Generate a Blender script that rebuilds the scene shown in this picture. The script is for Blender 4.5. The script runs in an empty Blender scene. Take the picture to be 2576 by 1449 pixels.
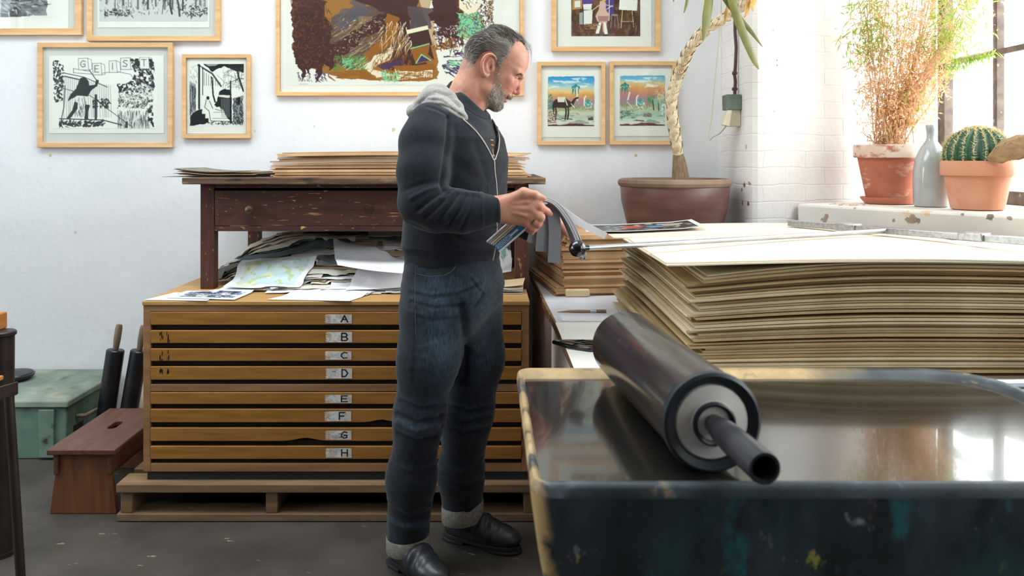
import bpy, bmesh, math, random
import numpy as np
from mathutils import Vector, Matrix, Euler
S = bpy.context.scene
COL = S.collection
random.seed(7)
rng = np.random.default_rng(7)
PI = math.pi
# camera: f = 2025 px on the 2576 px wide frame, principal point (1230, 400), eye height 1.35 m, looking along +Y
F, CX, CY, EYE = 2025.0, 1230.0, 400.0, 1.35
def W(px, py, d):
    """photo pixel at depth d (m) -> world point"""
    return Vector(((px - CX) * d / F, d, EYE - (py - CY) * d / F))

class MB:
    """collects geometry in world coordinates; one MB becomes one mesh object"""
    def __init__(s): s.v, s.f, s.m = [], [], []
    def add(s, vs, fs, m=0):
        b = len(s.v)
        s.v.extend([tuple(map(float, v)) for v in vs])
        for q in fs:
            s.f.append([b + int(i) for i in q]); s.m.append(m)
        return s
    def box(s, x0, x1, y0, y1, z0, z1, m=0):
        vs = [(x, y, z) for z in (z0, z1) for y in (y0, y1) for x in (x0, x1)]
        return s.add(vs, [(0,2,3,1),(4,5,7,6),(0,1,5,4),(2,6,7,3),(0,4,6,2),(1,3,7,5)], m)
    def obox(s, c, ax, ay, az, hx, hy, hz, m=0):
        c, ax, ay, az = Vector(c), Vector(ax).normalized(), Vector(ay).normalized(), Vector(az).normalized()
        vs = [c + ax*hx*i + ay*hy*j + az*hz*k for k in (-1,1) for j in (-1,1) for i in (-1,1)]
        return s.add(vs, [(0,2,3,1),(4,5,7,6),(0,1,5,4),(2,6,7,3),(0,4,6,2),(1,3,7,5)], m)
    def tube(s, pts, r, n=10, m=0, caps=True, up=None):
        pts = [Vector(p) for p in pts]
        rs = r if hasattr(r, '__len__') else [r]*len(pts)
        vs, fs = [], []
        t0 = (pts[1]-pts[0]).normalized()
        a = Vector((0,0,1)) if abs(t0.z) < .9 else Vector((1,0,0))
        u = t0.cross(a).normalized()
        for i, p in enumerate(pts):
            t = (pts[min(i+1,len(pts)-1)] - pts[max(i-1,0)]).normalized()
            u = (u - t*u.dot(t)).normalized(); w = t.cross(u)
            for k in range(n):
                an = 2*PI*k/n
                vs.append(p + (u*math.cos(an) + w*math.sin(an))*rs[i])
        L = len(pts)
        for i in range(L-1):
            for k in range(n):
                k2 = (k+1) % n
                fs.append((i*n+k, i*n+k2, (i+1)*n+k2, (i+1)*n+k))
        if caps:
            fs.append(tuple(range(n-1,-1,-1))); fs.append(tuple((L-1)*n+k for k in range(n)))
        return s.add(vs, fs, m)
    def lathe(s, prof, c=(0,0,0), n=48, m=0, axis=(0,0,1), wob=None):
        """prof: (radius, height) pairs along the axis from c"""
        ax = Vector(axis).normalized(); c = Vector(c)
        a = Vector((1,0,0)) if abs(ax.x) < .9 else Vector((0,1,0))
        u = (a - ax*ax.dot(a)).normalized(); w = ax.cross(u)
        vs, fs = [], []
        for (r, h) in prof:
            for k in range(n):
                an = 2*PI*k/n
                rr = r*(wob(an,h) if wob else 1)
                vs.append(c + ax*h + (u*math.cos(an) + w*math.sin(an))*rr)
        for i in range(len(prof)-1):
            for k in range(n):
                k2 = (k+1) % n
                fs.append((i*n+k, i*n+k2, (i+1)*n+k2, (i+1)*n+k))
        if prof[0][0] > 1e-5: fs.append(tuple(range(n-1,-1,-1)))
        if prof[-1][0] > 1e-5: fs.append(tuple((len(prof)-1)*n+k for k in range(n)))
        return s.add(vs, fs, m)
    def prism(s, poly, vec, m=0):
        """closed polygon (3D points) pushed along vec"""
        n = len(poly); vec = Vector(vec)
        vs = [Vector(p) for p in poly] + [Vector(p)+vec for p in poly]
        fs = [tuple(range(n-1,-1,-1)), tuple(range(n,2*n))]
        fs += [(i,(i+1)%n,n+(i+1)%n,n+i) for i in range(n)]
        return s.add(vs, fs, m)
    def grid(s, P, thick=0, m=0, nrm=None):
        """P: array (a,b,3); with thickness a closed slab"""
        P = np.asarray(P, float); a, b = P.shape[:2]
        idx = np.arange(a*b).reshape(a,b)
        q = np.stack([idx[:-1,:-1], idx[1:,:-1], idx[1:,1:], idx[:-1,1:]], -1).reshape(-1,4)
        if not thick: return s.add(P.reshape(-1,3), q.tolist(), m)
        if nrm is None:
            du = np.gradient(P, axis=0); dv = np.gradient(P, axis=1)
            N = np.cross(du, dv); N /= np.linalg.norm(N, axis=-1, keepdims=True) + 1e-12
        else: N = np.asarray(nrm, float)
        Q = P - N*thick
        vs = np.concatenate([P.reshape(-1,3), Q.reshape(-1,3)])
        fs = q.tolist() + (q[:, ::-1] + a*b).tolist()
        rim = list(idx[0,:]) + list(idx[1:,-1]) + list(idx[-1,-2::-1]) + list(idx[-2:0:-1,0])
        for i in range(len(rim)):
            x, y = rim[i], rim[(i+1) % len(rim)]
            fs.append((x, y, y+a*b, x+a*b))
        return s.add(vs, fs, m)
    def ball(s, c, r, n=20, m=0, sc=(1,1,1)):
        c = Vector(c); vs, fs = [], []
        h = n//2
        for i in range(1,h):
            th = PI*i/h
            for k in range(n):
                ph = 2*PI*k/n
                vs.append(c + Vector((math.sin(th)*math.cos(ph)*sc[0], math.sin(th)*math.sin(ph)*sc[1], math.cos(th)*sc[2]))*r)
        vs.append(c+Vector((0,0,r*sc[2]))); vs.append(c-Vector((0,0,r*sc[2])))
        T, B = len(vs)-2, len(vs)-1
        for i in range(h-2):
            for k in range(n):
                k2 = (k+1) % n
                fs.append((i*n+k, (i+1)*n+k, (i+1)*n+k2, i*n+k2))
        for k in range(n):
            fs.append((T, k, (k+1) % n)); fs.append((B, (h-2)*n+(k+1) % n, (h-2)*n+k))
        return s.add(vs, fs, m)

def root_loc(o):
    p = Vector((0,0,0))
    while o is not None:
        p = p + o.location; o = o.parent
    return p
def smooth_by_angle(me, ang=35):
    me.polygons.foreach_set('use_smooth', [True]*len(me.polygons))
    bm = bmesh.new(); bm.from_mesh(me)
    lim = math.radians(ang)
    for e in bm.edges:
        if len(e.link_faces) == 2 and e.calc_face_angle(0) > lim: e.smooth = False
    bm.to_mesh(me); bm.free()
def obj(name, mb, mats, parent=None, smooth=True, bevel=0, label=None, recalc=True, ang=35, base=None):
    """link the collected geometry as ONE mesh object; under a parent it keeps the parent's origin"""
    me = bpy.data.meshes.new(name)
    if base is not None: base = Vector(base)
    elif parent is not None: base = root_loc(parent)
    else:
        A = np.array(mb.v); base = Vector(((A[:,0].min()+A[:,0].max())/2, (A[:,1].min()+A[:,1].max())/2, A[:,2].min()))
    A = np.array(mb.v) - np.array(base)
    me.from_pydata(A.tolist(), [], mb.f)
    for mm in (mats if isinstance(mats, (list, tuple)) else [mats]): me.materials.append(mm)
    if any(mb.m): me.polygons.foreach_set('material_index', mb.m)
    if recalc:
        bm = bmesh.new(); bm.from_mesh(me); bmesh.ops.recalc_face_normals(bm, faces=bm.faces); bm.to_mesh(me); bm.free()
    if smooth: smooth_by_angle(me, ang)
    o = bpy.data.objects.new(name, me); COL.objects.link(o)
    if parent is not None: o.parent = parent
    else: o.location = base
    if bevel:
        b = o.modifiers.new('bevel', 'BEVEL'); b.width = bevel; b.segments = 2; b.limit_method = 'ANGLE'; b.angle_limit = math.radians(40)
    if label: o['label'] = label
    return o
def tag(o, label, cat, group=None, kind=None):
    o['label'] = label; o['category'] = cat
    if group: o['group'] = group
    if kind: o['kind'] = kind
    return o
def thing(name, label, cat, loc, group=None):
    o = bpy.data.objects.new(name, None); COL.objects.link(o)
    o.location = loc; o.empty_display_size = .05
    return tag(o, label, cat, group)
def struct(name, mb, m, label, cat, parent=None, **k):
    o = obj(name, mb, m, parent, **k)
    if parent is None: tag(o, label, cat, kind='structure')
    return o

# ------------------------------------------------------------------ materials
def srgb(c):
    if isinstance(c, str):
        c = c.lstrip('#'); c = [int(c[i:i+2],16)/255 for i in (0,2,4)]
    return tuple((x/12.92 if x <= .04045 else ((x+.055)/1.055)**2.4) for x in c)
class NT:
    """small node-building helper around one material"""
    def __init__(s, name):
        s.mat = bpy.data.materials.new(name); s.mat.use_nodes = True
        s.t = s.mat.node_tree; s.t.nodes.clear()
        s.out = s.n('ShaderNodeOutputMaterial'); s.b = s.n('ShaderNodeBsdfPrincipled')
        s.t.links.new(s.b.outputs[0], s.out.inputs[0])
        s.tc = s.n('ShaderNodeTexCoord')
        s.h = None
    def n(s, t, **k):
        x = s.t.nodes.new(t)
        for a, v in k.items(): setattr(x, a, v)
        return x
    def l(s, a, b): s.t.links.new(a, b)
    def vec(s, stretch=(1,1,1), rot=(0,0,0), loc=(0,0,0), src='Object'):
        m = s.n('ShaderNodeMapping'); s.l(s.tc.outputs[src], m.inputs[0])
        m.inputs['Scale'].default_value = stretch; m.inputs['Rotation'].default_value = rot; m.inputs['Location'].default_value = loc
        return m.outputs[0]
    def noise(s, scale, detail=4, rough=.55, vec=None, dist=0):
        x = s.n('ShaderNodeTexNoise'); x.inputs['Scale'].default_value = scale; x.inputs['Detail'].default_value = detail
        x.inputs['Roughness'].default_value = rough; x.inputs['Distortion'].default_value = dist
        s.l(vec if vec is not None else s.tc.outputs['Object'], x.inputs['Vector'])
        return x.outputs['Fac']
    def ramp(s, fac, stops):
        r = s.n('ShaderNodeValToRGB'); s.l(fac, r.inputs[0]); e = r.color_ramp.elements
        while len(e) < len(stops): e.new(.5)
        for k, (p, c) in enumerate(stops):
            e[k].position = p; e[k].color = (c,c,c,1) if not hasattr(c,'__len__') else tuple(c)[:3]+(1,)
        return r.outputs[0]
    def mix(s, fac, a, b, mode='MIX'):
        x = s.n('ShaderNodeMix', data_type='RGBA', blend_type=mode)
        for sock, v in ((x.inputs[0], fac), (x.inputs[6], a), (x.inputs[7], b)):
            if hasattr(v, 'is_linked') or hasattr(v, 'node'): s.l(v, sock)
            elif hasattr(v, '__len__'): sock.default_value = tuple(v)[:3]+(1,)
            else: sock.default_value = v
        return x.outputs[2]
    def math(s, op, a, b=0.0):
        x = s.n('ShaderNodeMath', operation=op)
        for k, v in ((0,a),(1,b)):
            if hasattr(v, 'node'): s.l(v, x.inputs[k])
            else: x.inputs[k].default_value = v
        return x.outputs[0]
    def col(s, c):
        if hasattr(c, 'node'): s.l(c, s.b.inputs['Base Color'])
        else: s.b.inputs['Base Color'].default_value = tuple(c)[:3]+(1,)
    def bump(s, h, strength=.3, dist=.002):
        x = s.n('ShaderNodeBump'); x.inputs['Strength'].default_value = strength; x.inputs['Distance'].default_value = dist
        s.l(h, x.inputs['Height'])
        if s.h is not None: s.l(s.h, x.inputs['Normal'])
        s.h = x.outputs[0]; s.l(s.h, s.b.inputs['Normal'])
    def set(s, **k):
        for a, v in k.items():
            sock = s.b.inputs[a.replace('_', ' ')]
            if hasattr(v, 'node'): s.l(v, sock)
            else: sock.default_value = v
        return s.mat
def mat(name, c1, c2=None, scale=8, detail=5, stretch=(1,1,1), rot=(0,0,0), lo=.35, hi=.65, rough=.6, metal=0, bump=0, bscale=None, bdist=.002,
        layers=(), spec=.5, coat=0, sheen=0, nrough=.55, bstretch=None):
    """two-colour noise material; layers = (colour, scale, lo, hi, stretch) of wear or paint laid over it"""
    t = NT(name); c1 = srgb(c1)
    v = t.vec(stretch, rot)
    f = t.noise(scale, detail, nrough, v)
    c = c1 if c2 is None else t.ramp(f, [(lo, c1), (hi, srgb(c2))])
    for L in layers:
        lc, ls, l0, l1 = L[:4]; st = L[4] if len(L) > 4 else (1,1,1)
        g = t.noise(ls, 6, .62, t.vec(st, rot, (3.7*ls % 5, 1.3, 2.1)))
        c = t.mix(t.ramp(g, [(l0, 0.0), (l1, 1.0)]), c, srgb(lc))
    t.col(c)
    if bump:
        t.bump(t.noise(bscale or scale, 6, .6, t.vec(bstretch or stretch, rot)), bump, bdist)
    t.set(Roughness=rough, Metallic=metal, Specular_IOR_Level=spec, Coat_Weight=coat, Sheen_Weight=sheen)
    return t.mat
M = {}
def wall_mat(name, base, brick=None, spots=(), bumps=1.0):
    """white painted plaster or brick; spots = chipped places (object-space point, radius, colour)"""
    t = NT(name)
    c = t.ramp(t.noise(1.3, 5), [(.3, srgb(base[0])), (.7, srgb(base[1]))])
    c = t.mix(t.ramp(t.noise(23, 4), [(.68, 0.0), (.78, .35)]), c, srgb('#c9c2b4'))
    if brick:
        v = t.n('ShaderNodeSeparateXYZ'); t.l(t.tc.outputs['Object'], v.inputs[0])
        cb = t.n('ShaderNodeCombineXYZ')
        # horizontal run along the wall face, courses along z, edges wobbled by noise
        run = t.math('ADD', t.math('MULTIPLY', v.outputs[0], brick[0]), t.math('MULTIPLY', v.outputs[1], brick[1]))
        w1 = t.math('MULTIPLY', t.math('SUBTRACT', t.noise(9, 3), .5), .03)
        w2 = t.math('MULTIPLY', t.math('SUBTRACT', t.noise(7, 3, vec=t.vec(loc=(4,2,7))), .5), .025)
        t.l(t.math('ADD', run, w1), cb.inputs[0]); t.l(t.math('ADD', v.outputs[2], w2), cb.inputs[1])
        b = t.n('ShaderNodeTexBrick'); t.l(cb.outputs[0], b.inputs['Vector'])
        b.inputs['Scale'].default_value = 1; b.inputs['Brick Width'].default_value = .25; b.inputs['Row Height'].default_value = .077
        b.inputs['Mortar Size'].default_value = .005; b.inputs['Mortar Smooth'].default_value = 1.0; b.offset = .5
        c = t.mix(t.math('MULTIPLY', t.math('MULTIPLY', b.outputs['Fac'], t.noise(5, 3)), .07), c, srgb('#c3bbb2'))
        t.bump(t.math('MULTIPLY', t.math('SUBTRACT', 1.0, b.outputs['Fac']), t.noise(3.5, 3)), .5, .006)
    for (p, r, cc) in spots:
        d = t.n('ShaderNodeVectorMath', operation='DISTANCE'); t.l(t.tc.outputs['Object'], d.inputs[0]); d.inputs[1].default_value = p
        dd = t.math('ADD', t.math('DIVIDE', d.outputs['Value'], r), t.math('MULTIPLY', t.math('SUBTRACT', t.noise(60, 5), .5), 2.2))
        c = t.mix(t.ramp(dd, [(.75, 1.0), (.95, 0.0)]), c, srgb(cc))
    t.col(c)
    t.bump(t.noise(28, 8, .6), .35*bumps, .006)
    t.bump(t.noise(4, 4, .5), .3*bumps, .02)
    return t.set(Roughness=.75, Specular_IOR_Level=.3)
def wood(name, c1, c2, axis='x', rough=.45, bump=.15, layers=(), scale=5, spec=.4):
    st = {'x': (.8, 9, 9), 'y': (9, .8, 9), 'z': (9, 9, .8)}[axis]
    return mat(name, c1, c2, scale=scale, detail=8, stretch=st, lo=.3, hi=.7, rough=rough, bump=bump, bscale=scale*2, bdist=.001, layers=layers, spec=spec)
M['frame'] = wood('pale_frame_wood', '#c79a66', '#e0b988', 'x', .45, .1)
M['oak'] = wood('plan_chest_front_wood', '#8f602a', '#ab793a', 'x', .42, .1, scale=7)
M['oak_body'] = wood('plan_chest_body_wood', '#8a6343', '#a87f58', 'x', .5, .1)
M['oak_top'] = wood('plan_chest_top_wood', '#b0834c', '#c69c63', 'x', .5, .1)
M['pallet'] = wood('pallet_wood', '#715a43', '#8f7355', 'x', .8, .4, layers=(('#5d4c3c', 6, .6, .75, (1,5,5)),))
M['desk'] = wood('dark_desk_wood', '#38211b', '#503229', 'x', .5, .25, layers=(
    ('#6b4030', 5, .52, .75, (1,1,1)), ('#9a7048', 45, .62, .66, (.22,1.8,1.8)), ('#c49a5e', 75, .645, .675, (.4,1,1))))
M['desk_leg'] = wood('dark_desk_leg_wood', '#3d221b', '#5a352a', 'z', .5, .25, layers=(
    ('#a67b4c', 30, .635, .67, (1.4,1.4,.4)), ('#c49a5e', 60, .665, .69, (1,1,.6))))
M['desk_top'] = wood('worn_desk_top_wood', '#453126', '#7c6048', 'x', .7, .5, layers=(('#a3835f', 14, .55, .65, (.3,2,2)), ('#2a1d17', 9, .52, .62, (.5,3,3))))
M['stool'] = wood('stool_wood', '#4f3024', '#6b4535', 'y', .45, .2)
M['stool_leg'] = wood('stool_leg_wood', '#57351f', '#784a2e', 'z', .5, .2)
M['trunk'] = mat('green_trunk_paint', '#4d6b5e', '#6f8a7b', scale=7, rough=.7, bump=.3, layers=(('#8e8f7c', 5, .6, .75), ('#2e352f', 11, .62, .72)))
M['trunk_top'] = mat('green_trunk_lid_paint', '#6f8075', '#95a092', scale=6, rough=.7, bump=.3, layers=(('#b3ac94', 5, .6, .78), ('#4c5a50', 9, .62, .75)))
M['black_rubber'] = mat('black_rubber', '#15161a', '#1f2126', scale=20, rough=.38, bump=.05)
M['handle_wood'] = wood('roller_handle_wood', '#665747', '#8a7963', 'z', .5, .1)
M['dark_metal'] = mat('brown_black_metal', '#2e2421', '#3b302c', scale=12, rough=.45, metal=.3, bump=.1)
M['orange_wood'] = wood('orange_wood', '#a9682f', '#c98544', 'y', .4, .1)
M['floor'] = mat('worn_concrete_floor', '#37322e', '#4d4741', scale=3, detail=9, rough=.62, bump=.25, bscale=30, layers=(
    ('#2a2623', 2.2, .55, .75), ('#6b5a48', 4, .66, .78, (1,.5,1)), ('#9a8a76', 16, .685, .705, (.6,2,1))))
M['cardboard'] = mat('brown_board', '#bd946a', '#d0aa80', scale=6, rough=.85, bump=.15, bscale=120, bdist=.0006, layers=(('#8a6844', 30, .66, .8, (.4,1,6)),))
M['cardboard_b'] = mat('tan_board', '#cda67a', '#dfbd94', scale=6, rough=.85, bump=.15, bscale=120, bdist=.0006)
M['greyboard'] = mat('grey_brown_board', '#9a8058', '#b0966c', scale=5, rough=.88, bump=.2, bscale=90, bdist=.0008, layers=(('#716049', 22, .66, .8, (.3,1,5)),))
M['greyboard_b'] = mat('pale_grey_board', '#b5a07a', '#cbba99', scale=5, rough=.88, bump=.2, bscale=90, bdist=.0008, layers=(('#85765a', 22, .68, .8, (.3,1,5)),))
M['creamboard'] = mat('cream_board', '#e3d2b6', '#efe1c9', scale=2.5, rough=.85, bump=.1, bscale=90, bdist=.0005)
M['greypaper'] = mat('grey_backing_paper', '#6b675d', '#8a8575', scale=6, rough=.85, bump=.1)
M['table_white'] = mat('white_table_top', '#c9cbd2', '#d9dbe1', scale=4, rough=.5, bump=.05, layers=(('#a9a7a6', 9, .66, .76),))
M['table_side'] = mat('pinkish_table_side', '#d9c4bd', '#e6d4cd', scale=5, rough=.7, bump=.25, bscale=60, layers=(('#b09088', 60, .66, .72, (1,.6,.6)),))
M['edge_brown'] = mat('brown_edge_trim', '#6d5231', '#8a6a41', scale=12, rough=.6, bump=.2, layers=(('#3f2f1e', 14, .58, .66),))
M['paper'] = mat('white_paper', '#dcdce0', '#e6e6ea', scale=3, rough=.8)
M['glass'] = None
M['mount'] = mat('pale_grey_mount', '#cfcfca', '#d8d8d3', scale=3, rough=.8)
M['print_paper'] = mat('print_paper', '#e9e7df', '#efeee8', scale=3, rough=.8)
M['steel'] = mat('brushed_steel', '#9b9ca0', '#b7b8bc', scale=14, stretch=(1,8,8), rough=.32, metal=.85, bump=.05, layers=(('#4c4a47', 18, .66, .76),))
M['rod'] = mat('steel_rod', '#aeb2bb', '#c8ccd4', scale=14, rough=.25, metal=.9)
M['knob'] = mat('black_ball', '#07080a', rough=.12, coat=.6)
M['terra'] = mat('terracotta', '#c98e70', '#d59c7e', scale=6, rough=.8, bump=.1, bscale=60, layers=(('#e0b39b', 4, .6, .8),))
M['terra_old'] = mat('old_terracotta', '#a85f47', '#bd7258', scale=5, rough=.85, bump=.25, bscale=40, layers=(('#e2c9b8', 6, .55, .72, (1,1,3)), ('#f0e4da', 9, .66, .76, (1,1,2.5))))
M['terra_chalk'] = mat('chalky_terracotta', '#d3b29c', '#e6d6c6', scale=9, rough=.9, bump=.3, bscale=40, layers=(('#b9765c', 10, .52, .62, (1,1,2)),))
M['terra_saucer'] = mat('terracotta_saucer', '#bb6f52', '#c98062', scale=6, rough=.75, bump=.1)
M['planter'] = mat('brown_glazed_planter', '#5d3f37', '#75524a', scale=4, stretch=(1,1,6), rough=.38, bump=.15, bscale=10, bdist=.003, layers=(('#75584e', 7, .6, .8, (1,1,5)),))
M['planter_rim'] = mat('dusty_planter_rim', '#77604f', '#8d7764', scale=9, rough=.8, bump=.3)
M['soil'] = mat('soil', '#2a211b', '#3d3027', scale=40, rough=.95, bump=.6)
M['trunk_bark'] = mat('yucca_bark', '#d6c09a', '#ecdfc4', scale=22, stretch=(1,1,2.5), rough=.85, bump=.5, bscale=40, layers=(('#b08a58', 30, .62, .68, (1,1,2)),))
M['bark_low'] = mat('yucca_lower_bark', '#6d5946', '#8c745c', scale=40, stretch=(3,3,.7), rough=.9, bump=.6)
M['yucca_leaf'] = mat('yucca_leaf', '#555622', '#7d7a3c', scale=4, stretch=(6,6,1), rough=.45, layers=(('#b08a4a', 6, .68, .8),))
M['yucca_dry'] = mat('dry_yucca_sheath', '#b98a45', '#d2a763', scale=20, rough=.8, bump=.3)
M['dry_leaf'] = mat('dry_leaf', '#c08a58', '#dcae80', scale=30, rough=.8)
M['green_leaf'] = mat('narrow_green_leaf', '#6f8f35', '#9cb24f', scale=18, rough=.5)
M['twig'] = mat('twig', '#a98461', '#c6a27c', scale=30, rough=.85)
M['stoneware'] = mat('grey_stoneware', '#a0a4a3', '#b6b9b7', scale=4, rough=.18, coat=.5, layers=(('#c8c8c2', 5, .62, .8),))
M['cactus'] = mat('cactus_skin', '#1d4432', '#2f5c40', scale=8, rough=.5)
M['spine'] = mat('cactus_spine', '#d8c48c', '#e8dab0', scale=10, rough=.6)
M['driftwood'] = wood('driftwood', '#8a6c4d', '#b0916c', 'x', .85, .8, layers=(('#6a5138', 18, .58, .7, (.4,3,3)),))
M['window_bar'] = mat('window_bar', '#4a3a30', '#6a584a', scale=20, rough=.6, bump=.2, layers=(('#b3a596', 14, .6, .7),))
M['white_trim'] = mat('white_trim', '#dedbd4', '#e6e4de', scale=5, rough=.7, bump=.2, layers=(('#b9ab97', 8, .66, .74),))
M['cable_purple'] = mat('purple_brown_conduit', '#472a2e', '#5a383a', scale=20, rough=.6, bump=.3)
M['cable_cream'] = mat('cream_cable', '#cfc4aa', '#d9cfb8', scale=20, rough=.55)
M['socket_green'] = mat('green_grey_box', '#5c6c60', '#718072', scale=10, rough=.5, layers=(('#dcdcd4', 8, .58, .62, (1,1,.4)),))
M['socket_cream'] = mat('cream_plastic', '#cfc5ae', '#dbd2be', scale=10, rough=.45)
def tray_mat():
    t = NT('ink_stained_black'); c = t.ramp(t.noise(9, 6, .6, t.vec((1,1,.5))), [(.35, srgb('#171d22')), (.65, srgb('#333c43'))])
    for k, (cc, sc, lo, hi, st) in enumerate((('#3f4b53',8,.50,.64,(1,1,.45)),('#2b4a50',9,.55,.68,(1,1,.4)),('#3c3446',6,.57,.70,(1,1,.6)),('#2c6670',11,.60,.67,(1,1,.35)),('#4f7a3c',10,.635,.68,(1,1,.45)),('#7c5560',11,.64,.69,(1,1,.5)),('#a9a353',14,.66,.69,(1,1,.5)),('#8f98a0',22,.64,.70,(1,1,.6)),('#b8606e',20,.69,.71,(1,1,.5)))):
        g = t.noise(sc, 6, .62, t.vec(st, (0,0,0), (3.7*k+1.1, 1.3*k, 2.1*k)))
        c = t.mix(t.math('MULTIPLY', t.ramp(g, [(lo, 0.0), (hi, 1.0)]), .85), c, srgb(cc))
    sx = t.n('ShaderNodeSeparateXYZ'); t.l(t.tc.outputs['Object'], sx.inputs[0])
    edge = t.math('MULTIPLY', t.ramp(t.math('ADD', sx.outputs[0], t.math('ADD', .498-.875*.16, t.math('MULTIPLY', sx.outputs[2], .16))), [(.012, 1.0), (.022, 0.0)]), t.ramp(t.math('ADD', sx.outputs[1], .5), [(.155, 0.0), (.165, 1.0)]))
    edge = t.math('MULTIPLY', edge, t.ramp(t.math('ADD', sx.outputs[1], .5), [(.195, 1.0), (.21, 0.0)]))
    c = t.mix(t.math('MULTIPLY', edge, t.ramp(t.noise(12, 5), [(.40, 0.0), (.5, 1.0)])), c, srgb('#b89a6a'))
    t.col(c); t.bump(t.noise(14, 6), .4, .003); return t.set(Roughness=.42)
M['tray_out'] = tray_mat()
def rim_mat():
    """painted dark, worn to bare tan metal along the far left run and the left edge"""
    t = NT('worn_tray_rim'); sx = t.n('ShaderNodeSeparateXYZ'); t.l(t.tc.outputs['Object'], sx.inputs[0])
    n = t.noise(9, 6, .65); big = t.noise(3.5, 4)
    dark = t.ramp(t.noise(14, 5), [(.35, srgb('#20272c')), (.6, srgb('#39444b')), (.75, srgb('#76808a'))])
    tan = t.ramp(t.noise(12, 5), [(.3, srgb('#8f7a58')), (.6, srgb('#c2a578')), (.75, srgb('#d9c79c'))])
    far = t.math('MULTIPLY', t.ramp(sx.outputs[1], [(.22, 0.0), (.28, 1.0)]), t.ramp(t.math('ADD', sx.outputs[0], t.math('MULTIPLY', big, .25)), [(.28, 1.0), (.42, 0.0)]))
    side = t.ramp(t.math('ADD', sx.outputs[0], .5), [(.020, 1.0), (.032, 0.0)])
    spot = t.ramp(n, [(.60, 0.0), (.66, .9)])
    f = t.math('MAXIMUM', t.math('MAXIMUM', t.math('MULTIPLY', far, t.ramp(n, [(.3, .0), (.42, 1.0)])), t.math('MULTIPLY', side, t.ramp(n, [(.4, .0), (.5, 1.0)]))), t.math('MULTIPLY', spot, .8))
    t.col(t.mix(f, dark, tan)); t.bump(t.noise(30, 5), .3, .002)
    return t.set(Roughness=.45)
M['tray_rim'] = rim_mat()
M['ink_slab'] = mat('grey_ink_slab', '#191714', '#23201d', scale=3, rough=.13, spec=.8, coat=.35)
M['tray_in'] = mat('grey_tray_inside', '#332e29', '#423c36', scale=4, rough=.3)
M['roller'] = mat('dark_roller_rubber', '#211e1c', '#302b28', scale=8, stretch=(7,.5,7), rough=.24, spec=.6, coat=.2, layers=(('#3a2730', 3.0, .52, .7, (4,.3,4)),))
M['roller_ring'] = mat('blue_black_ring', '#12161d', '#1c222b', scale=10, rough=.4)
M['aluminium'] = mat('turned_aluminium', '#d0cdc8', '#e2dfdb', scale=9, rough=.35, metal=.35, layers=(('#c8c08a', 9, .6, .72),))
M['tube_metal'] = mat('dark_handle_tube', '#26262a', '#34353b', scale=9, rough=.28, metal=.3)
M['eraser'] = mat('pale_wood_block', '#d9c193', '#e6d1a8', scale=6, rough=.7)
M['tape_card'] = mat('dirty_label_card', '#cfc9c2','#dedad5', scale=30, rough=.6, layers=(('#a58f7c', 25, .6, .72),))
M['ink_black'] = mat('black_ink', '#15161c', rough=.6)
M['brass'] = mat('dull_brass', '#4a3d2a', '#6e5c40', scale=30, rough=.4, metal=.7)
M['gap_dark'] = mat('shade_coloured_gap_wood', '#171310', '#211b16', scale=6, rough=.8)
M['plinth'] = mat('blue_grey_plinth', '#23282c', '#2e3438', scale=8, rough=.6)
def glass_mat():
    t = NT('clear_glass'); t.t.nodes.remove(t.b)
    g = t.n('ShaderNodeBsdfGlossy'); g.inputs['Roughness'].default_value = .02
    tr = t.n('ShaderNodeBsdfTransparent'); tr.inputs[0].default_value = (.97,.985,.98,1)
    mx = t.n('ShaderNodeMixShader'); mx.inputs[0].default_value = .045; t.l(tr.outputs[0], mx.inputs[1]); t.l(g.outputs[0], mx.inputs[2])
    t.l(mx.outputs[0], t.out.inputs[0]); return t.mat
M['glass'] = glass_mat()
def vcol_mat(name, rough=.7):
    t = NT(name); a = t.n('ShaderNodeVertexColor'); a.layer_name = 'ink'
    t.col(a.outputs[0]); t.set(Roughness=rough, Specular_IOR_Level=.3); return t.mat
M['ink_print'] = vcol_mat('printed_ink')
M['gloss_print'] = vcol_mat('printed_gloss_paper', .35)

def leaf_mat(name, c1, c2):
    """thin leaf that lets window light through"""
    t = NT(name); c = t.ramp(t.noise(30, 3), [(.3, srgb(c1)), (.7, srgb(c2))]); t.col(c); t.set(Roughness=.6)
    tr = t.n('ShaderNodeBsdfTranslucent'); t.l(c, tr.inputs[0]); mx = t.n('ShaderNodeMixShader'); mx.inputs[0].default_value = .5
    t.l(t.b.outputs[0], mx.inputs[1]); t.l(tr.outputs[0], mx.inputs[2]); t.l(mx.outputs[0], t.out.inputs[0]); return t.mat
M['dry_leaf'] = leaf_mat('dry_leaf', '#d2a070', '#e9c49c'); M['green_leaf'] = leaf_mat('narrow_green_leaf', '#7f9f3c', '#acc25a')
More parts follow.
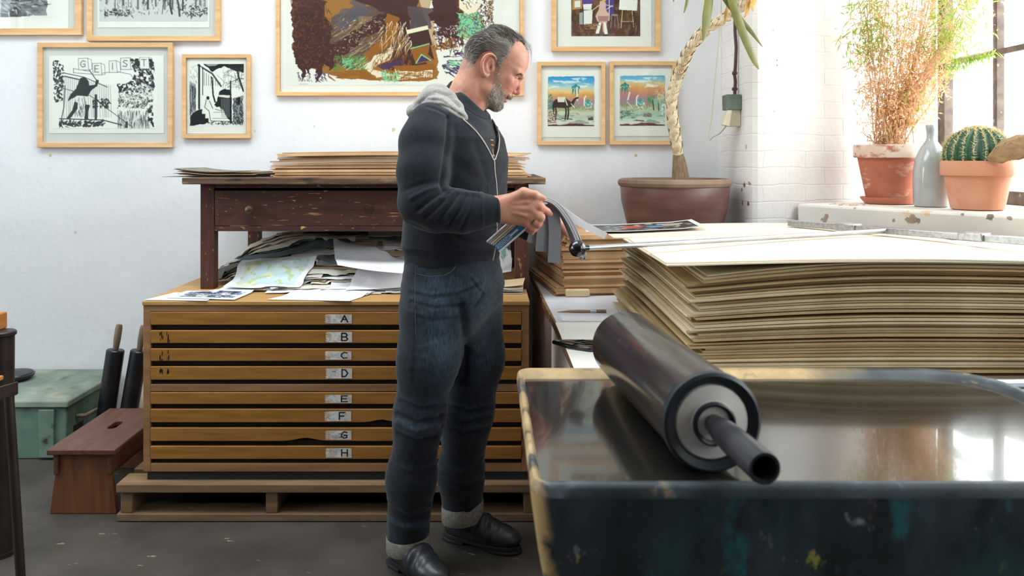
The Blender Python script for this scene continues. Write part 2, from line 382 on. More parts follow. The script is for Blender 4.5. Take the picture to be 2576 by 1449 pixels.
# ------------------------------------------------------------------ room shell
WALL_Y, WX, CEIL = 4.1, 2.3, 3.4
RX0, RX1, RY0 = -4.2, 2.62, -3.2
M['wall'] = wall_mat('white_plaster', ('#dadce0', '#e6e7ea'), spots=(
    (W(990,326,4.1), .012, '#cdbf9f'), (W(127,392,4.1), .010, '#cdbf9f'), (W(790,318,4.1), .006, '#c9c0ae'), (W(1600,392,4.1), .008, '#bfae92'),
    (W(190,585,4.1), .008, '#c9c3b4'), (W(640,330,4.1), .006, '#d0bfa0')))
def on_pier(px, py):
    """photo pixel -> point on the pier's left face or its splayed reveal"""
    if px < 1895: return W(px, py, 1.17*F/(px-CX))
    t = (px-CX)/F; m_ = (4.14-3.632)/(2.3-1.31); d = (3.632-1.31*m_)/(1-t*m_)
    return W(px, py, d)
M['brick'] = wall_mat('white_painted_brick', ('#d6d2cf', '#e6e3e0'), brick=(.89, .46), spots=(
    (on_pier(1876,370), .013, '#c9ad9c'), (on_pier(1884,370), .010, '#c3a593'), (on_pier(1872,465), .015, '#8d5a48'), (on_pier(1882,463), .012, '#9d7a66'), (on_pier(1866,478), .009, '#6a463a'), (on_pier(1868,510), .013, '#8d5a48'), (on_pier(1880,512), .012, '#7d5244'),
    (on_pier(1885,549), .012, '#8d5a48'), (on_pier(2024,540), .011, '#a0614c'), (on_pier(2045,545), .007, '#8d5a48'), (on_pier(1955,165), .006, '#b28a70'), (on_pier(1955,152), .005, '#8a6a58'), (on_pier(1948,280), .0035, '#6d5a4f'), (on_pier(1908,132), .005, '#6d5a4f'), (on_pier(1946,75), .004, '#8a7a6f')))
def on_sill(px, py): return W(px, py, 3.776/((px-CX)/F+.656))
M['sill'] = wall_mat('painted_masonry_sill', ('#d6d0c8', '#e4e0da'), spots=(
    (on_sill(2290,553), .022, '#9c8f82'), (on_sill(2308,556), .014, '#8a7c70'), (on_sill(2490,546), .016, '#7f7568'), (on_sill(2078,545), .018, '#a88c7a'), (on_sill(2072,556), .016, '#a88c7a'),
    (on_sill(2248,555), .008, '#a08a76'), (on_sill(2420,538), .008, '#8f8478'), (on_sill(2150,523), .007, '#b09c8a'), (on_sill(2330,530), .020, '#d8bfa4'), (on_sill(2280,538), .016, '#dcc6ae'), (on_sill(2540,548), .010, '#9a8f86')), bumps=.8)
M['ceiling'] = mat('white_ceiling', '#dcdcda', '#e4e4e2', scale=2, rough=.9)
struct('floor', MB().box(RX0, RX1, RY0, WALL_Y+.3, -.1, 0), M['floor'], 'worn dark grey concrete floor', 'floor', base=(0,0,0))
SK = (-2.6, .3, 1.7, 3.1)                             # opening of an unseen skylight, added for light from above
struct('ceiling', MB().box(RX0, SK[0], RY0, WALL_Y+.3, CEIL, CEIL+.1).box(SK[1], RX1, RY0, WALL_Y+.3, CEIL, CEIL+.1).box(SK[0], SK[1], RY0, SK[2], CEIL, CEIL+.1).box(SK[0], SK[1], SK[3], WALL_Y+.3, CEIL, CEIL+.1), M['ceiling'], 'white ceiling over the workshop', 'ceiling', base=(0,0,0))
struct('wall_back', MB().box(RX0, 1.17, WALL_Y, WALL_Y+.3, 0, CEIL), M['wall'], 'white plastered back wall hung with framed prints', 'wall', base=(0,0,0))
LW_ = (.9, 2.6, 1.15, 2.85)                          # unseen window in the left wall, added for light from that side
struct('wall_left', MB().box(RX0-.2, RX0, RY0, LW_[0], 0, CEIL).box(RX0-.2, RX0, LW_[1], WALL_Y+.3, 0, CEIL).box(RX0-.2, RX0, LW_[0], LW_[1], 0, LW_[2]).box(RX0-.2, RX0, LW_[0], LW_[1], LW_[3], CEIL), M['wall'], 'white plastered side wall', 'wall', base=(0,0,0))
M['rear'] = wall_mat('bounce_darkened_plaster', ('#6b625a', '#7d746b'))  # rear wall colour darkened to cut light bounced from behind the camera
struct('wall_rear', MB().box(RX0, RX1, RY0-.2, RY0, 0, CEIL), M['rear'], 'grey-brown wall behind the camera', 'wall', base=(0,0,0))
# right side: a brick pier with a splayed reveal, a masonry sill and steel windows in the plane x = WX
REV = (WX, 4.14)
def rounded_corner():
    pts = [(1.17, WALL_Y+.3), (1.17, 3.68)]
    for k in range(7):                       # worn, rounded brick corner
        a = k/6; p0, p1, p2 = Vector((1.17,3.68)), Vector((1.17,3.56)), Vector((1.31,3.632))
        q = p0*(1-a)**2 + p1*2*a*(1-a) + p2*a*a; pts.append((q.x, q.y))
    return pts + [REV, (WX+.11, WALL_Y+.3)]
struct('wall_right', MB().prism([(x,y,0) for x,y in rounded_corner()], (0,0,CEIL)), M['brick'], 'white painted brick pier beside the window', 'wall', base=(0,0,0), ang=25)
SZ = 1.148
SILL = [(1.48, 3.50), (1.90, 2.86), (2.16, 2.40), (2.16, -3.2), (WX+.02, -3.2), (WX+.02, 4.12), (1.40, 3.66)]
def sill_mb():
    mb = MB().prism([(x,y,SZ-.10) for x,y in SILL], (0,0,.10))
    return mb
struct('trim_sill', sill_mb(), M['sill'], 'thick chipped white masonry window sill', 'window sill', base=(0,0,0), bevel=.012)
struct('wall_right_parapet', MB().prism([(x+.02,y+.0,0) for x,y in SILL[:4]]+[(RX1,-3.2,0),(RX1,4.12,0),(1.42,3.66,0)], (0,0,SZ-.10)), M['sill'], 'white parapet wall under the window sill', 'wall', base=(0,0,0))
struct('wall_right_lintel', MB().box(WX, RX1, -3.2, 4.14, 3.0, CEIL), M['sill'], 'white wall above the windows', 'wall', base=(0,0,0))
def window(name, y0, y1, z0, z1, ny, zs, label):
    root = thing(name, label, 'window', (WX+.02, (y0+y1)/2, z0)); root['kind'] = 'structure'
    fr = MB()
    for y in (y0, y1): fr.box(WX, WX+.05, y-.03, y+.03, z0, z1)
    for z in (z0, z1): fr.box(WX, WX+.05, y0, y1, z-.03, z+.03)
    obj('window_frame', fr, M['window_bar'], root, bevel=.004)
    step = (y1-y0)/ny
    for k in range(1, ny):
        y = y1 - k*step
        obj('glazing_bar', MB().box(WX+.002, WX+.042, y-.014, y+.014, z0, z1), M['window_bar'], root, bevel=.004)
    for z in zs:
        obj('glazing_bar', MB().box(WX+.004, WX+.044, y0, y1, z-.014, z+.014), M['window_bar'], root, bevel=.004)
    obj('glass_pane', MB().box(WX+.02, WX+.024, y0, y1, z0, z1), M['glass'], root, smooth=False)
    return root
window('window_1', 1.50, 4.10, SZ+.03, 2.97, 6, (1.835, 2.50), 'bright steel-framed window above the potted plants')
window('window_2', -.20, 1.10, SZ+.03, 2.97, 4, (1.835, 2.50), 'steel-framed window nearer the camera')
sky = thing('added_window_3', 'unseen skylight added in the ceiling for light from above', 'window', ((SK[0]+SK[1])/2, (SK[2]+SK[3])/2, CEIL)); sky['kind'] = 'structure'
obj('glass_pane', MB().box(SK[0], SK[1], SK[2], SK[3], CEIL+.05, CEIL+.055), M['glass'], sky, smooth=False)
for k in range(5):
    x = SK[0]+(SK[1]-SK[0])*k/4
    obj('glazing_bar', MB().box(x-.015, x+.015, SK[2], SK[3], CEIL+.03, CEIL+.08), M['window_bar'], sky)
wl = thing('added_window_4', 'unseen window added in the left wall for side light', 'window', (RX0-.08, (LW_[0]+LW_[1])/2, LW_[2])); wl['kind'] = 'structure'
fr = MB()
for y in (LW_[0], LW_[1]): fr.box(RX0-.1, RX0-.05, y-.03, y+.03, LW_[2], LW_[3])
for z in (LW_[2], LW_[3]): fr.box(RX0-.1, RX0-.05, LW_[0], LW_[1], z-.03, z+.03)
obj('window_frame', fr, M['window_bar'], wl)
for k in range(1,4): obj('glazing_bar', MB().box(RX0-.095, RX0-.055, LW_[0]+.425*k-.014, LW_[0]+.425*k+.014, LW_[2], LW_[3]), M['window_bar'], wl)
obj('glass_pane', MB().box(RX0-.08, RX0-.076, LW_[0], LW_[1], LW_[2], LW_[3]), M['glass'], wl, smooth=False)
struct('wall_right_pier', MB().box(WX-.03, RX1, 1.10, 1.50, SZ, 3.0).box(WX-.03, RX1, -3.2, -.2, SZ, 3.0), M['sill'], 'white piers between the windows', 'wall', base=(0,0,0))
# ------------------------------------------------------------------ small painter for the printed sheets
class Canvas:
    def __init__(s, w, h, bg):
        s.w, s.h = w, h; s.a = np.empty((h, w, 3)); s.a[:] = s.c(bg)
        s.X, s.Y = np.meshgrid((np.arange(w)+.5)/w, (np.arange(h)+.5)/h)   # 0..1, y down
    @staticmethod
    def c(x):
        if isinstance(x, str): x = x.lstrip('#'); return np.array([int(x[i:i+2],16)/255 for i in (0,2,4)])
        return np.asarray(x, float)
    def noise(s, nx, ny, oct=4, seed=0, gain=.55):
        r = np.random.default_rng(seed); out = np.zeros((s.h, s.w)); amp = 1; tot = 0
        for o in range(oct):
            gx, gy = int(nx*2**o)+2, int(ny*2**o)+2
            g = r.random((gy, gx))
            u = np.linspace(0, gx-1.001, s.w); v = np.linspace(0, gy-1.001, s.h)
            i, j = u.astype(int), v.astype(int); fu, fv = u-i, v-j
            fu = fu*fu*(3-2*fu); fv = fv*fv*(3-2*fv)
            A = g[j][:, i]; B = g[j][:, i+1]; C = g[j+1][:, i]; D = g[j+1][:, i+1]
            out += amp*((A*(1-fu)+B*fu)*(1-fv)[:,None] + (C*(1-fu)+D*fu)*fv[:,None]); tot += amp; amp *= gain
        out /= tot
        return np.clip((out-.5)*1.7+.5, 0, 1)
    def blend(s, mask, col, al=1.0):
        m = np.clip(mask*al, 0, 1)[..., None]
        s.a = s.a*(1-m) + s.c(col)*m
        return s
    def pmask(s, pts, soft=0, wob=0, seed=1):
        X, Y = s.X, s.Y
        if wob:
            X = X + (s.noise(14,14,4,seed)-.5)*wob; Y = Y + (s.noise(14,14,4,seed+9)-.5)*wob
        ins = np.zeros(X.shape, bool); n = len(pts)
        for i in range(n):
            x0, y0 = pts[i]; x1, y1 = pts[(i+1) % n]
            if y0 == y1: continue
            c = ((y0 > Y) != (y1 > Y)) & (X < (x1-x0)*(Y-y0)/(y1-y0)+x0)
            ins ^= c
        return ins.astype(float)
    def poly(s, pts, col, al=1.0, wob=0, seed=1, mod=None):
        m = s.pmask(pts, 0, wob, seed)
        return s.blend(m*(mod if mod is not None else 1), col, al)
    def ell(s, cx, cy, rx, ry, col, al=1.0, wob=0, seed=1, mod=None, rot=0):
        X, Y = s.X-cx, s.Y-cy
        if wob: X = X+(s.noise(16,16,4,seed)-.5)*wob; Y = Y+(s.noise(16,16,4,seed+5)-.5)*wob
        asp = s.w/s.h; c, q = math.cos(rot), math.sin(rot); Xr = X*c+Y/asp*q; Yr = (-X*q+Y/asp*c)*asp
        m = ((Xr/rx)**2+(Yr/ry)**2 < 1).astype(float)
        return s.blend(m*(mod if mod is not None else 1), col, al)
    def line(s, pts, wd, col, al=1.0, taper=False):
        """wd in canvas pixels"""
        px = [(x*s.w, y*s.h) for x, y in pts]
        for k in range(len(px)-1):
            (x0,y0),(x1,y1) = px[k], px[k+1]
            r = wd/2+1.5
            a0, a1 = int(max(0,min(x0,x1)-r)), int(min(s.w,max(x0,x1)+r+1)); b0, b1 = int(max(0,min(y0,y1)-r)), int(min(s.h,max(y0,y1)+r+1))
            if a1 <= a0 or b1 <= b0: continue
            gx, gy = np.meshgrid(np.arange(a0,a1)+.5, np.arange(b0,b1)+.5)
            dx, dy = x1-x0, y1-y0; L = dx*dx+dy*dy+1e-9
            t = np.clip(((gx-x0)*dx+(gy-y0)*dy)/L, 0, 1)
            d = np.hypot(gx-x0-t*dx, gy-y0-t*dy)
            w = wd/2*(1-.8*t) if taper else wd/2
            m = np.clip(w+.5-d, 0, 1)[..., None]*al
            s.a[b0:b1, a0:a1] = s.a[b0:b1, a0:a1]*(1-m)+s.c(col)*m
        return s
    def scrib(s, box, n, wd, col, ln=.03, ang=1.57, var=.6, seed=3, al=1.0, curl=0):
        r = np.random.default_rng(seed); x0,y0,x1,y1 = box
        for _ in range(n):
            x, y = r.uniform(x0,x1), r.uniform(y0,y1); a = ang + r.normal()*var; l = ln*r.uniform(.4,1.3)
            pts = [(x,y)]
            for k in range(3 if curl else 1):
                x += math.cos(a)*l; y += math.sin(a)*l*s.w/s.h; a += curl*r.normal(); pts.append((x,y))
            s.line(pts, wd*r.uniform(.6,1.4), col, al, taper=True)
        return s
GLY = {'A': [[(0,1),(.5,0),(1,1)],[(.2,.62),(.8,.62)]], 'B': [[(0,0),(0,1),(.7,1),(.95,.8),(.7,.5),(0,.5)],[(0,0),(.65,0),(.85,.25),(.65,.5)]],
 'C': [[(.95,.12),(.5,0),(.1,.3),(.05,.65),(.4,1),(.95,.92)]], 'D': [[(.05,0),(.05,1),(.6,.95),(.95,.5),(.6,.05),(.05,0)]],
 'E': [[(.95,0),(.05,0),(.05,1),(.95,1)],[(.05,.5),(.8,.5)]], 'F': [[(.95,0),(.05,0),(.05,1)],[(.05,.5),(.75,.5)]],
 'G': [[(.95,.15),(.5,0),(.1,.3),(.05,.65),(.4,1),(.9,.9),(.9,.55),(.5,.55)]], 'H': [[(.05,0),(.05,1)],[(.95,0),(.95,1)],[(.05,.5),(.95,.5)]],
 'I': [[(.5,0),(.5,1)]], 'S': [[(.9,.1),(.4,0),(.1,.25),(.85,.65),(.7,.97),(.05,.9)]], 'T': [[(0,0),(1,0)],[(.5,0),(.5,1)]]}
def glyph(cv, ch, x, y, w, h, wd, col):
    for st in GLY[ch]: cv.line([(x+a*w, y+b*h) for a, b in st], wd, col)
def canvas_obj(name, cv, at, material, parent, **k):
    """at(u, v) -> array of points for v down; one vertex per canvas pixel, ink stored per vertex"""
    u = np.linspace(0,1,cv.w); v = np.linspace(0,1,cv.h)
    U, V = np.meshgrid(u, v)
    P = at(U, V)
    mb = MB().grid(P)
    o = obj(name, mb, material, parent, recalc=False, smooth=False, **k)
    a = np.clip(cv.a.reshape(-1,3), 0, 1)
    lin = np.where(a <= .04045, a/12.92, ((a+.055)/1.055)**2.4)
    ca = o.data.color_attributes.new('ink', 'FLOAT_COLOR', 'POINT')
    ca.data.foreach_set('color', np.concatenate([lin, np.ones((len(lin),1))], 1).astype(np.float32).ravel())
    return o
# ------------------------------------------------------------------ framed prints on the back wall
def art_dark_charcoal(w, h):
    c = Canvas(w, h, '#e9e8e2')
    m = c.pmask([(0,0),(.92,0),(.92,.97),(.6,1.0),(0,.98)], wob=.02)
    n = c.noise(5,7,5,4)
    c.blend(m, '#33353a'); c.blend(m*(n>.5)*(n-.5)*4, '#8d9092', .8); c.blend(m*(c.noise(3,12,4,8)>.62), '#cfd1d0', .6)
    c.scrib((.05,.1,.9,.9), 90, 2.2, '#1b1c20', .10, .4, .5, 5); c.scrib((.5,.6,.9,.95), 40, 2, '#c6c8c8', .05, .8, .7, 6)
    return c
def art_forest(w, h):
    c = Canvas(w, h, '#cfcfcc')
    r = np.random.default_rng(2)
    for k in range(34):
        x = r.uniform(.03,.97); 
        if .42 < x < .6 and k % 2: continue
        c.line([(x, 0), (x+r.normal()*.012, r.uniform(.62,.86))], r.uniform(1,5), '#3a3b3e', r.uniform(.5,1))
    c.scrib((0,.55,1,.9), 240, 1.4, '#4d4e50', .03, 1.57, .6, 3); c.scrib((.05,.84,.3,.93), 60, 2, '#2d2e31', .03, .2, .8, 7)
    c.scrib((0,0,1,.6), 260, 1.1, '#77787a', .05, 1.6, .35, 9); c.scrib((.72,.8,1,.94), 70, 2, '#303134', .03, .4, .9, 8)
    c.poly([(.60,.52),(.66,.44),(.72,.50),(.71,.66),(.63,.66)], '#b4b4b1'); c.line([(.66,.62),(.65,.78),(.67,.90)], 4, '#3b3c3f'); c.line([(.70,.62),(.73,.78),(.74,.93)], 4, '#4b4c4f')
    c.line([(.61,.5),(.58,.9)], 1.5, '#333333'); c.ell(.66,.42,.02,.035,'#55565a')
    c.line([(.50,.2),(.5,.68)], 3, '#3a3b3e'); c.line([(.44,.66),(.52,.72)], 2, '#55565a')
    return c
def art_whip(w, h):
    c = Canvas(w, h, '#eeede6'); K = '#1d2027'
    n = c.noise(16,12,5,4); n2 = c.noise(40,30,3,6)
    c.poly([(.70,.03),(.93,.02),(.96,.08),(.96,.98),(.92,.98),(.90,.72),(.62,.72),(.62,.36),(.76,.28)], K, 1, .03, 2, mod=(n2>.36)*1.0)
    c.scrib((.66,.4,.95,.72), 160, 1.6, '#e9e8e0', .04, 1.9, .9, 5, curl=.5); c.scrib((.78,.1,.95,.5), 60, 1.4, '#d8d7d0', .04, .7, .4, 6)
    c.ell(.66,.22,.115,.155,'#efeee8'); c.scrib((.62,.74,.92,.95), 160, 1.1, '#3b3e45', .07, 1.57, .08, 7)
    for k in range(26): c.line([(.10+k*.018,.25+.006*k),(.11+k*.018+.01*math.sin(k),.84)], 1.1, K, .55)
    c.line([(.1,.22),(.30,.28),(.52,.42)], 2, K); c.line([(.12,.27),(.30,.33)], 3, K)
    c.scrib((.01,.05,.10,.62), 110, 4, K, .03, 1.2, 1.0, 8); c.line([(.12,.4),(.11,.7),(.07,.98)], 2.4, K)
    c.line([(.06,.42),(.36,.54),(.52,.72),(.76,.98)], 1.8, '#454850'); c.line([(.07,.86),(.48,.88),(.66,.95)], 3, '#33363d')
    c.poly([(.40,.52),(.425,.52),(.425,.88),(.40,.88)], '#2d323d'); c.poly([(.69,.90),(.715,.90),(.715,.99),(.69,.99)], '#2d323d')
    # the dark figure swinging a whip
    c.poly([(.25,.36),(.27,.29),(.31,.28),(.34,.33),(.35,.40),(.41,.38),(.415,.31),(.44,.32),(.43,.40),(.37,.47),(.34,.55),(.24,.54),(.19,.58),(.14,.62),(.17,.52),(.22,.44)], K, wob=.012)
    c.poly([(.23,.54),(.34,.55),(.33,.80),(.22,.80)], '#e6e5de'); c.scrib((.22,.55,.33,.8), 40, 1.2, K, .05, 1.57, .1, 9)
    c.poly([(.21,.62),(.24,.64),(.24,.72),(.17,.86),(.13,.86),(.19,.74)], K); c.poly([(.31,.66),(.36,.67),(.34,.76),(.34,.86),(.37,.87),(.30,.88),(.31,.78)], K)
    c.line([(.42,.33),(.35,.18)], 2.2, K); c.line([(.35,.2),(.2,.16),(.2,.22),(.4,.24),(.6,.2),(.74,.24),(.8,.36),(.72,.46),(.63,.5),(.66,.62)], 1.2, '#3b3e45')
    c.scrib((.06,.90,.48,.97), 120, 4, K, .035, -.5, .6, 11); c.scrib((.38,.58,.54,.70), 60, 4, K, .02, 1.2, 1, 12)
    for ch, x, y, s_ in (('G',.265,.05,.05),('E',.40,.12,.04),('I',.555,.085,.03),('S',.665,.045,.05),('T',.845,.035,.045)):
        c.poly([(x-.02,y-.03),(x+s_+.02,y-.035),(x+s_+.03,y+.13),(x-.015,y+.13)], '#e9e8e1'); c.line([(x-.02,y-.03),(x+s_+.02,y-.035),(x+s_+.03,y+.13),(x-.015,y+.13),(x-.02,y-.03)], 1.3, '#60636a')
        c.line([(x+s_+.02,y-.035),(x+s_+.055,y-.01),(x+s_+.06,y+.12),(x+s_+.03,y+.13)], 1.2, '#60636a'); glyph(c, ch, x, y, s_, .09, 2.2, '#5a5d64')
    return c
def art_steps(w, h):
    c = Canvas(w, h, '#efeee7'); K = '#191c22'
    c.poly([(.25,0),(1,0),(1,.14),(.86,.12),(.64,.04),(.42,.13)], K, wob=.02); c.poly([(.28,0),(.55,0),(.48,.03),(.36,.04)], '#9a9ca0')
    c.line([(.16,.02),(.42,.16),(.58,.36)], 6, '#4a4d54'); c.line([(.18,.02),(.18,.72)], 7, K); c.line([(.21,.06),(.21,.72)], 5, '#e9e8e0'); c.line([(.245,.06),(.245,.5)], 3, K)
    c.poly([(.0,.28),(.12,.33),(.12,.70),(.0,.84)], '#8f9194', .8); c.scrib((.01,.32,.12,.8), 90, 1.3, K, .10, 1.57, .05, 3); c.scrib((.0,.02,.16,.3), 70, .9, '#8a8c90', .04, 1.4, .4, 4)
    for k in range(8): c.line([(.27+k*.042,.13+.024*k),(.27+k*.042,.35-.0*k)], 1.6, K, .8)
    c.poly([(.40,.2),(.425,.22),(.45,.5),(.49,.62),(.46,.63),(.42,.5)], K)
    c.poly([(.56,.44),(.64,.40),(.74,.42),(.78,.52),(.78,.93),(.70,.88),(.62,.74),(.52,.72),(.46,.66),(.50,.60)], K, wob=.015)
    for k in range(7): c.line([(.585+k*.028,.56),(.60+k*.026,.86)], 1.6, '#8a8c90')
    c.poly([(.53,.50),(.80,.51),(.80,.535),(.70,.55),(.54,.53)], '#e4e3dc'); c.line([(.755,.28),(.755,.95)], 5, K); c.line([(.785,.5),(.785,.95)], 3, '#efeee7')
    c.line([(.86,0),(.90,.2),(.96,.36),(.99,.44)], 6, K); c.scrib((.60,.12,.98,.42), 40, 1.3, '#44474e', .09, -.9, .7, 6, curl=.5); c.line([(.75,.3),(.9,.24),(1,.24)], 2, K)
    c.poly([(.80,.55),(.98,.52),(.99,.95),(.82,.93)], '#7d8084', .85, .03); c.scrib((.80,.55,.98,.95), 150, 2, K, .05, 1.4, .5, 7); c.poly([(.88,.54),(.94,.54),(.93,.66),(.88,.66)], K)
    c.poly([(.02,.84),(.14,.75),(.24,.73),(.24,.80),(.30,.80),(.30,.87),(.36,.87),(.36,.94),(.28,.97),(.0,1.0)], K, wob=.02)
    c.line([(.24,.76),(.24,.80),(.30,.80),(.30,.87),(.36,.87),(.36,.94)], 3, '#e9e8e0')
    c.line([(.40,.92),(.82,.93)], 2, K); c.scrib((.3,.93,.98,.98), 130, 1.8, K, .03, .2, .6, 8)
    c.ell(.34,.55,.03,.03, K); c.poly([(.31,.58),(.38,.58),(.43,.70),(.40,.71),(.36,.66),(.37,.76),(.31,.72)], '#e9e8e0'); c.line([(.31,.58),(.28,.70),(.36,.76),(.39,.92)], 2, K); c.line([(.37,.6),(.43,.72)], 2, K)
    c.ell(.53,.66,.025,.025, K); c.poly([(.48,.70),(.56,.69),(.61,.75),(.50,.76)], '#e9e8e0'); c.line([(.47,.73),(.60,.76),(.56,.69)], 1.6, K)
    c.line([(.44,.78),(.68,.78),(.70,.88),(.42,.88)], 1.4, '#50535a')
    return c
def art_big(w, h):
    """brown, ochre and violet figures among dark bushes (a plain invented composition in the same colours)"""
    c = Canvas(w, h, '#e8e6de'); B, O, V, G, Cr = '#43231f', '#93591a', '#45305a', '#7fc89a', '#eadfc4'
    n, n2, n3 = c.noise(10,8,5,3), c.noise(30,22,4,5), c.noise(60,45,3,8); rr = np.random.default_rng(44)
    c.poly([(.06,.0),(.66,.0),(.70,.62),(.70,.93),(.62,.96),(.30,.94),(.20,.88),(.05,.78)], '#9c6a2e', 1, .02, 4)
    c.poly([(.2,.3),(.5,.1),(.52,.6),(.3,.85),(.16,.7)], '#5f4a3c', 1, .03, 6)
    for k in range(150):                      # brushed fans of light
        a = rr.uniform(.2,.5); x, y = rr.uniform(.2,.40), rr.uniform(.30,.72); c.line([(x,y),(x+.05*math.cos(a),y-.16*math.sin(a)*1.4)], 2, ['#c9ae84','#e0cfae','#8a6a48','#5c5560'][k % 4], .55, True)
    c.ell(.33,.22,.05,.10,'#57505c',.8,.05,3); c.ell(.28,.30,.05,.10,'#57505c',.7,.05,4); c.ell(.38,.36,.06,.07,'#8b7458',.7,.05,5)
    c.poly([(.60,.0),(.96,.0),(.95,.60),(.80,.64),(.74,.62),(.68,.6)], '#e6e3d8', .5)
    c.poly([(.24,.0),(.62,.0),(.60,.22),(.52,.24),(.44,.24),(.36,.16),(.28,.08)], B, 1, .03, 41); c.poly([(.26,.0),(.36,.0),(.33,.05)], '#8a6a3c', .9, .02, 42)
    # left bush
    c.poly([(.025,.0),(.16,.0),(.15,.10),(.18,.14),(.17,.28),(.22,.42),(.20,.62),(.185,.74),(.165,.80),(.155,.95),(.145,.95),(.13,.82),(.11,.82),(.10,.92),(.09,.82),(.07,.96),(.055,.80),(.03,.62),(.02,.3)], B, 1, .03, 7)
    c.scrib((.015,.05,.035,.72), 60, 1.6, '#7a4a1c', .012, 0, 2, 4, curl=1.4); c.scrib((.04,.1,.2,.8), 240, 1.5, '#7a4a1c', .016, 1.2, 1.2, 5); c.scrib((.04,.1,.2,.8), 120, 1.6, '#2c1616', .018, 1.2, 1.2, 15); c.scrib((.05,.86,.2,.96), 50, 2, V, .02, 1.5, .8, 6)
    # diagonal dark branch
    c.poly([(.17,.76),(.20,.58),(.30,.46),(.40,.30),(.52,.18),(.57,.26),(.47,.40),(.36,.52),(.28,.66),(.20,.84)], B, 1, .04, 8, mod=(n3>.22)*1.0); c.scrib((.2,.3,.5,.7), 70, 1.6, V, .012, -.8, 1, 9); c.scrib((.26,.32,.5,.58), 60, 1.4, Cr, .010, -.8, 1, 10); c.scrib((.2,.3,.5,.75), 110, 1.8, O, .012, -.8, 1, 16)
    # kneeling figure
    c.poly([(.46,.22),(.60,.18),(.66,.40),(.62,.62),(.66,.80),(.60,.88),(.50,.86),(.42,.80),(.46,.70),(.54,.58),(.50,.45)], B, 1, .025, 11)
    c.poly([(.47,.25),(.53,.30),(.50,.55),(.40,.70),(.37,.85),(.44,.95),(.35,.91),(.32,.78),(.36,.66),(.45,.52)], O, 1, .02, 12); c.poly([(.40,.70),(.50,.60),(.47,.74),(.40,.82),(.50,.90),(.42,.92),(.36,.82)], Cr, .95, .02, 13)
    c.scrib((.40,.45,.58,.85), 120, 2, O, .05, 1.9, .4, 14); c.scrib((.44,.3,.6,.6), 60, 1.6, Cr, .05, 1.8, .3, 15); c.poly([(.42,.80),(.55,.72),(.52,.80),(.45,.84)], V, .9)
    c.poly([(.56,.18),(.68,.20),(.67,.42),(.58,.44)], '#55474c', .9, .02, 16)
    # crates
    c.poly([(.565,.45),(.655,.40),(.675,.58),(.59,.62)], B); c.poly([(.555,.43),(.655,.38),(.657,.42),(.56,.47)], Cr); c.poly([(.575,.63),(.665,.57),(.685,.74),(.60,.78)], O); c.poly([(.60,.77),(.625,.69),(.665,.74)], V); c.line([(.60,.77),(.625,.68),(.668,.74)], 3, G); c.poly([(.665,.57),(.685,.74),(.655,.68)], B); c.line([(.575,.62),(.66,.57)], 3, G)
    c.poly([(.50,.83),(.68,.78),(.68,.92),(.51,.95)], Cr); c.poly([(.50,.80),(.68,.77),(.68,.84),(.51,.86)], O, 1, .02, 3); c.scrib((.51,.85,.67,.93), 70, 1.6, O, .03, .05, .05, 17); c.scrib((.51,.85,.67,.93), 60, 1.6, O, .015, 1.57, .05, 18); c.line([(.50,.95),(.68,.92)], 3, O); c.line([(.5,.83),(.51,.95)], 3, O); c.line([(.68,.78),(.68,.92)], 3, O)
    # right bush and small figure
    c.poly([(.66,.0),(.80,.0),(.83,.30),(.80,.52),(.74,.50),(.70,.46),(.68,.3)], B, 1, .05, 19); c.scrib((.68,.38,.82,.6), 160, 2.2, '#4a2b3a', .018, 1.2, 1.2, 20); c.scrib((.68,.38,.82,.62), 70, 1.6, Cr, .012, 1.2, 1.2, 21)
    c.poly([(.80,.25),(.90,.25),(.92,.44),(.84,.52),(.79,.48)], G, 1, .03, 22); c.scrib((.79,.2,.92,.52), 90, 2, V, .018, 1.2, 1.2, 23); c.scrib((.79,.1,.96,.55), 120, 1.8, O, .03, 1.4, .8, 24); c.poly([(.80,.10),(.84,.22),(.90,.12),(.88,.24),(.84,.27),(.80,.2)], Cr)
    c.scrib((.90,.0,.96,.45), 120, 2, B, .02, 1.2, 1.2, 25); c.scrib((.93,.0,.96,.3), 30, 1.3, '#7a4a1c', .012, 0, 2, 26, curl=1.2)
    c.poly([(.70,.55),(.80,.52),(.76,.62),(.70,.63)], O, .9, .05, 27, mod=(n3>.42)*1.0); c.scrib((.72,.66,.84,.88), 60, 3.4, V, .04, .15, .25, 28); c.scrib((.73,.74,.84,.82), 26, 2.4, G, .03, .2, .3, 29); c.scrib((.70,.5,.82,.66), 60, 2, B, .025, 1.4, .9, 30)
    c.scrib((.22,.70,.36,.86), 110, 2.2, '#5d7f3a', .025, -.7, .5, 31); c.scrib((.26,.72,.36,.84), 50, 2, G, .025, -.7, .5, 32); c.scrib((.44,.84,.52,.95), 50, 2.4, G, .03, 1.2, .4, 33); c.scrib((.2,.85,.36,.92), 40, 4, O, .04, .1, .2, 34)
    m = c.pmask([(.02,-.1),(.965,-.1),(.955,.66),(.86,.70),(.85,.90),(.70,.97),(.52,.965),(.28,.95),(.16,.97),(.05,.95),(.03,.6)], wob=.02)
    bg = Canvas(w, h, '#e8e6de'); c.a = c.a*m[...,None] + bg.a*(1-m[...,None])
    for x0, x1, y in ((.06,.10,.985),(.42,.55,.985)):                       # faint pencil signature and edition marks
        pts = [(x0+(x1-x0)*t, y+.006*math.sin(t*40)+.004*math.sin(t*17)) for t in np.linspace(0,1,26)]; c.line(pts, 1, '#b9b6ae', .8)
    return c
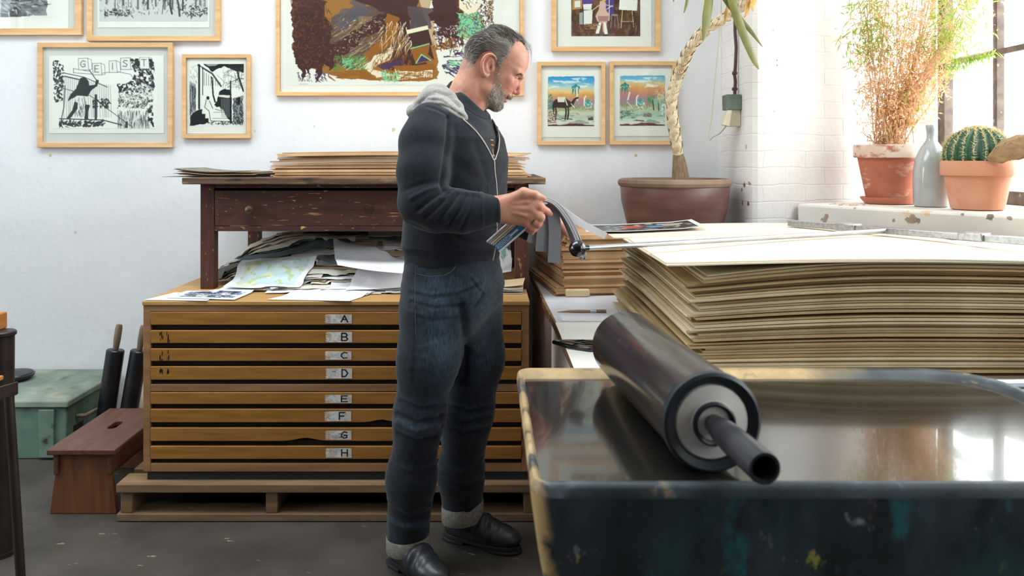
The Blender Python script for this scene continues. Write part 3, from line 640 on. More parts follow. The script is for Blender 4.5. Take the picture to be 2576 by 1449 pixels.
def art_studio(w, h):
    c = Canvas(w, h, '#5a3f2c'); n = c.noise(10,12,5,3)
    c.blend(n > .55, '#7d5b3d', .7); c.blend((c.noise(20,8,4,6) > .6), '#3a281e', .7)
    c.poly([(0,.74),(1,.70),(1,1),(0,1)], '#5b3c33'); c.blend((c.Y > .76)*(c.noise(30,10,4,9) > .55), '#8a6a50', .6)
    c.poly([(.02,.30),(.16,.28),(.16,.48),(.02,.50)], '#b48a5a'); c.poly([(.05,.34),(.13,.33),(.13,.45),(.05,.46)], '#e9e3d2'); c.poly([(.09,0),(.20,0),(.20,.24),(.09,.22)], '#d9d6d2')
    c.poly([(.16,.16),(.31,.15),(.31,.42),(.17,.44)], '#5a3f8c', 1, .015); c.poly([(.17,.40),(.30,.39),(.29,.50),(.18,.50)], '#e8e6e0'); c.poly([(.18,.52),(.31,.50),(.30,.76),(.18,.78)], '#e8e6e0'); c.poly([(.12,.56),(.17,.55),(.17,.78),(.12,.77)], '#9aa6a0')
    c.poly([(.46,.15),(.62,.13),(.62,.60),(.50,.64)], '#4f3a80', 1, .01); c.line([(.55,.12),(.55,.62)], 2, '#e8e6e0'); c.line([(.50,.5),(.60,.42)], 2, '#e8e6e0')
    c.poly([(.70,.30),(.96,.32),(.95,.52),(.69,.50)], '#efede6'); c.line([(.82,.0),(.80,.3)], 3, '#d8b98a'); c.line([(.74,.52),(.72,.84)], 2.5, '#d8b98a'); c.line([(.88,.53),(.90,.82)], 2.5, '#d8b98a'); c.line([(.72,.72),(.9,.72)], 2, '#d8b98a')
    c.poly([(.42,.33),(.50,.36),(.50,.50),(.56,.60),(.55,.70),(.52,.72),(.48,.92),(.46,.92),(.45,.74),(.38,.72),(.35,.62),(.40,.50)], '#d6b2a4', 1, .008); c.line([(.40,.42),(.30,.52)], 3, '#d6b2a4'); c.line([(.47,.4),(.60,.44)], 3, '#d6b2a4'); c.ell(.475,.30,.035,.05,'#d9b25a'); c.poly([(.38,.62),(.55,.62),(.53,.72),(.40,.72)], '#8d5a60', .6)
    c.poly([(.40,.74),(.44,.74),(.40,.95),(.35,.95)], '#efede6'); c.poly([(.47,.74),(.50,.74),(.53,.96),(.48,.96)], '#efede6')
    c.ell(.63,.60,.05,.02,'#9a8a8c'); c.line([(.59,.6),(.57,.84)], 2, '#9a8a8c'); c.line([(.66,.6),(.69,.84)], 2, '#9a8a8c'); c.line([(.63,.62),(.63,.82)], 1.5, '#9a8a8c'); c.scrib((.2,.76,.4,.86), 40, 1.6, '#b08a66', .05, .1, .1, 5); c.scrib((.86,.55,1,.95), 50, 2, '#3a2b2a', .08, 2.0, .2, 6)
    return c
def art_desert(w, h, camel):
    c = Canvas(w, h, '#ffffff')
    stops = [(0,'#2f8fc8'),(.10,'#4fa5d4'),(.22,'#b7d4cf'),(.30,'#e9c98a'),(.38,'#d9a05a'),(.48,'#b98a86'),(.58,'#a98aa0'),(.64,'#8f9a80'),(.72,'#cfd0b4'),(.82,'#b9c8b4'),(.93,'#d9dccb'),(.96,'#c8c6ba'),(.965,'#5a2f35'),(1,'#6a3d40')]
    if not camel: stops = [(0,'#4fa8d2'),(.08,'#7fbcd6'),(.15,'#d8c890'),(.24,'#d9a05e'),(.34,'#c98a70'),(.44,'#a9808c'),(.56,'#9a9088'),(.64,'#b9c8a4'),(.74,'#a9c9b4'),(.86,'#bcd4c4'),(.93,'#dfe2d2'),(.955,'#d8d0c6'),(.962,'#5a2f3a'),(1,'#63383f')]
    ys = [p for p,_ in stops]; cs = np.array([Canvas.c(k) for _,k in stops]); yy = np.clip(c.Y+(c.noise(6,20,4,3)-.5)*.05, 0, 1)
    for k in range(3): c.a[...,k] = np.interp(yy, ys, cs[:,k])
    c.blend((c.noise(4,18,4,5) > .68)*(c.Y < .25), '#e4ecec', .8); c.blend((c.noise(5,30,3,7) > .66)*(c.Y > .66)*(c.Y < .95), '#5f6f60', .45)
    px, py = (.60,.18) if camel else (.12,.16)
    for a, l in ((2.7,.12),(2.2,.16),(1.6,.15),(1.1,.14),(.5,.12)): c.line([(px,py),(px+math.cos(a)*l*.6,py+math.sin(a)*l*.7),(px+math.cos(a)*l*.8,py+math.sin(a)*l*1.4)], 7, '#2f8a84', 1, True)
    c.line([(px+.02,py+.05),(px+.03,py+.3)], 5, '#e9e4d4') if camel else c.line([(px+.10,py+.18),(px+.06,py+.32)], 5, '#e9e4d4')
    bx = .86 if camel else .45
    c.ell(bx,.55,.075,.085,'#3f9a9a', 1, .02, 3); c.line([(bx-.05,.40),(bx-.08,.44),(bx-.085,.58),(bx-.04,.64),(bx+.06,.62),(bx+.08,.55)], 4, '#eeeae0'); c.scrib((bx-.07,.47,bx+.07,.63), 26, 1.3, '#dfe8e0', .03, 1, 1, 4)
    c.scrib((0,.58,1,.68), 150, 1.7, '#7f8f5a', .035, -1.4, .4, 8); c.scrib((0,.6,1,.7), 60, 1.5, '#d8cf9a', .03, -1.4, .5, 9)
    if camel:
        D = '#3a2a26'
        c.poly([(.11,.52),(.18,.46),(.26,.44),(.32,.46),(.38,.43),(.44,.48),(.50,.52),(.56,.45),(.64,.41),(.67,.44),(.60,.48),(.55,.57),(.48,.62),(.36,.64),(.16,.62),(.12,.68),(.10,.6)], D, 1, .012)
        for x in (.12,.17,.38,.43): c.line([(x,.58),(x+.015,.72),(x-.005,.86)], 5, D)
        c.poly([(.21,.42),(.36,.42),(.36,.52),(.22,.52)], '#e2ded0'); c.line([(.36,.42),(.42,.58)], 3, '#e9e4d4'); c.line([(.5,.55),(.57,.63)], 2.4, '#e9e4d4')
        c.scrib((0,.70,.18,.94), 150, 2.2, '#7a5a4a', .03, -1.2, .9, 10); c.scrib((0,.70,.16,.92), 80, 2, '#e0d6c0', .02, -1.2, .9, 11); c.scrib((0,.36,.1,.66), 70, 2.6, '#2f8a70', .03, -1.4, .7, 12); c.poly([(.86,.83),(.96,.82),(.97,.88),(.86,.88)], '#5f4a44', 1, .02)
        c.line([(.30,.84),(.52,.86)], 3, '#5a4c44'); c.line([(.16,.85),(.30,.87)], 2, '#5a4c44')
    else:
        for (x,y,r,k) in ((.68,.48,.09,'#4f9a5a'),(.84,.52,.12,'#8fc0a0'),(.90,.44,.09,'#c8c9a0')): c.ell(x,y,r,r*.8,k,1,.05,5,mod=(c.noise(30,30,3,int(x*100))>.33)*1.0)
        c.line([(.72,.50),(.74,.68)], 4, '#5a4434'); c.line([(.84,.55),(.85,.7)], 3, '#5a4434'); c.scrib((.74,.08,.98,.4), 60, 1.6, '#e6cfa4', .06, -1.3, .5, 13); c.poly([(.60,.17),(.74,.18),(.73,.24),(.61,.23)], '#f0ead8', 1, .02)
        c.scrib((.52,.76,.70,.82), 60, 2.4, '#7a6250', .02, .5, 1, 14); c.ell(.96,.68,.07,.12,'#dfe6de'); c.scrib((.90,.58,1,.78), 30, 1.4, '#5f9088', .04, 1, 1, 15); c.line([(.16,.52),(.28,.64)], 2, '#e9e4d4'); c.scrib((.02,.70,.3,.86), 40, 2, '#4f5a54', .04, .1, .2, 16); c.line([(.36,.89),(.52,.90)], 4, '#7a4a5a')
    e = c.pmask([(.02,.01),(.97,.0),(.99,.05),(.98,.97),(.99,1),(.01,1),(.0,.96),(.01,.06)], wob=.015)[...,None]
    c.a = c.a*e + Canvas.c('#eceae3')*(1-e)
    return c
def framed(label, px, sheet, img, art, res, fw=17, name='framed_print', mount=True):
    """px: outer frame rectangle in the photo; sheet / img: paper and printed area (same pixels)"""
    D = WALL_Y-.028
    def R(r): a, b = W(r[0], r[1], D), W(r[2], r[3], D); return a.x, b.x, b.z, a.z
    x0, x1, z0, z1 = R(px); f = fw*D/F
    root = thing(name, label, 'framed print', ((x0+x1)/2, WALL_Y-.015, z0), 'framed prints on the back wall')
    yb, yf = WALL_Y-.002, D
    # four mitred rails in one mesh
    mb = MB(); o = [(x0,z0),(x1,z0),(x1,z1),(x0,z1)]; i = [(x0+f,z0+f),(x1-f,z0+f),(x1-f,z1-f),(x0+f,z1-f)]
    vs = [(x,yf,z) for x,z in o]+[(x,yf+.003,z) for x,z in i]+[(x,yb,z) for x,z in o]+[(x,yb,z) for x,z in i]
    fs = []
    for k in range(4):
        j = (k+1) % 4; fs += [(k,j,4+j,4+k),(4+k,4+j,12+j,12+k),(8+j,8+k,12+k,12+j),(j,k,8+k,8+j)]
    obj('frame', mb.add(vs, fs), M['frame'], root, bevel=.0015, ang=20)
    obj('mount', MB().box(x0+f*.8, x1-f*.8, yb-.008, yb-.004, z0+f*.8, z1-f*.8), M['mount'], root, smooth=False)
    a0, a1, c0, c1 = R(sheet); ys = yb-.0105
    sh = obj('paper_sheet', MB().box(a0, a1, ys, ys+.002, c0, c1), M['print_paper'], root, smooth=False)
    b0, b1, d0, d1 = R(img); cv = art(*res)
    canvas_obj('printed_image', cv, lambda U, V: np.stack([b0+(b1-b0)*U, np.full_like(U, ys-.0008), d1-(d1-d0)*V], -1), M['ink_print'], sh)
    obj('glass_pane', MB().box(x0+f*.9, x1-f*.9, yf+.006, yf+.008, z0+f*.9, z1-f*.9), M['glass'], root, smooth=False)
    return root
framed('partly cut off framed grey charcoal print in the top left corner', (-190,-235,204,88), (-150,-205,168,74), (-140,-195,136,42), art_dark_charcoal, (170,150))
framed('framed pale grey woodland print with a walking figure, at the top edge', (217,-190,553,103), (242,-150,524,68), (246,-140,520,52), art_forest, (230,170), fw=13)
framed('wide framed black-and-white print of a dark figure swinging a whip', (93,107,433,371), (119,139,409,335), (128,143,394,323), art_whip, (300,200), fw=12)
framed('small upright framed black-and-white print of a house with steps', (457,136,629,348), (468,148,617,336), (474,160,611,316), art_steps, (190,215), fw=9.5)
framed('very large framed brown, ochre and violet print behind the man', (693,-78,1318,241), (704,-67,1307,231), (718,-30,1264,214), art_big, (560,250), fw=10)
framed('framed print of a brown and violet painting studio, at the top edge', (1388,-92,1662,129), (1404,-74,1640,116), (1438,-44,1612,90), art_studio, (220,170), fw=12)
framed('framed desert print with a dark camel under a blue sky', (1352,155,1523,365), (1362,176,1514,345), (1378,191,1497,317), lambda w,h: art_desert(w,h,True), (150,160), fw=10)
framed('framed desert oasis print without a camel, beside the yucca stem', (1534,154,1702,364), (1545,172,1692,342), (1560,189,1676,316), lambda w,h: art_desert(w,h,False), (150,160), fw=10)
# ------------------------------------------------------------------ pallet, plan chest, desk
K = 670.0; YC = F/K                                  # chest front plane
def zc(py): return EYE-(py-CY)/K
CX0, CX1 = (360-CX)/K, (1331-CX)/K
CYB = YC+1.0
pal = thing('pallet', 'low wooden pallet on the floor under the plan chest', 'pallet', (-.6, 3.5, 0))
PX0, PX1, PY0, PY1 = -1.385, .19, YC-.035, YC+.98
zt, zd = zc(1209), zc(1231)
for k in range(7):
    a = PY0+k*(PY1-PY0-.11)/6
    obj('deck_board', MB().box(PX0, PX1, a, a+.11, zd, zt), M['pallet'], pal, bevel=.004)
for x in (PX0+.012, (686-CX)/K-.02, PX1-.06):
    obj('stringer', MB().box(x, x+.045, PY0+.012, PY1, .03, zd), M['pallet'], pal, bevel=.003)
for a in (PY0+.005, PY0+.45, PY1-.1):
    obj('bottom_board', MB().box(PX0, PX1, a, a+.10, .002, .03), M['pallet'], pal, bevel=.003)

chest = thing('plan_chest', 'wide wooden plan chest with eight lettered flat drawers', 'plan chest', ((CX0+CX1)/2, YC+.5, zt))
zb = zc(1187)
t = .028
body = MB()
body.box(CX0, CX0+t, YC, CYB, zb, zc(768)).box(CX1-t, CX1, YC, CYB, zb, zc(768))
body.box(CX0+t, CX1-t, CYB-.01, CYB, zb, zc(768))
body.box(CX0+t, CX1-t, YC, CYB-.01, zc(784), zc(768)).box(CX0+t, CX1-t, YC, CYB-.01, zc(985), zc(967)).box(CX0+t, CX1-t, YC, CYB-.01, zb, zc(1166))
obj('carcass', body, M['oak_body'], chest, bevel=.002)
obj('top_board', MB().box(CX0-.002, CX1+.002, YC-.006, CYB+.002, zc(768), zc(757)), M['oak_top'], chest, bevel=.003)
obj('plinth', MB().box(CX0+.012, CX1-.012, YC+.01, CYB-.01, zt, zb), M['plinth'], chest)
rows = [('A',784,817),('B',830,863),('C',876,908),('D',921,955),('E',986,1016),('F',1028,1062),('G',1075,1109),('H',1121,1154)]
import itertools
for n, (ch, a, b) in enumerate(rows):
    x0, x1 = CX0+t+.001, CX1-t-.001
    mb = MB(); za, zb_ = zc(a), zc(b)
    # a front board whose lower edge is rounded back to leave the dark finger gap; F and G have a worn, dipped lower edge
    N = 60; top, low = [], []
    P = np.zeros((N, 2, 3))
    for k in range(N):
        x = x0+(x1-x0)*k/(N-1); dip = 0
        px = CX+x*K
        if ch == 'G': dip = .012*math.exp(-((px-770)/30)**2)
        if ch == 'F': dip = .010*math.exp(-((px-960)/24)**2)
        P[k,0] = (x, YC-.004, za-.001); P[k,1] = (x, YC-.004, zb_+dip)
    mb.grid(P, .016, nrm=np.broadcast_to(np.array([0,-1,0.]), P.shape))
    dr = obj('drawer', mb, M['oak'], chest, bevel=.002, label='flat wooden drawer lettered '+ch)
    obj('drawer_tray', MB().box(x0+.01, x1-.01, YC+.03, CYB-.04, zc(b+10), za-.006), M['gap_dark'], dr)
    obj('painted_gap_shade', MB().box(x0, x1, YC+.012, YC+.03, zc(b+12), zb_+.0), M['gap_dark'], dr)  # near-black strip paints the shade inside the finger gap
    # torn white card with the hand-written capital
    r = np.random.default_rng(n+20)
    lx0, lx1 = (819+r.uniform(-2,3)-CX)/K, (886+r.uniform(-2,2)-CX)/K; lz0, lz1 = zc(b-3+r.uniform(-1,1)), zc(a+6+r.uniform(-2,2))
    cv = Canvas(100, 42, '#d3cec9'); cv.blend(cv.noise(4,2,3,n)>.62, '#bba898', .45); cv.blend((cv.noise(5,2,2,n+40)>.60)*(cv.X<.6), '#e8e6e4', .8); cv.blend((cv.noise(4,3,3,n+9)>.55)*(cv.X<.2), '#b79878', .5)
    cv.scrib((.25,.15,.7,.85), 7, 1.4, '#6f6c74', .05, .2, .7, n+5)
    gx = .60 if ch != 'F' else .54
    glyph(cv, ch, gx, .14, .24, .68, 5.0, '#1d2028')
    if ch in 'AB': glyph(cv, ch, gx+.012, .17, .22, .64, 3.5, '#1d2028')
    if ch == 'G': cv.line([(.28,.8),(.66,.78)], 2, '#8a878c'); cv.line([(.26,.66),(.60,.66)], 1.6, '#8a878c'); cv.line([(.5,.35),(.85,.5),(.55,.75)], 2, '#33353c')
    if ch == 'D': cv.line([(.24,.34),(.36,.34)], 2.5, '#55555c')
    canvas_obj('letter_card', cv, lambda U, V: np.stack([lx0+(lx1-lx0)*U+np.where(U<.02,.002*np.sin(V*30),0), np.full_like(U, YC-.0055), lz1-(lz1-lz0)*V], -1), M['gloss_print'], dr, label='torn white card with a hand-written '+ch)
# ink drips down the left end of drawers B, C and D
mk = MB(); r = np.random.default_rng(3)
for (a, b) in ((833,862),(878,908),(923,940)):
    for xx in (404, 408, 422, 425):
        for k in range(3):
            y0 = r.uniform(a, b-4); y1 = min(b, y0+r.uniform(4,14)); w_ = r.uniform(1.0,2.6); x = xx+r.uniform(-2,2)
            mk.add([((x-CX)/K, YC-.0046, zc(y0)), ((x+w_-CX)/K, YC-.0046, zc(y0)), ((x+w_*.8-CX)/K, YC-.0046, zc(y1)), ((x-.4-CX)/K, YC-.0046, zc(y1))], [(0,1,2,3)])
o = obj('ink_drips', mk, M['ink_black'], chest, recalc=False); o['kind'] = 'stuff'

ZCT = zc(757)                                        # chest top
# --- dark worn desk standing on the chest
DX0, DX1 = (457-CX)/622, (1373-CX)/622
DZ = EYE-47/622; DY0, DY1 = 3.255, 4.06
LY0, LY1 = 3.295, 4.0
desk = thing('desk', 'low dark brown worn desk standing on top of the plan chest', 'desk', (-.5, 3.65, ZCT))
tb = MB(); N = 90; P = np.zeros((N, 2, 3)); rr = np.random.default_rng(5)
wob = np.convolve(rr.normal(size=N+8), np.ones(9)/9, 'valid')*.004
for k in range(N):
    x = DX0+(DX1-DX0)*k/(N-1); P[k,0] = (x, DY0+wob[k], DZ-.001*abs(wob[k])*100); P[k,1] = (x, DY1, DZ)
obj('tabletop', tb.grid(P, .027, nrm=np.broadcast_to(np.array([0,0,1.]), P.shape)), M['desk_top'], desk, bevel=.004)
LW = .056
lx = [(503-CX)/615, (1330-CX)/615-LW]
zap0, zap1 = EYE-(583-CY)/618, DZ-.027
for x in lx:
    for y in (LY0, LY1-LW):
        tp = MB(); vs = []
        for z, g in ((ZCT, 0), (DZ-.027, 0)): vs += [(x,y,z),(x+LW,y,z),(x+LW,y+LW,z),(x,y+LW,z)]
        obj('leg', tp.add(vs, [(3,2,1,0),(4,5,6,7)]+[(i,(i+1)%4,4+(i+1)%4,4+i) for i in range(4)]), M['desk_leg'], desk, bevel=.003)
ax0, ax1 = lx[0]+LW, lx[1]
ap = MB().box(ax0, ax1, LY0+.004, LY0+.024, DZ-.043, zap1).box(ax0, ax1, LY0+.004, LY0+.024, zap0, zap0+.021)
ap.box(ax0, ax1, LY1-.03, LY1-.01, zap0, zap1).box(lx[0]+.015, lx[0]+.035, LY0+LW, LY1-LW, zap0, zap1).box(lx[1]+.02, lx[1]+.04, LY0+LW, LY1-LW, zap0, zap1)
obj('apron', ap, M['desk'], desk, bevel=.002)
zd0, zd1 = zap0+.023, EYE-(480-CY)/618
dr = obj('drawer', MB().box(ax0+.003, ax1-.003, LY0+.002, LY0+.022, zd0, zd1).box(ax0+.02, ax1-.02, LY0+.022, LY1-.05, zd0, zd1-.02), M['desk'], desk, bevel=.002)
for px in (632, 1190):
    p = W(px, 527, LY0+.002)
    obj('knob', MB().lathe([(.006,-.001),(.006,.010),(.0165,.018),(.0185,.027),(.015,.036),(.006,.040),(0,.041)], p, 24, axis=(0,-1,0)), M['brass'], dr)
p = W(927, 527, LY0+.002); sh = [(-.020,.016),(-.010,.014),(0,.022),(.010,.014),(.020,.016),(.017,-.004),(.008,-.018),(0,-.024),(-.008,-.018),(-.017,-.004)]
es = MB().prism([p+Vector((a,-.0018,b)) for a,b in sh], (0,.0018,0))
es.prism([p+Vector((a,-.0024,b)) for a,b in [(-.0022,-.010),(.0022,-.010),(.0018,.001),(.004,.005),(0,.009),(-.004,.005),(-.0018,.001)]], (0,.0004,0), 1)
obj('keyhole_plate', es, [M['brass'], M['ink_black']], dr, smooth=False)
# ------------------------------------------------------------------ left side: stool, green trunk, rollers, stand
st = thing('step_stool', 'brown wooden step stool with a hand slot, left of the plan chest', 'stool', (-1.545, 3.29, 0))
x0, x1, y0, y1, zt_ = -1.672, -1.412, 3.04, 3.55, .252
# seat with a real hand slot
sx, sy = -1.545, 3.33
mb = MB(); hx, hy = .018, .05
ring_o = [(x0,y0),(x1,y0),(x1,y1),(x0,y1)]
ang = [k/24*2*PI for k in range(24)]
inn = [(sx+hx*max(-1,min(1,1.3*math.cos(a))), sy+hy*math.sin(a)) for a in ang]
def outp(a):
    c, s_ = math.cos(a), math.sin(a); w, h = (x1-x0)/2, (y1-y0)/2
    k = min(w/abs(c) if abs(c)>1e-6 else 9, h/abs(s_) if abs(s_)>1e-6 else 9); return ((x0+x1)/2+c*k, (y0+y1)/2+s_*k)
corn = [math.atan2(sg*(y1-y0), sc*(x1-x0)) % (2*PI) for sg in (1,-1) for sc in (1,-1)]
for ca in corn:                                  # snap the nearest rays to the corners
    k = min(range(24), key=lambda i: abs(((ang[i]-ca+PI) % (2*PI))-PI)); ang[k] = ca
outr = [outp(a) for a in ang]
vs = [(x,y,zt_) for x,y in outr]+[(x,y,zt_) for x,y in inn]+[(x,y,zt_-.022) for x,y in outr]+[(x,y,zt_-.022) for x,y in inn]
fs = []
for k in range(24):
    j = (k+1) % 24; fs += [(k,j,24+j,24+k),(48+j,48+k,72+k,72+j),(k,48+k,48+j,j),(24+k,24+j,72+j,72+k)]
obj('seat', mb.add(vs, fs), M['stool'], st, bevel=.004)
for yy in (y0+.02, y1-.04):
    obj('leg_panel', MB().prism([(x0+.002,yy,0),(x1-.002,yy,0),(x1-.032,yy,zt_-.022),(x0+.032,yy,zt_-.022)], (0,.02,0)), M['stool_leg'], st, bevel=.003)
for xx in (x0+.020, x1-.038):
    obj('side_rail', MB().box(xx, xx+.018, y0+.012, y1-.02, zt_-.10, zt_-.022), M['stool'], st, bevel=.003)

tr = thing('storage_trunk', 'weathered green wooden trunk against the wall', 'trunk', (-2.4, 3.85, 0))
a, b, c, d = -3.1, -1.90, 3.62, 4.085
obj('body', MB().box(a, b, c, d, .0, .235), M['trunk'], tr, bevel=.006)
ld = MB(); P = [(a-.012,c-.012),(b+.012,c-.012),(b+.012,d),(a-.012,d)]
vs = [(x,y,.235) for x,y in P]+[(x,y,.262) for x,y in P]+[(a,c+.005,.277),(b-.01,c+.01,.277),(b-.03,d,.284),(a,d,.284)]
fs = [(3,2,1,0),(8,9,10,11)]+[(i,(i+1)%4,4+(i+1)%4,4+i) for i in range(4)]+[(4+i,4+(i+1)%4,8+(i+1)%4,8+i) for i in range(4)]
obj('lid', ld.add(vs, fs), M['trunk_top'], tr, bevel=.004)
for xx in (-2.02, -2.55):
    obj('batten', MB().box(xx, xx+.07, c-.014, c, .01, .225), M['trunk'], tr, bevel=.003)
obj('carry_handle', MB().tube([(b+.002,3.70,.17),(b+.035,3.72,.165),(b+.040,3.85,.160),(b+.035,3.96,.165),(b+.002,3.98,.17)], .009, 8), M['handle_wood'], tr, label='pale rope carrying handle')
obj('hinge_strap', MB().box(b, b+.006, 3.68, 3.76, .10, .13), M['dark_metal'], tr)
pan = MB().lathe([(0,.0),(.070,0),(.086,.012),(.090,.022),(.084,.024),(.080,.030),(0,.034)], (-2.30,3.90,.286), 36)
tag(obj('pan_lid', pan, M['black_rubber']), 'round dark lid lying on the green trunk', 'lid')

def hand_roller(x, y, lean, h, label, hw):
    root = thing('ink_roller', label, 'ink roller', (x, y, 0), 'rollers standing behind the stool')
    ax = Vector((lean[0], lean[1], 1)).normalized(); base = Vector((x,y,.098))
    r = .041
    obj('roller_body', MB().lathe([(.012,0),(r-.004,0),(r,.005),(r,h-.005),(r-.004,h),(.014,h)], base, 40, axis=ax), M['black_rubber'], root)
    obj('handle', MB().lathe([(.011,h),(.0135,h+.01),(.0165,h+.05),(.0165,h+.10),(.013,h+.118),(0,h+.122)], base, 20, axis=ax), M['handle_wood'], root, label='worn wooden handle at the top')
    obj('handle', MB().lathe([(0,-.093),(.012,-.088),(.015,-.05),(.011,0)], base, 20, axis=ax), M['handle_wood'], root)
    return root
hand_roller(-1.815, 3.80, (.12,.07), .350, 'black ink roller with the taller pale handle, standing left of its pair', 1)
hand_roller(-1.722, 3.83, (.15,.06), .342, 'black ink roller with the lower tilted handle, standing right of its pair', 1)
cb = MB().add([(-1.80,3.965,.002),(-1.40,3.965,.002),(-1.40,4.06,.36),(-1.785,4.06,.36),(-1.80,3.975,.002),(-1.40,3.975,.002),(-1.40,4.07,.36),(-1.785,4.07,.36)],
    [(3,2,1,0),(4,5,6,7),(0,1,5,4),(1,2,6,5),(2,3,7,6),(3,0,4,7)])
tag(obj('leaning_board', cb, M['creamboard'], bevel=.002), 'cream board leaning on the wall behind the black rollers', 'board')

# tall press-like stand at the left edge: dark metal posts with wooden ledges
sd = thing('metal_stand', 'dark brown metal stand with wooden ledges at the left edge', 'stand', (-1.62, 2.55, 0))
pA, pB = W(4, 812, 2.62), W(14, 1180, 2.62)
def post(px0, py0, px1, py1, d, w): return MB().tube([W(px0,py0,d), W(px1,py1,d)], w, 14)
obj('post', MB().tube([W(4,832,2.75), (W(0,1375,2.75).x, 2.75, 0.0)], .040, 20).tube([(W(0,1375,2.75).x, 2.75, 0.0), (W(0,1375,2.75).x, 2.75, 0.014)], .048, 20), M['dark_metal'], sd)
lp0, lp1 = W(22,985,2.20), W(52,1449,2.20)
dirv = (lp1-lp0); k = -lp0.z/dirv.z; foot = lp0+dirv*k
obj('post', MB().tube([lp0, foot], .0125, 14), M['dark_metal'], sd)
q0, q1 = W(40,978,2.20), W(-70,1010,2.10)
obj('angle_rail', MB().prism([q0+Vector((0,0,.018)), q0+Vector((0,0,-.018)), q1+Vector((0,0,-.018)), q1+Vector((0,0,.018))], (0,.012,0)), M['dark_metal'], sd, bevel=.002)
obj('ledge', MB().box(-1.85, W(19,805,2.80).x, 2.60, 2.80, W(0,832,2.75).z, W(0,790,2.75).z), M['orange_wood'], sd, bevel=.004, label='orange wooden ledge')
obj('ledge', MB().box(-1.80, W(10,990,2.36).x, 2.215, 2.36, W(0,990,2.22).z, W(0,978,2.22).z), M['orange_wood'], sd, bevel=.003, label='orange wooden shelf')
obj('collar', MB().lathe([(.041,0),(.046,.004),(.046,.014),(.041,.018)], W(4,845,2.75), 20), M['dark_metal'], sd)
obj('post', MB().box(-1.79, -1.755, 2.56, 2.60, 0, W(0,980,2.22).z), M['dark_metal'], sd)
# ------------------------------------------------------------------ work table, stacks of boards, papers
TZ = .77
tb = thing('work_table', 'white-topped work table with a pale pinkish side, under the board stacks', 'table', (.9, 2.9, 0))
def ex(y): return .216+.0345*(4.05-y)/1.75            # the table's left edge runs slightly askew
poly = [(ex(1.90),1.90),(1.88,1.90),(1.88,2.86),(1.47,3.46),(1.15,3.54),(1.15,4.08),(ex(4.08),4.08)]
obj('tabletop', MB().prism([(x,y,TZ-.022) for x,y in poly], (0,0,.022)), M['table_white'], tb, smooth=False)
ed = MB(); ys = [1.90,2.05,2.31,2.62,3.0,3.42,4.08]
for k in range(len(ys)-1):
    o_ = .004*(k % 2)
    a_, b_ = ys[k], ys[k+1]-.004
    ed.prism([(ex(a_)-.012+o_,a_,TZ-.030),(ex(a_),a_,TZ-.030),(ex(b_),b_,TZ-.030),(ex(b_)-.012+o_,b_,TZ-.030)], (0,0,.031))
obj('edge_trim', ed, M['edge_brown'], tb, bevel=.002)
obj('side_panel', MB().prism([(ex(1.92)+.001,1.92,.02),(ex(1.92)+.02,1.92,.02),(ex(4.07)+.02,4.07,.02),(ex(4.07)+.001,4.07,.02)], (0,0,TZ-.042)), M['table_side'], tb, smooth=False, label='pale pinkish side panel')
for x, y in ((1.75,1.97),(1.75,2.72),(.62,1.97),(1.05,3.95),(.62,3.30)):
    obj('leg', MB().box(x, x+.06, y, y+.06, 0, TZ-.022), M['edge_brown'], tb)

def board(name, m, c, w, l, rot, zf, th, label, cat, group, nx=10, ny=8, lines=None):
    """a flat, slightly bowed board: zf(x, y) is the height of its underside"""
    if lines is not None:                        # packed piles share one lattice, so their layers never cross
        gx, gy = lines; x0, x1, y0, y1 = c[0]-w/2, c[0]+w/2, c[1]-l/2, c[1]+l/2
        ax_ = np.concatenate([[x0], gx[(gx > x0+.004) & (gx < x1-.004)], [x1]]); ay_ = np.concatenate([[y0], gy[(gy > y0+.004) & (gy < y1-.004)], [y1]])
        GX, GY = np.meshgrid(gx, gy, indexing='ij'); T = zf(GX, GY)
        T1 = np.stack([np.interp(ax_, gx, T[:,j]) for j in range(len(gy))], 1); Z0 = np.stack([np.interp(ay_, gy, T1[i]) for i in range(len(ax_))], 0)
        X, Y = np.meshgrid(ax_, ay_, indexing='ij'); Z = Z0+th
        o = obj(name, MB().grid(np.stack([X,Y,Z],-1), th, nrm=np.broadcast_to(np.array([0,0,1.]), X.shape+(3,))), m, ang=50)
        return tag(o, label, cat, group)
    u, v = np.meshgrid(np.linspace(-.5,.5,nx), np.linspace(-.5,.5,ny), indexing='ij')
    ca, sa = math.cos(rot), math.sin(rot)
    X = c[0]+u*w*ca-v*l*sa; Y = c[1]+u*w*sa+v*l*ca
    Z = zf(X, Y)+th
    mb = MB().grid(np.stack([X,Y,Z],-1), th, nrm=np.broadcast_to(np.array([0,0,1.]), X.shape+(3,)))
    o = obj(name, mb, m, ang=50)
    return tag(o, label, cat, group)
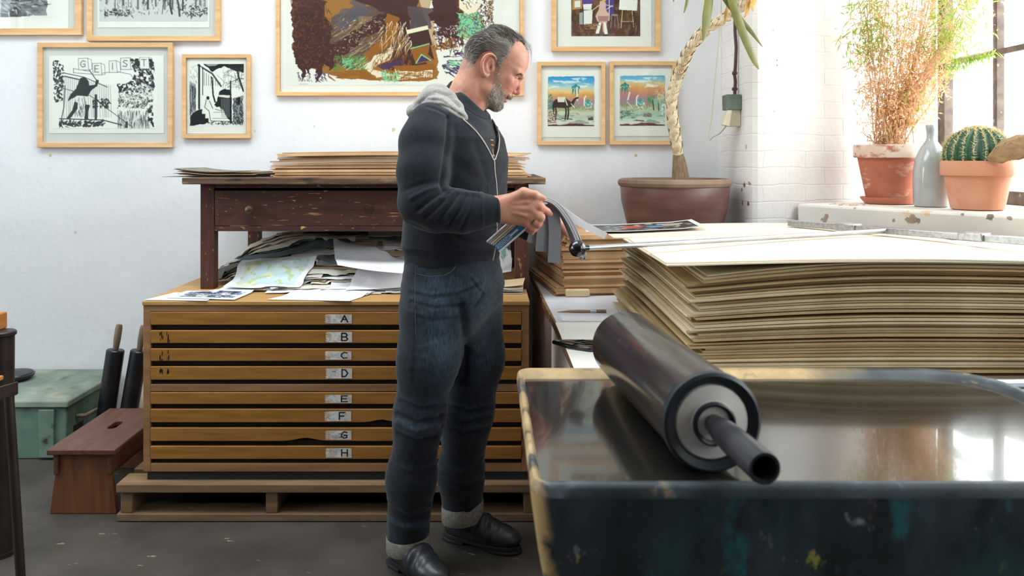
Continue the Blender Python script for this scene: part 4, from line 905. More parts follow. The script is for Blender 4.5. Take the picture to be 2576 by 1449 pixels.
# --- the big stack on the right
r = np.random.default_rng(11)
z = TZ+.0005; N = 40; zs = []
ZTOP = 1.072
ths = r.uniform(.0045, .0085, N); gaps = np.where(r.random(N) < .3, r.uniform(.0022,.0036,N), .0016)
LN = (np.linspace(.40,1.70,20), np.linspace(2.05,3.32,14))
sc_ = (ZTOP-.006-TZ)/(ths.sum()+gaps.sum()); ths *= sc_; gaps *= sc_
def bow(k, stiff=False):
    """the pile arches a little and its near left corner sags"""
    a = .016*k
    def f(X, Y):
        z_ = a*np.sin(np.clip((X-.5)/1.15,0,1)*PI)*(.6+.4*np.sin((Y-1.9)*1.1))
        if stiff: return z_
        return z_-.030*k*np.clip((1.05-X)/.50,0,1)**1.6*np.clip((2.90-Y)/.72,0,1)**1.5
    return f
for i in range(N):
    k = i/N
    th = float(ths[i]); f = bow(k); z0 = z
    xl = (.500 if k < .22 else .535) + r.uniform(-.012,.014) + (.03 if r.random() < .12 else 0)
    xr = 1.60+r.uniform(-.02,.02); yf = 2.13+r.uniform(-.010,.012)+(.012 if r.random() < .2 else 0); yb = 3.22+r.uniform(-.03,.03)
    if k > .9: xl += .04
    low = k < .18
    board('millboard', M['greyboard'] if r.random() < .5 else M['greyboard_b'], ((xl+xr)/2,(yf+yb)/2), xr-xl, yb-yf, 0,
          (lambda X,Y,f=f,z0=z0: z0+f(X,Y)), th, 'grey-brown board inside the tall bowed stack at the right', 'board', 'boards of the tall stack at the right', lines=LN)
    z += th+float(gaps[i])
f = bow(1.0, True)
board('millboard', M['creamboard'], (1.02, 2.63), 1.10, 1.02, .008, lambda X,Y: z+f(X,Y)+.0008, .004, 'cream board lying second from the top of the tall stack', 'board', 'boards of the tall stack at the right', lines=LN)
board('millboard', M['creamboard'], (.975, 2.455), 1.0, .66, -.020, lambda X,Y: z+f(X,Y)+.0056, .0035, 'topmost cream board of the tall stack, its front corner overhanging', 'board', 'boards of the tall stack at the right', 20, 16)
board('millboard', M['creamboard'], (.975, 3.035), 1.08, .44, 0, lambda X,Y: z+f(X,Y)+.0056, .0035, 'cream board at the back of the tall stack, under the dark print', 'board', 'boards of the tall stack at the right', lines=LN)
# narrower pile beside it, behind the steel bar
zz = TZ+.0005
for i in range(14):
    th = .0205
    board('millboard', M['creamboard'] if i > 11 else M['greyboard'], (1.75+r.uniform(-.004,.004), 2.42+r.uniform(-.006,.006)), .22, .86, 0, lambda X,Y,zz=zz: zz+0*X, th,
          'top cream board of the narrow pile in front of the window sill' if i == 13 else 'thick board inside the narrow pile beside the window sill', 'board', 'boards of the narrow pile by the sill', 3, 3)
    zz += th+.0004
# --- smaller stack of brown boards at the back left of the table
z = TZ+.0005; rot = .125; N = 30
e1 = Vector((math.cos(rot), math.sin(rot))); e2 = Vector((-math.sin(rot), math.cos(rot)))
r = np.random.default_rng(4)
for i in range(N):
    k = i/N; th = .0080+r.uniform(-.0025,.0025)
    xl = r.uniform(-.006,.008)-(.035 if k < .12 else 0)+(.012 if k > .8 else 0); yf = r.uniform(-.008,.010)
    w_, l_ = .275-xl, .645-yf
    o_ = Vector((.312,3.40))+e1*(xl+w_/2)+e2*(yf+l_/2)
    bend = r.uniform(.0,.012)*k
    board('brown_board', M['cardboard_b'] if r.random() < .5 else M['cardboard'], o_, w_, l_, rot,
          (lambda X,Y,z=z: z+0*X), th,
          'topmost brown board of the shorter stack at the back of the table' if i == N-1 else 'brown board inside the shorter stack at the back of the table', 'board', 'boards of the shorter stack on the table', 8, 8)
    z += th+.0004
ZS = z
# --- small things on the table
def lay(px0, px1, py): 
    d = (EYE-TZ)*F/(py-CY); return W(px0, py, d), W(px1, py, d)
a, b = lay(1421, 1482, 745)
mb = MB(); e = Vector((1,.03,0)); mb.obox((a+b)/2+Vector((0,-.012,.0165)), e, (-.03,1,0), (0,0,1), (b-a).length/2, .016, .0155)
tag(obj('wood_block', mb, M['eraser'], bevel=.006), 'pale yellow wooden block at the foot of the shorter stack', 'block')
a, b = lay(1402, 1500, 787)
brush = thing('paint_brush', 'thin wooden brush lying on the white table behind the roller', 'brush', a)
up = Vector((0,0,.006))
obj('handle', MB().tube([a+up*.5, a+(b-a)*.3+up, a+(b-a)*.6+up, a+(b-a)*.85+up], [.0012,.0045,.006,.005], 12), M['driftwood'], brush)
obj('ferrule', MB().tube([a+(b-a)*.85+up, b+up], [.0056,.0066], 12), M['rod'], brush)
obj('bristles', MB().tube([b+up, b+(b-a)*.25+up*.8], [.0066,.008], 12), M['handle_wood'], brush)
a, b = lay(1398, 1560, 806)
tag(obj('paper_sheet', MB().box(.262, .62, a.y-.02, 2.97, TZ+.0005, TZ+.0016), M['paper'], smooth=False), 'white sheet on the table under the brush', 'paper sheet')
tag(obj('paper_sheet', MB().box(.235, .60, 2.10, a.y-.045, TZ+.0005, TZ+.0014), M['print_paper'], smooth=False), 'off-white sheet on the table beside the black pouch', 'paper sheet')
a, _ = lay(1432, 1500, 868)
pouch = thing('spectacle_pouch', 'black glossy pouch with a cord on the table edge behind the roller', 'pouch', a)
pm = MB(); c = W(1462, 876, 2.47)
c = Vector((.27, 2.47, TZ+.0015))
pp = [(-.075,.045),(-.02,.055),(.06,.05),(.085,.01),(.075,-.05),(.03,-.06),(-.03,-.02)]
pm.prism([c+Vector((x,y,0)) for x,y in pp], (0,0,.014))
obj('body', pm, M['knob'], pouch, bevel=.005)
obj('cord', MB().tube([c+Vector((-.05,.02,.017)), c+Vector((-.02,-.01,.021)), c+Vector((.02,-.04,.019)), c+Vector((.05,-.035,.018)), c+Vector((.055,0,.018)), c+Vector((.02,.02,.018)), c+Vector((-.01,.0,.019))], .0028, 8), M['black_rubber'], pouch)
# printed sheet lying at the back of the stack
cv = Canvas(120, 60, '#dcdad6'); cv.poly([(.05,.1),(.95,.1),(.95,.92),(.05,.92)], '#26262e')
n = cv.noise(8,5,4,2); m = cv.pmask([(.07,.14),(.93,.14),(.93,.88),(.07,.88)])
cv.blend(m*(n > .70), '#55565e', .8); cv.ell(.42,.5,.10,.16,'#b0483a',1,.12,3); cv.ell(.62,.55,.07,.14,'#4a86a8',1,.12,4); cv.ell(.25,.6,.05,.12,'#3f5f7a',1,.1,6); cv.blend(m*(cv.noise(14,8,3,5) > .74), '#a9987f', .9); cv.line([(.66,.3),(.86,.34)], 5, '#cfc9c4')
ZB = 1.099
def at_sheet(U, V):
    X = .385+.44*U-.03*V; Y = 3.26-.32*V+.02*U
    fz = bow(1.0, True)(X, Y)
    return np.stack([X, Y, ZTOP+.0125+fz+.004*np.clip((U-.7)/.3,0,1)**2+.004*np.clip((U-.8)/.2,0,1)], -1)
ps = canvas_obj('printed_sheet', cv, at_sheet, M['gloss_print'], None)
tag(ps, 'sheet with a dark red and blue print, at the back of the tall stack', 'print')
# --- steel bar with sliding blocks and the rod with a black ball
bar = thing('paper_clamp', 'flat steel bar with sliding blocks and a long rod ending in a black ball', 'clamp', (1.36, 2.75, 1.09))
Zb = 1.1055
A, B = Vector((1.15, 3.07, Zb)), Vector((1.66, 2.30, Zb))
d = (B-A).normalized(); nrm = Vector((-d.y, d.x, 0))
obj('bar', MB().obox((A+B)/2, d, nrm, (0,0,1), (B-A).length/2, .019, .0105), M['steel'], bar, bevel=.002)
for t_ in (.26, .72):
    c = A+(B-A)*t_
    obj('sliding_block', MB().obox(c+Vector((0,0,.002)), d, nrm, (0,0,1), .036, .030, .0130), M['steel'], bar, bevel=.003)
jt = A+(B-A)*.42; kb = W(1453, 625, 2.25)
obj('rod', MB().tube([jt, kb+(jt-kb).normalized()*.02], [.0085,.0075], 16).tube([jt+(jt-kb).normalized()*.005, jt-(jt-kb).normalized()*.02], .0105, 16), M['rod'], bar)
obj('ball_knob', MB().ball(kb, .0245, 40).tube([kb+(jt-kb).normalized()*.018, kb+(jt-kb).normalized()*.034], .009, 16), M['knob'], bar, label='glossy black ball')
pp = W(2540, 962, 2.03)
tag(obj('metal_pipe', MB().tube([Vector((1.26, 2.035, TZ+.013)), Vector((1.86, 2.05, TZ+.013))], .012, 14), M['rod']), 'thin steel pipe lying in front of the tall stack', 'pipe')
# ------------------------------------------------------------------ boards on the desk, loose papers on the plan chest
r = np.random.default_rng(21)
z = DZ+.0006; N = 20
for i in range(N):
    k = i/N; th = float(r.choice([.0022,.003,.004,.006]))
    xl = (682+r.uniform(-3,14)+ (18*k if k > .6 else 0)-CX)/606; xr = (1322+r.uniform(-24,16)-CX)/606
    yf = 3.335+r.uniform(-.012,.012); yb = 3.93+r.uniform(-.02,.02)
    cam = .007*k
    board('brown_board', M['cardboard_b'] if r.random() < .6 else M['cardboard'], ((xl+xr)/2,(yf+yb)/2), xr-xl, yb-yf, 0,
          (lambda X,Y,z=z,cam=cam: z+cam*np.sin(np.clip((X+.9)/1.05,0,1)*PI)), th,
          'topmost brown board of the stack on the desk' if i == N-1 else 'brown board inside the wide stack on the dark desk', 'board', 'brown boards stacked on the desk', lines=(np.linspace(-1.0,.3,24), np.linspace(3.25,4.0,4)))
    z += th+(.0022 if r.random() < .2 else .0005)
# grey sheets at the left end of the desk, one overhanging
z = DZ+.0006
for i in range(8):
    xl, xr = [(415,664),(455,640),(440,676),(470,650),(452,668),(462,655),(446,640),(449,600)][i]
    X0, X1 = (xl-CX)/600, (min(xr,664)-CX)/600
    m = [M['greypaper'], M['greyboard'], M['greypaper'], M['cardboard'], M['greypaper'], M['greypaper'], M['greyboard'], M['greypaper']][i]
    board('grey_sheet', m, ((X0+X1)/2, 3.52+r.uniform(-.02,.02)), X1-X0, .36, 0,
          (lambda X,Y,z=z,X0=X0,i=i: z+(.006 if i else .0)*np.clip((X0+.14-X)/.14,0,1)**2*(1+i*.2)+.0015*np.sin(X*14)**2*(i > 0)), .0014,
          'long grey sheet overhanging the left end of the desk' if i == 0 else ('topmost sheet of the thin grey pile on the desk' if i == 7 else 'curled grey sheet in the thin pile at the desk left end'), 'paper sheet', 'grey sheets at the left end of the desk', 14, 5)
    z += .0030
# --- the mound of loose papers under the desk
def Hm(X, Y):
    gx = np.clip((X+1.32)/.55,0,1); gx = gx*gx*(3-2*gx)*(.72+.28*np.exp(-((X+.38)/.40)**2)); gx = gx*np.clip((.30-X)/.28,.35,1)
    gy = np.clip((Y-3.10)/.66, 0, 1); gy = gy*gy*(3-2*gy)
    return .008+.195*gx*gy
shades = [mat('paper_white','#e2e2e6','#ececf0',scale=2,rough=.8), mat('paper_warm','#d3cbb8','#ddd6c6',scale=2,rough=.8), mat('paper_grey','#b9b3a6','#c9c4b9',scale=2,rough=.85),
          mat('paper_tan','#b49b78','#c4ad8c',scale=3,rough=.85), mat('paper_dark','#4c4a46','#6b675f',scale=3,rough=.8), mat('paper_wine','#5a2a26','#74382f',scale=3,rough=.75), mat('paper_slate','#5f6b70','#7d888b',scale=3,rough=.8)]
wts = np.array([.18,.25,.24,.15,.10,.03,.05]); wlo = np.array([.46,.32,.10,.07,.02,.01,.02])
N = 150
r = np.random.default_rng(33)
# height map of what already lies there, so that each sheet rests on the ones below it
GXm, GYm = np.arange(-1.60,.30,.008), np.arange(2.95,4.10,.008)
HM = np.full((len(GXm),len(GYm)), ZCT)
def hm_at(X, Y):
    D = HM.copy()
    for sh in ((1,0),(-1,0),(0,1),(0,-1),(1,1),(-1,-1),(1,-1),(-1,1),(2,0),(-2,0),(0,2),(0,-2)): D = np.maximum(D, np.roll(HM, sh, (0,1)))
    i = np.clip(((X-GXm[0])/.008).round().astype(int), 0, len(GXm)-1); j = np.clip(((Y-GYm[0])/.008).round().astype(int), 0, len(GYm)-1)
    return D[i,j]
def hm_put(P):
    """raise the map to the top of a sheet given as a point grid"""
    a, b = P.shape[:2]; k = 4
    ia = np.linspace(0,a-1,(a-1)*k+1); ib = np.linspace(0,b-1,(b-1)*k+1); i0 = np.minimum(ia.astype(int),a-2); j0 = np.minimum(ib.astype(int),b-2)
    fa, fb = (ia-i0)[:,None,None], (ib-j0)[None,:,None]
    Q = P[i0][:,j0]*(1-fa)*(1-fb)+P[i0+1][:,j0]*fa*(1-fb)+P[i0][:,j0+1]*(1-fa)*fb+P[i0+1][:,j0+1]*fa*fb
    i = np.clip(((Q[...,0]-GXm[0])/.008).round().astype(int), 0, len(GXm)-1); j = np.clip(((Q[...,1]-GYm[0])/.008).round().astype(int), 0, len(GYm)-1)
    np.maximum.at(HM, (i.ravel(), j.ravel()), Q[...,2].ravel())
LEGP = [(x_+dx_, y_+dy_) for x_ in lx for y_ in (LY0, LY1-LW) for dx_ in (-.006,LW/2,LW+.006) for dy_ in (-.006,LW/2,LW+.006)]
def hits_leg(cx, cy, w, l, rot):
    c_, s_ = math.cos(rot), math.sin(rot)
    for (x_, y_) in LEGP:
        dx_, dy_ = x_-cx, y_-cy
        if abs(dx_*c_+dy_*s_) < w/2+.012 and abs(-dx_*s_+dy_*c_) < l/2+.012: return True
    return False
for i in range(N):
    t = (i+.5)/N
    for _ in range(200):
        w, l = [(.297,.21),(.42,.297),(.36,.25),(.48,.33),(.25,.18)][r.integers(5)]
        rot = r.normal()*.22+(PI/2 if r.random() < .18 else 0)
        ex_ = abs(w*math.cos(rot))/2+abs(l*math.sin(rot))/2; ey = abs(w*math.sin(rot))/2+abs(l*math.cos(rot))/2
        cx = r.uniform(-1.24+ex_, .09-ex_); cy = 3.17+.44*t+r.normal()*.045+ey
        if t > .8: cx = r.uniform(-.95, -.05)
        if cx-ex_ > -1.26 and cx+ex_ < .10 and cy-ey > 3.12 and cy+ey < 4.07 and not hits_leg(cx, cy, w, l, rot): break
    thick = .0007 if r.random() < .72 else r.uniform(.0012,.0022)
    sdir = r.uniform(0,2*PI); am = r.uniform(0,.0006)
    curl = r.uniform(.004,.018)*(r.random()<.4)
    u, v = np.meshgrid(np.linspace(-.5,.5,27), np.linspace(-.5,.5,20), indexing='ij')
    ca, sa = math.cos(rot), math.sin(rot)
    X = cx+u*w*ca-v*l*sa; Y = cy+u*w*sa+v*l*ca
    Z = ZCT+.002+thick+t*Hm(X,Y)+i*.00008+am*(1+np.sin((X*math.cos(sdir)+Y*math.sin(sdir))*22))+curl*np.clip((-v-.28)/.22,0,1)**2*(r.random())
    Z = np.maximum(Z, hm_at(X,Y)+thick+.0011); hm_put(np.stack([X,Y,Z],-1))
    o = obj('loose_sheet', MB().grid(np.stack([X,Y,Z],-1), thick, nrm=np.broadcast_to(np.array([0,0,1.]), X.shape+(3,))), shades[r.choice(7,p=wts if t > .6 else wlo)], ang=60)
    tag(o, 'loose sheet in the paper mound under the desk', 'paper sheet', 'loose papers under the desk')
def ease(G, gap):
    """let a stiff sheet rest softly on the heap instead of following every edge"""
    Z = np.maximum(G[...,2], hm_at(G[...,0], G[...,1])+gap); Z0 = Z.copy()
    for _ in range(max(G.shape)//2):
        P_ = np.pad(Z, 1, mode='edge'); A_ = (P_[1:-1,1:-1]*4+P_[:-2,1:-1]+P_[2:,1:-1]+P_[1:-1,:-2]+P_[1:-1,2:])/8; Z = .85*np.maximum(A_, Z0-.004)+.15*A_
    G[...,2] = Z; return G
def flat_sheet(label, pts, m, th=.0008, n=24, lift=None):
    """four photo corners (px, py, height above the chest top), far left first, clockwise"""
    P = []
    for px, py, h in pts:
        dz = EYE-(ZCT+h); d = dz*F/(py-CY); P.append(np.array(W(px,py,d)))
    u, v = np.meshgrid(np.linspace(0,1,n), np.linspace(0,1,n), indexing='ij'); u, v = u[...,None], v[...,None]
    G = P[0]*(1-u)*(1-v)+P[1]*u*(1-v)+P[2]*u*v+P[3]*(1-u)*v
    if lift is not None: G[...,2] += lift(u[...,0], v[...,0])
    if isinstance(m, Canvas): return None, G
    G = ease(G, th+.002); hm_put(G)
    o = obj('loose_sheet', MB().grid(G, th, nrm=np.broadcast_to(np.array([0,0,1.]), G.shape)), m, ang=60)
    return tag(o, label, 'paper sheet', 'loose papers on the plan chest'), G
flat_sheet('blank white sheet lying flat at the front of the plan chest top', [(738,738,.003),(930,740,.003),(880,757,.003),(672,753,.003)], shades[0])
flat_sheet('white sheet at the left front corner of the plan chest top', [(440,736,.002),(560,738,.002),(520,757,.002),(362,755,.002)], shades[0])
flat_sheet('white sheet bent up over the pile beside the man', [(900,703,.030),(1045,697,.034),(1020,722,.022),(868,735,.012)], shades[0], lift=lambda u,v: .012*np.sin(u*PI)*(1-v))
flat_sheet('white sheet curling up over the middle of the paper mound', [(838,645,.105),(1050,655,.105),(1040,690,.088),(850,676,.095)], shades[0], lift=lambda u,v: .016*(1-u)**3)
def printed(label, pts, cv, lift=None):
    _, G = flat_sheet(label, pts, cv, n=2)
    P00, P10, P11, P01 = G[0,0], G[1,0], G[1,1], G[0,1]
    def at(U, V):
        U, V = U[...,None], V[...,None]; Q = P00*(1-U)*(1-V)+P10*U*(1-V)+P11*U*V+P01*(1-U)*V
        if lift is not None: Q[...,2] += lift(U[...,0], V[...,0])
        Q = ease(Q, .002); hm_put(Q[::3,::3]); return Q
    return tag(canvas_obj('printed_sheet', cv, at, M['gloss_print'], None), label, 'print', 'loose papers on the plan chest')
cv = Canvas(90, 60, '#dcdde2'); m = cv.pmask([(.12,.12),(.9,.12),(.9,.8),(.12,.8)]); cv.blend(m*(cv.noise(8,8,4,2) > .5), '#4f5f76', .9); cv.blend(m*(cv.noise(12,9,4,3) > .62), '#26303f', .9)
printed('sheet with a blue-grey print at the left front of the plan chest', [(470,731,.004),(640,733,.004),(590,754,.004),(418,750,.004)], cv)
cv = Canvas(90, 60, '#dfe0e2'); m = cv.pmask([(.1,.15),(.92,.12),(.9,.85),(.12,.88)], wob=.05); cv.blend(m, '#d3d8a8', .7); cv.blend(m*(cv.noise(5,4,3,2) > .55), '#b4cbda', .8); cv.blend(m*(cv.X > .55), '#b9cfdc', .7); cv.blend(m*(cv.noise(10,8,3,7) > .68), '#a9b878', .7)
printed('sheet with a yellow, green and blue print at the front of the pile', [(610,694,.030),(800,697,.030),(752,727,.014),(560,728,.012)], cv, lift=lambda U,V: .010*np.sin(U*3)*(1-V)+.012*(1-U)**3)
cv = Canvas(60, 30, '#e4e4e8'); cv.poly([(.3,.3),(.6,.2),(.7,.5),(.4,.6)], '#4f9a8a', .7, .1)
printed('curled white sheet with a green mark beside the right desk leg', [(1246,652,.062),(1289,656,.062),(1286,690,.055),(1243,690,.055)], cv, lift=lambda U,V: .012*U)
for k in range(5):
    u, v = np.meshgrid(np.linspace(0,1,6), np.linspace(0,1,6), indexing='ij')
    X = -.01+.145*u+.02*v*(k-2)*.3; Y = 3.17+.004*k+.10*v; Z = ZCT+.003+.011*k*(1-.3*(1-v))+.010*np.sin(u*2.4+k)*k/5
    tag(obj('loose_sheet', MB().grid(np.stack([X,Y,Z],-1), .0008), shades[[1,2,0,1,3][k]], ang=60), 'crumpled sheet in the small heap in front of the right desk leg', 'paper sheet', 'crumpled papers by the right desk leg')
# ------------------------------------------------------------------ planter with yucca, sill plants
yc = thing('potted_yucca', 'tall bare-stemmed yucca in a wide brown glazed planter', 'potted plant', (.87, 3.77, TZ))
pc = Vector((.868, 3.77, TZ+.001)); H = 1.262-TZ
q = H/.50
obj('planter', MB().lathe([(.145,0),(.160,.004),(.180,.10*q),(.203,.21*q),(.228,.31*q),(.246,.39*q),(.250,.455*q),(.238,.478*q),(.228,.47*q),(.232,.40*q),(.20,.38*q)][:8]+[(.232,.44*q)], pc, 64, wob=lambda a,h: 1+.006*math.sin(3*a+h*9)), M['planter'], yc)
obj('planter_rim', MB().lathe([(.246,.455*q),(.257,.462*q),(.262,.476*q),(.258,.490*q),(.246,.496*q),(.234,.490*q),(.230,.47*q)], pc, 64, wob=lambda a,h: 1+.006*math.sin(3*a+1)+.004*math.sin(7*a)), M['planter_rim'], yc)
obj('soil', MB().lathe([(.232,.445*q),(.12,.46*q),(0,.465*q)], pc, 40), M['soil'], yc)
tp = [(1712,452,22),(1709,410,17),(1706,388,13),(1698,340,15),(1692,300,14),(1689,262,13),(1692,236,14),(1700,208,14),(1710,180,14),(1722,150,14),(1736,122,13),(1756,95,14),(1782,70,13),(1808,54,12),(1832,38,13),(1856,22,14),(1878,2,14),(1890,-30,13),(1895,-90,13)]
low = [W(a,b,3.77) for a,b,_ in tp[:3]]
obj('lower_stem', MB().tube(low, [t_[2]*3.77/F for t_ in tp[:3]], 20), M['bark_low'], yc, label='brown woody foot of the stem')
def smooth_path(P, R, n):
    P = np.array(P); R = np.array(R); s_ = np.linspace(0, len(P)-1, n); i = np.clip(s_.astype(int), 0, len(P)-2); f = s_-i
    P0, P1, P2, P3 = P[np.maximum(i-1,0)], P[i], P[i+1], P[np.minimum(i+2,len(P)-1)]; f = f[:,None]
    Q = .5*((2*P1)+(-P0+P2)*f+(2*P0-5*P1+4*P2-P3)*f*f+(-P0+3*P1-3*P2+P3)*f**3)
    return Q, np.interp(s_, np.arange(len(R)), R)
DT = lambda b: float(np.interp(b, [-100,0,60,200,400], [3.30,3.36,3.46,3.68,3.77]))   # the stem leans out of the corner
Q, R = smooth_path([W(a,b,DT(b)) for a,b,_ in tp[2:]], [t_[2]*DT(t_[1])/F for t_ in tp[2:]], 150)
R = R*(1+.06*np.sin(np.arange(150)*1.9))
st = MB().tube([Vector(p) for p in Q], list(R*.86), 14)
r = np.random.default_rng(8)
for k in range(2, 148):                        # overlapping leaf scars
    t_ = Vector(Q[k+1])-Vector(Q[k-1]); t_.normalize()
    u = t_.cross(Vector((0,1,0))).normalized(); w = t_.cross(u)
    for j in range(3):
        a = (k*2.4+j*2.09)+r.normal()*.1
        o_ = (u*math.cos(a)+w*math.sin(a)); s_ = t_.cross(o_)
        p = Vector(Q[k])+o_*R[k]*.78; L = .020*r.uniform(.8,1.3); wd = R[k]*.62
        tip = p+t_*L+o_*(.006+.004*r.random()); e0 = p-s_*wd-t_*.006; e1_ = p+s_*wd-t_*.006
        st.add([e0, e1_, tip+s_*wd*.35, tip-s_*wd*.35, p+o_*.006+t_*.004], [(0,1,4),(1,2,4),(2,3,4),(3,0,4)])
obj('stem', st, M['trunk_bark'], yc, recalc=False, ang=50)
def blade(pts, wd, name='leaf', m=None):
    """long strap leaf along photo points (px, py, depth)"""
    Qp, Wd = smooth_path([W(*p) for p in pts], [wd*s_ for s_ in np.interp(np.linspace(0,1,len(pts)), [0,.15,.5,.85,1], [.55,.9,1,.55,.05])], 26)
    vs, P = [], np.zeros((26,3,3))
    for k in range(26):
        t_ = Vector(Qp[min(k+1,25)])-Vector(Qp[max(k-1,0)]); t_.normalize(); s_ = t_.cross(Vector((.25,-1,.1))).normalized(); n_ = s_.cross(t_)
        for j in (-1,0,1): P[k,j+1] = Vector(Qp[k])+s_*j*Wd[k]-n_*(abs(j)*Wd[k]*.35)
    return obj(name, MB().grid(P, .0012), m or M['yucca_leaf'], yc, ang=70)
D = 3.30
blade([(1778,-90,D),(1786,-20,D-.03),(1780,40,D-.05),(1774,80,D-.06),(1768,104,D-.06)], .020)
blade([(1822,-120,D),(1836,-30,D-.05),(1856,40,D-.08),(1878,100,D-.1),(1898,150,D-.11),(1909,175,D-.12)], .021)
blade([(1790,-70,D),(1822,-8,D-.03),(1858,40,D-.05),(1892,82,D-.07),(1918,118,D-.08)], .013)
blade([(1735,-80,D),(1732,-20,D-.03),(1726,15,D-.04),(1720,33,D-.04)], .007)
blade([(1712,-90,D),(1703,-30,D-.03),(1693,6,D-.04)], .010)
blade([(1850,-80,D+.02),(1842,-10,D),(1828,30,D-.02),(1822,62,D-.02)], .010, 'dry_leaf', M['yucca_dry'])
blade([(1880,-40,D+.02),(1884,0,D),(1880,30,D-.02),(1872,46,D-.02)], .010, 'dry_leaf', M['yucca_dry'])
blade([(1900,-60,D+.02),(1902,-10,D),(1892,14,D-.02),(1896,30,D-.03)], .012, 'dry_leaf', M['yucca_dry'])
for k in range(9):                               # leaf crown above the frame
    a = k*.7
    blade([(1895,-90,3.3),(1895-60+90*math.cos(a),-170-30*math.sin(a*2),3.25+.10*math.sin(a)),(1895-100+170*math.cos(a),-160,3.2+.2*math.sin(a)),(1895-130+200*math.cos(a),-100,3.2+.25*math.sin(a))], .018)
# small dead stump on the right rim
# --- old terracotta pot with a dry feathery plant
def pot(root, c, rt, rb, h, rim, m, mr=None):
    obj('pot', MB().lathe([(rb*.9,0),(rb,.004),(rt*.90,h-rim),(rt*.90,h-rim+.002),(rt*.985,h-rim+.002),(rt,h-rim+.008),(rt*1.0,h-.004),(rt*.985,h),(rt*.90,h),(rt*.87,h-.004),(rt*.86,h-.05)], c, 56), m, root)
    obj('soil', MB().lathe([(rt*.87,h-.03),(0,h-.022)], c, 32), M['soil'], root)
dp = thing('potted_dry_plant', 'feathery half-dry plant in an old chalky terracotta pot on the sill', 'potted plant', (1.81,3.63,SZ))
c = Vector((1.809,3.632,SZ+.001))
obj('saucer', MB().lathe([(.095,0),(.105,.002),(.122,.022),(.124,.030),(.118,.030),(.108,.012),(0,.010)], c, 56), M['terra_saucer'], dp)
pot(dp, c+Vector((0,0,.0125)), .150, .098, .252, .055, M['terra_old'])
obj('pot_rim', MB().lathe([(.1485,.207),(.1515,.214),(.1515,.258),(.1495,.2655),(.136,.2655)], c, 56), M['terra_chalk'], dp, label='chalky pale rim')
base = c+Vector((0,0,.245)); r = np.random.default_rng(14)
stems, dry, green = MB(), MB(), MB()
def leaflet(mb, p, d_, L, wd):
    if abs(p.x-1.868) < .10 and abs(p.y-3.40) < .11 and p.z < 1.53: return      # clear of the bottle
    d_ = d_.normalized(); s_ = d_.cross(Vector((r.normal(),r.normal(),r.normal()))).normalized()
    mid = p+d_*L*.5+Vector((0,0,-L*.06)); tip = p+d_*L+Vector((0,0,-L*.22))
    mb.add([p, mid+s_*wd, tip, mid-s_*wd], [(0,1,2,3)])
PD = 3.58
def in_px(p): return CX+p.x*F/p.y, CY-(p.z-EYE)*F/p.y
for k in range(46):
    px1 = r.uniform(2130,2500); py1 = r.uniform(-260,100)
    if k < 6: px1, py1 = [(2165,-60),(2178,40),(2490,40),(2440,-20),(2300,-200),(2380,-120)][k]
    p0 = base+Vector((r.normal()*.030, r.normal()*.03, 0)); p3 = W(px1, py1, PD+r.uniform(-.22,.14))
    fan = (px1-2250)/230
    p1 = p0+Vector((fan*.07, 0, .17)); p2 = p0.lerp(p3,.58)+Vector((fan*.075,0,.03)); 
    pts = [p0*(1-s_)**3+p1*3*s_*(1-s_)**2+p2*3*s_*s_*(1-s_)+p3*s_**3 for s_ in np.linspace(0,1,14)]
    if any(abs(p_.x-1.868) < .085 and abs(p_.y-3.40) < .09 and p_.z < 1.51 for p_ in pts): continue
    stems.tube(pts, list(np.linspace(.0022,.0009,14)), 5)
    for j in range(3, 14):
        px, py = in_px(pts[j])
        for q_ in range(r.integers(4,8)):
            dirv = Vector((r.normal()*.8, r.normal()*.8, r.normal()*.6-.1)).normalized()
            tw = pts[j]+dirv*r.uniform(.02,.085)
            if q_ < 2: stems.tube([pts[j], pts[j].lerp(tw,.5)+Vector((0,0,.006)), tw], .0006, 3, caps=False)
            pg = .03 if py > 140 else (.50 if px < 2228 or (px > 2340 and px < 2475) else .07)
            if py > 180 and px > 2380: pg = .5
            for _ in range(4):
                tgt, L, wd = (green, r.uniform(.024,.055), .0034) if r.random() < pg else (dry, r.uniform(.014,.032), .0030)
                leaflet(tgt, tw+Vector((r.normal()*.012,r.normal()*.012,r.normal()*.012)), Vector((r.normal(),r.normal(),r.normal()-.4)), L, wd)
for k in range(160):                              # dry tuft on the soil
    d_ = Vector((r.normal()*.45, r.normal()*.45, 1)).normalized(); L = r.uniform(.04,.16)
    p0 = base+Vector((r.normal()*.03, r.normal()*.03, -.012)); stems.tube([p0, p0+d_*L*.5+Vector((0,0,.004)), p0+d_*L], .0009, 3, caps=False)
    for _ in range(3): leaflet(dry, p0+d_*L*r.uniform(.3,1), Vector((r.normal(),r.normal(),r.normal())), r.uniform(.012,.026), .003)
for (a_, b_) in (((2400,150),(2500,128)),((2380,165),(2470,140))):   # green sprig hanging over the glazing bar
    for t_ in np.linspace(0,1,22):
        p = W(a_[0]+(b_[0]-a_[0])*t_, a_[1]+(b_[1]-a_[1])*t_, 3.30)
        for _ in range(4): leaflet(green, p+Vector((0,0,r.normal()*.008)), Vector((r.normal()*.6,r.normal()*.5,-.7+r.normal()*.4)), r.uniform(.02,.05), .0026)
    stems.tube([W(2300,190,3.5), W(a_[0],a_[1],3.30), W(b_[0],b_[1],3.28)], .001, 4)
stems.tube([base+Vector((-.02,-.02,.0)), base+Vector((-.07,-.03,.02)), base+Vector((-.12,-.04,.06))], .0018, 5)
obj('stems', stems, M['twig'], dp, recalc=False)
o = obj('dry_foliage', dry, M['dry_leaf'], dp, recalc=False, smooth=False)
o = obj('green_foliage', green, M['green_leaf'], dp, recalc=False, smooth=False)
